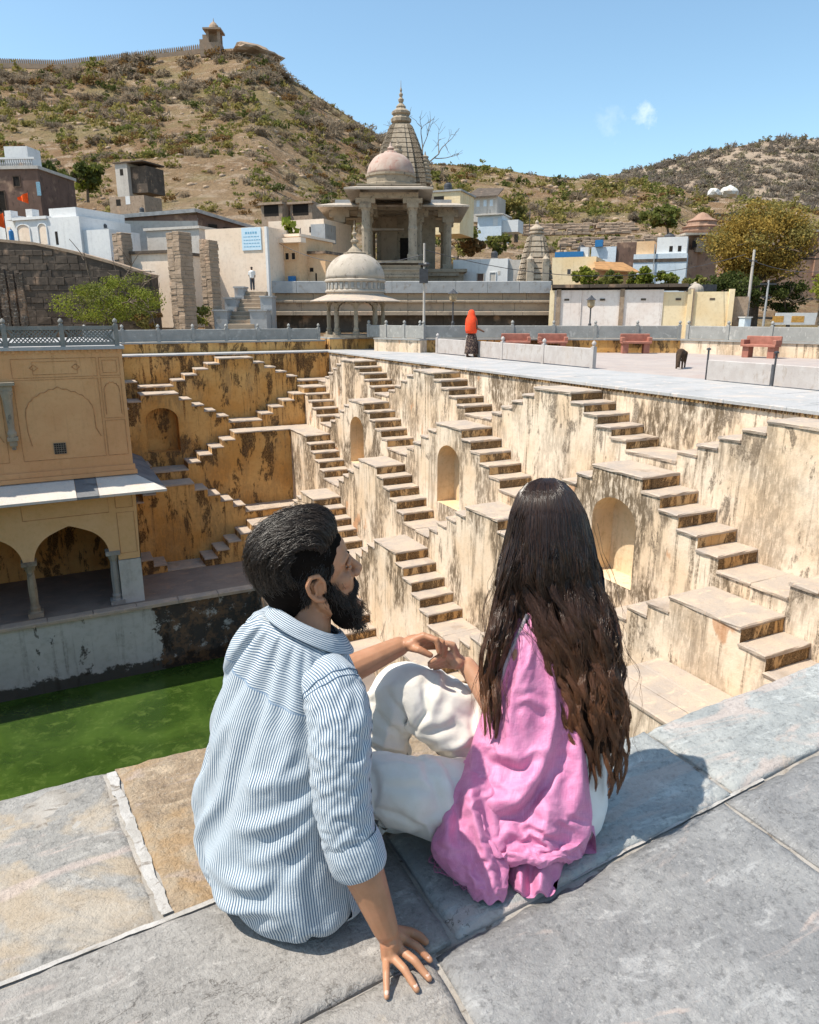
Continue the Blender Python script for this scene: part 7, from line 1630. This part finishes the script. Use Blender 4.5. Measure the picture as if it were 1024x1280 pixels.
for i in range(26):
    f = i/25; x0, y0 = 541+f*52, 1066+f*42; p = at(x0+6, y0-4, 1.70); g_ = onz(x0, y0, .006); a = r_.uniform(-1, 1); ln = r_.uniform(.02, .045)
    pts = [p, g_*.6+p*.4, g_+A3(0, -.004, 0), g_+A3(-ln*.5, -ln*.5*r_.uniform(.2, 1), .002), g_+A3(-ln*.5+a*.012, -ln*r_.uniform(.5, 1), .001), g_+A3(a*.02, -ln*.9, .001)]
    mb.tube([q-WO for q in cat(np.array(pts), 12)], .0011, 5)
o = mb.build('fringe', M['silk'], shw); o['kind'] = 'stuff'
# grey edge of the shawl beside the hair, dark strap line in front of the shoulder
def strip_(name, pts, w_, dep, mat, par):
    P_ = cat(np.array(pts, float), 40); T_ = np.gradient(P_, axis=0); T_ /= np.linalg.norm(T_, axis=1)[:, None]; Nn = np.stack([-T_[:, 1], T_[:, 0]], 1); Dd = cat(np.array(dep, float)[:, None], 40)[:, 0]
    G = np.array([[at(P_[i, 0]+Nn[i, 0]*k*w_, P_[i, 1]+Nn[i, 1]*k*w_, Dd[i]-.004*(1-k*k)-.002*nz(i*.3, k*2)) for k in np.linspace(-1, 1, 7)] for i in range(40)])
    return grid_obj(name, G, mat, par, WO, closed=False, thick=.002)
strip_('shawl_edge', [(660, 768), (648, 795), (634, 825), (624, 858)], 3.0, [1.79, 1.785, 1.782, 1.785], M['silk_grey'], shw)
# ---- hair
def hair_group(rows, k, m_, seed, start, end, wave, nclump, lay=(.60, 1.04), s_rng=(0, 1), conv=.26):
    r = np.random.default_rng(seed); Rr = np.array(rows, float); yy = Rr[:, 0]
    s0 = r.uniform(*s_rng, k); cs = r.uniform(0, 1, nclump); cl = np.argmin(np.abs(cs[None]-s0[:, None])+r.uniform(0, .05, (k, nclump)), 1); cp = r.uniform(0, 6.3, (nclump, 3)); rho = r.uniform(*lay, k)**.7; ys = r.uniform(*start, k); ye = end[0]+(end[1]-end[0])*np.clip(.25+.6*r.uniform(0, 1, nclump)[cl]+.3*(r.uniform(0, 1, k)-.5), 0, 1)
    t = np.linspace(0, 1, m_)[None]; Y_ = ys[:, None]+(ye-ys)[:, None]*t; fall = np.clip((Y_-700)/260, 0, 1)
    s = s0[:, None]+(cs[cl]-s0)[:, None]*conv*fall*np.exp(-((cs[cl]-s0)/.12)**2)[:, None]
    fw_ = np.clip((Y_-620)/260, 0, 1); s = s+wave*fw_*(.062*np.sin(Y_*.050+cp[cl, 0][:, None])+.026*np.sin(Y_*.105+cp[cl, 1][:, None])+.012*np.sin(Y_*.16+r.uniform(0, 6.3, (k, 1))))+r.normal(size=(k, 1))*.004
    I = lambda c: np.interp(Y_, yy, Rr[:, c]); xl, xr, dc, T_ = I(1), I(2), I(3), I(4); z_ = np.clip(2*s-1, -1, 1)
    s = s+np.cumsum(r.normal(size=s.shape)*.0016, axis=1)
    X_ = xl+(xr-xl)*s; Dp = dc-T_*np.sqrt(np.clip(1-z_**2, 0, 1))*rho[:, None]-.010*np.clip((Y_-650)/90, 0, 1)*np.sin(Y_*.062+.5*cp[cl, 2][:, None]+2.2*s0[:, None])*wave-.006*wave*fw_*np.sin(Y_*.1+cp[cl, 1][:, None])
    P = _eye+(_fw[None, None]+_rt[None, None]*((X_-512)/F_PX)[:, :, None]+_up[None, None]*((640-Y_)/F_PX)[:, :, None])*Dp[:, :, None]
    return P
top_ = [(597, 676, 692, 1.872, .012), (603, 660, 706, 1.872, .058), (615, 648, 718, 1.874, .092), (640, 638, 732, 1.876, .116), (690, 629, 744, 1.878, .122), (730, 622, 753, 1.868, .112)]
bk = top_+[(765, 640, 764, 1.838, .080), (800, 660, 772, 1.815, .065), (850, 682, 777, 1.810, .060), (900, 697, 781, 1.818, .060), (940, 708, 782, 1.832, .055), (975, 722, 778, 1.848, .045), (995, 730, 770, 1.852, .03)]
fr = [(640, 638, 690, 1.876, .100), (690, 629, 672, 1.868, .085), (730, 621, 656, 1.845, .065), (770, 611, 648, 1.815, .040), (810, 603, 637, 1.790, .030), (850, 599, 628, 1.775, .024), (890, 602, 625, 1.768, .02), (925, 606, 621, 1.765, .012)]
hw = Flesh(); hw.ell(wd(-.006, 0, .040), (.084, .074, .088), WM, 24); hw = hw.fuse('hair', M['hair_base_w'], wom, .006, 4, WO)
def mass(rows, sc):
    Rr = cat(np.array(rows, float), 60); th = np.linspace(0, 2*np.pi, 40, endpoint=False)
    G = np.array([[at((a[1]+a[2])/2+(a[2]-a[1])/2*sc*math.cos(q), a[0]+2, a[3]-a[4]*sc*.92*math.sin(q)*(1 if math.sin(q) > 0 else .3)) for q in th] for a in Rr])
    grid_obj('hair_mass', G, M['hair_base_w'], hw, WO)
mass(bk[1:-2], .86); mass(fr[1:-3], .7)
P1 = hair_group(bk, 8200, 26, 11, (598, 640), (850, 1000), 1.25, 40); P2 = hair_group(fr, 2000, 24, 12, (640, 690), (800, 925), 1.2, 10, lay=(.5, 1.05)); P3 = hair_group(top_, 1800, 12, 13, (597, 625), (690, 730), .3, 40, lay=(.95, 1.05))
P4 = hair_group([(a, b-12-(a-600)*.02, c+14+(a-600)*.03, d, e*1.1) for a, b, c, d, e in bk], 45, 26, 14, (640, 760), (820, 985), 1.0, 45, lay=(.8, 1.3), conv=0)
P5 = hair_group([(a, b-6, c+4, d, e*1.2) for a, b, c, d, e in fr], 50, 24, 15, (690, 740), (840, 930), 2.5, 50, lay=(.8, 1.2), conv=0)
for P, r0, r1 in ((P1, .0008, .0004), (P2, .0008, .0004), (P3, .0007, .0006), (P4, .0006, .0003), (P5, .0006, .0003)):
    ribbons('hair_strands', P, np.linspace(r0, r1, P.shape[1])[None]*np.ones((len(P), 1)), M['hair_w'], hw, WO)
run_cloth(26)

co_ = np.empty(len(sl.data.vertices)*3, np.float32); sl.data.vertices.foreach_get('co', co_); co_ = co_.reshape(-1, 3)[:70*51].reshape(70, 51, 3)
for r_, d_ in ((12, .0009), (14, .0006)):
    cen_ = co_[r_].mean(0); mb = MB(); mb.tube([p+unit(p-cen_)*d_ for p in co_[r_]], .0011, 5); mb.build('armhole_seam', flat('dark_blue_seam', (.10,.15,.22), .9), sl)
# ------------------------------------------------------------------ trees, bushes and figures between the walkway and the hills
def limb(mb, p, d, L, r, depth, tips, R_=rng, spread=.6):
    pts = [p]; dirs = d; n = 4
    for i in range(n):
        dirs = unit(dirs+R_.normal(size=3)*.16); pts.append(pts[-1]+dirs*L/n)
    mb.tube(pts, list(np.linspace(r, r*.6, n+1)), 6 if depth > 1 else 4, cap=False)
    if depth == 0: tips.append(pts[-1]); return
    for i in range(int(R_.integers(2, 4))):
        limb(mb, pts[-1] if i else pts[-2], unit(dirs+R_.normal(size=3)*spread+A3(0, 0, .12)), L*R_.uniform(.6, .85), r*.6, depth-1, tips, R_, spread)
    if depth <= 1: tips.append(pts[-1])
def tree(name, label, px, py, h, top, x0, x1, kind, leafn, leafs, cat='tree', trunk=True, crown_y=None, seed=0, group=None, nclump=26, flat_=1.0, kind2=None, lean=0.0):
    """crown between the pixels x0..x1, top..crown_y; foot at (px, py), distance h"""
    r = np.random.default_rng(seed+100); L = Fr(px, py, h); t = L.thing(name, label, cat, group)
    crown_y = crown_y if crown_y is not None else py-(py-top)*.25
    zc1, zc0 = L.z(top), L.z(crown_y); xa, xb = L.x(x0, (top+crown_y)/2), L.x(x1, (top+crown_y)/2); cx, cz = (xa+xb)/2, (zc0+zc1)/2; rx, rz = (xb-xa)/2, (zc1-zc0)/2
    if trunk:
        mb = MB(); tips = []; H = max(.4, cz-.3*rz); nl = 3
        base = [A3(0, 0, -.3), A3(cx*.12+.05, 0, H*.35), A3(cx*.4, 0, H*.7)]; rad = max(.05, .035*(zc1)); mb.tube(base, [rad*1.25, rad, rad*.8], 8, cap=False)
        for i in range(4): limb(mb, base[-1]-A3(0, 0, H*.1*i*.5), unit(A3(r.normal()*.7+cx*.1, r.normal()*.7, 1.0)), max(rz, rx)*.55, rad*.55, 2, tips, r)
        mb.build('trunk', M['bark'], t)
    cs = r.normal(size=(nclump, 3)); cs /= np.linalg.norm(cs, axis=1)[:, None]; cs *= r.uniform(.35, 1.0, (nclump, 1))**.5; cs = cs*np.array([rx*.78, rx*.7, rz*.78])+np.array([cx, 0, cz]); rs = r.uniform(.22, .42, nclump)*min(rx, rz)*1.15
    k = leafn; i = r.integers(0, nclump, k); d = r.normal(size=(k, 3)); d /= np.linalg.norm(d, axis=1)[:, None]
    P = cs[i]+d*(rs[i]*r.uniform(.3, 1.05, k))[:, None]*np.array([1.15, 1.1, .85*flat_])
    v, f = leaves(k, leafs, lambda n: P, r)
    mats = [LEAF[kind]]+([LEAF[kind2]] if kind2 else []); mi = (i % 3 == 0).astype(int) if kind2 else None
    link('crown', np_mesh('crown', v, f, mats, mi=mi), t)
    return t
tree('autumn_tree', 'broad ochre-leaved tree at the right above the utility poles', 940, 405, 60, 243, 882, 1020, 'autumn', 30000, .145, seed=1, crown_y=362, nclump=60, kind2='olive')
tree('dark_tree', 'dark leafy tree below the autumn tree behind the short pole', 915, 405, 57, 338, 872, 955, 'dark', 7000, .15, seed=2, crown_y=396, nclump=24)
tree('dark_tree', 'dark leafy tree at the foot of the red wall, right of the short pole', 985, 408, 58, 345, 945, 1010, 'dark', 4500, .15, seed=3, crown_y=396, nclump=18)
tree('leafy_bush', 'large yellow-green acacia bush before the dark ruined wall at the left', 130, 420, 44, 333, 58, 222, 'fresh', 11000, .09, 'bush', seed=4, crown_y=412, nclump=44, kind2='green', flat_=.7)
tree('round_tree', 'round dark green tree standing alone at the foot of the left hill', 110, 250, 110, 199, 86, 132, 'dark', 1800, .42, seed=5, crown_y=240, kind2='fresh')
tree('round_tree', 'dark green tree behind the tall brown house', 55, 250, 108, 195, 34, 76, 'dark', 1500, .42, seed=6, crown_y=240, kind2='green')
for i, (a, b, y0, y1, kd, lab) in enumerate(((712, 748, 333, 362, 'fresh', 'bright green bush behind the pinkish wall, nearest the cream house'), (744, 790, 338, 362, 'green', 'leafy green bush behind the pinkish wall under the rusty awning'), (784, 820, 333, 362, 'fresh', 'bright green bush behind the pinkish wall before the blue house'), (818, 850, 334, 362, 'fresh', 'yellow-green bush behind the pinkish wall left of the red tower'), (848, 890, 340, 368, 'olive', 'olive bush around the small grey dome'))):
    tree('garden_bush', lab, (a+b)/2, y1+6, 55, y0, a, b, kd, 1300, .20, 'bush', seed=10+i, crown_y=y1, nclump=14, trunk=False, group='garden bushes behind the boundary wall', kind2='green')
tree('garden_plant', 'leafy green plants growing at the foot of the tall brick pillars', 245, 415, 46, 378, 225, 268, 'green', 1100, .12, 'plant', seed=20, crown_y=412, nclump=12, trunk=False, kind2='fresh')
tree('garden_plant', 'low dry plants beside the end of the dark ruined wall', 190, 418, 43.5, 388, 160, 215, 'olive', 900, .12, 'plant', seed=21, crown_y=415, nclump=12, trunk=False, kind2='rust')
tree('garden_plant', 'bright green plants at the extreme right edge beside the hoarding', 1022, 400, 44, 338, 1008, 1050, 'fresh', 1200, .16, 'plant', seed=22, crown_y=385, nclump=14, kind2='green')
tree('slope_bush', 'green bush on the slope between the temple and the hill cottage', 570, 330, 92, 278, 562, 600, 'green', 1200, .36, 'bush', seed=23, crown_y=322, nclump=14, kind2='olive')
tree('slope_bush', 'rusty dry bush on the slope above the white flat-roofed house', 592, 325, 88, 298, 572, 614, 'rust', 900, .32, 'bush', seed=24, crown_y=322, nclump=12, trunk=False)
tree('slope_bush', 'grey-green shrub tree on the slope right of the hill cottage', 645, 300, 105, 232, 622, 668, 'olive', 1500, .42, 'bush', seed=25, crown_y=290, nclump=16, kind2='green')
tree('slope_bush', 'green bush on the slope left of the carved spire', 620, 320, 90, 285, 604, 640, 'green', 900, .34, 'bush', seed=26, crown_y=318, nclump=12)
tree('slope_bush', 'broad dark bush on the slope above the red tower', 835, 300, 120, 252, 800, 862, 'green', 1500, .5, 'bush', seed=27, crown_y=286, nclump=14, kind2='olive')
L = Fr(523, 230, 130); t = L.thing('bare_tree', 'leafless tree with thin grey twigs behind the temple spire', 'tree'); mb = MB(); tips = []; r_ = np.random.default_rng(8)
mb.tube([A3(0,0,-3), A3(.2,0,2), A3(.5,0,4.5)], [.3,.26,.2], 6, cap=False)
for i in range(5): limb(mb, A3(.2+.1*i, 0, 1.5+.7*i), unit(A3(r_.normal()*.8, r_.normal()*.5, .9)), 3.8, .14, 3, tips, r_, .5)
mb.build('branches', LEAF['twig'], t)
# roof plants on the tan house
L = Fr(362, 300, 54); t = L.thing('potted_plant', 'spiky potted plant on the roof of the tan house', 'plant'); MB().lathe([(.2,0),(.28,.35),(.24,.35)], n=10).build('pot', M['rustroof'], t)
v, f = leaves(70, .42, lambda n: np.random.default_rng(2).normal(size=(n, 3))*np.array([.22, .22, .3])+np.array([0, 0, .75])); link('leaves', np_mesh('leaves', v, f, LEAF['fresh']), t)
# ---- small figures
def small_person(label, px, py, h, top, rz, upper, lower, skinm, veil=None, walk=.1, arm_out=False, bag=False):
    L = Fr(px, py, h); t = L.thing('person', label, 'person'); t.rotation_euler = (0, 0, -YAW+rz); H = L.z(top); k = H/1.6
    q = Flesh(); q.chain([(0,0,.86*k),(0,0,1.05*k),(0,0,1.28*k)], [.13*k,.12*k,.14*k]); q.chain([(0,0,1.28*k),(0,0,1.44*k)], [.06*k,.055*k]); q.ell((0,.01*k,1.50*k), (.075*k,.09*k,.11*k))
    for s in (1, -1): q.chain([(s*.08*k,0,.88*k),(s*.09*k,s*walk*k,.46*k),(s*.09*k,s*walk*1.6*k-.02*k,.06*k)], [.085*k,.06*k,.045*k]); q.chain([(s*.09*k,s*walk*1.6*k,.04*k),(s*.09*k,s*walk*1.6*k+.14*k,.03*k)], [.04*k,.03*k])
    q.chain([(.17*k,0,1.30*k),(.22*k,.05*k,1.04*k),(.20*k if not arm_out else .42*k,.2*k,.92*k)], [.05*k,.04*k,.035*k]); q.chain([(-.17*k,0,1.30*k),(-.21*k,.03*k,1.04*k),(-.17*k,.16*k,.95*k)], [.05*k,.04*k,.035*k])
    q.fuse('body', skinm, t, .022*k, 3)
    if veil:
        c = MB(); c.lathe([(.19*k,0),(.22*k,.12*k),(.22*k,.34*k),(.20*k,.5*k),(.15*k,.60*k),(.125*k,.68*k),(.11*k,.76*k),(.05*k,.82*k)], 0, -.02*k, .86*k, 14, lobes=5, la=.05); c.build('veil', veil, t, smooth=True)
    else:
        c = MB(); c.lathe([(.165*k,0),(.17*k,.1*k),(.18*k,.38*k),(.20*k,.46*k),(.10*k,.54*k)], 0, 0, .84*k, 12); c.build('shirt', upper, t, smooth=True); c = MB(); c.lathe([(.085*k,0),(.09*k,.05*k),(.06*k,.1*k)], 0, 0, 1.53*k, 10); c.build('hair', M['hair_m'], t)
        for s in (1, -1): MB().tube([(s*.17*k,0,1.31*k),(s*.22*k,.04*k,1.08*k)], [.07*k,.06*k], 8).build('sleeve', upper, t)
    if lower == 'skirt':
        c = MB(); c.lathe([(.26*k,0),(.25*k,.1*k),(.22*k,.35*k),(.18*k,.6*k),(.15*k,.7*k)], 0, 0, .14*k, 16, lobes=7, la=.06); c.build('skirt', M['skirt'], t, smooth=True)
    else:
        for s in (1, -1): MB().tube([(s*.08*k,0,.9*k),(s*.09*k,s*walk*k,.46*k),(s*.09*k,s*walk*1.6*k-.02*k,.09*k)], [.10*k,.08*k,.07*k], 8).build('trouser_leg', lower, t)
    return t
n = NT('dark_patterned_skirt'); n.col(n.mix(n.ramp(n.noise(n.obj(), 26, 3), .52, .58), (.035,.022,.022), (.22,.15,.11)), .85); M['skirt'] = n.m
M['veil'] = flat('orange_red_veil', (.80,.075,.022), .75, .12, 12); M['skin_d'] = flat('brown_skin', (.13,.065,.04), .6, .1)
small_person('woman in a bright orange-red veil and dark patterned skirt walking on the walkway', 589, 447, 26.2, 390, -.9, None, 'skirt', M['skin_d'], M['veil'], .06, True)
small_person('man in a white shirt and dark trousers standing at the top of the stone steps', 316, 363, 50.5, 334, .2, M['white_top'], M['charcoal'], M['skin_d'])
# goat-like brown dog, head lowered
L = Fr(850, 463, 20.9); t = L.thing('dog', 'thin dark brown dog with lowered head on the courtyard paving', 'dog'); t.rotation_euler = (0, 0, -YAW+R(-118)); q = Flesh()
q.chain([(-.30,0,.48),(-.1,0,.50),(.18,0,.50),(.27,0,.51)], [.085,.095,.115,.09]); q.chain([(.27,0,.52),(.40,0,.40),(.47,0,.26)], [.075,.055,.055]); q.chain([(.46,0,.26),(.53,0,.14)], [.055,.03])
for s in (1, -1):
    q.chain([(.20,s*.07,.46),(.21,s*.075,.24),(.205,s*.075,.03)], [.05,.03,.024]); q.chain([(.205,s*.075,.025),(.25,s*.075,.02)], [.024,.02])
    q.chain([(-.27,s*.07,.46),(-.20,s*.08,.30),(-.33,s*.075,.18),(-.31,s*.075,.03)], [.07,.05,.026,.024]); q.chain([(-.31,s*.075,.025),(-.26,s*.075,.02)], [.024,.02]); q.chain([(.42,s*.045,.33),(.38,s*.075,.27)], [.025,.012])
q.chain([(-.37,0,.50),(-.46,0,.42),(-.47,0,.30)], [.03,.02,.014]); q.fuse('body', flat('dark_brown_fur', (.06,.036,.022), .9, .3, 14), t, .012, 3)
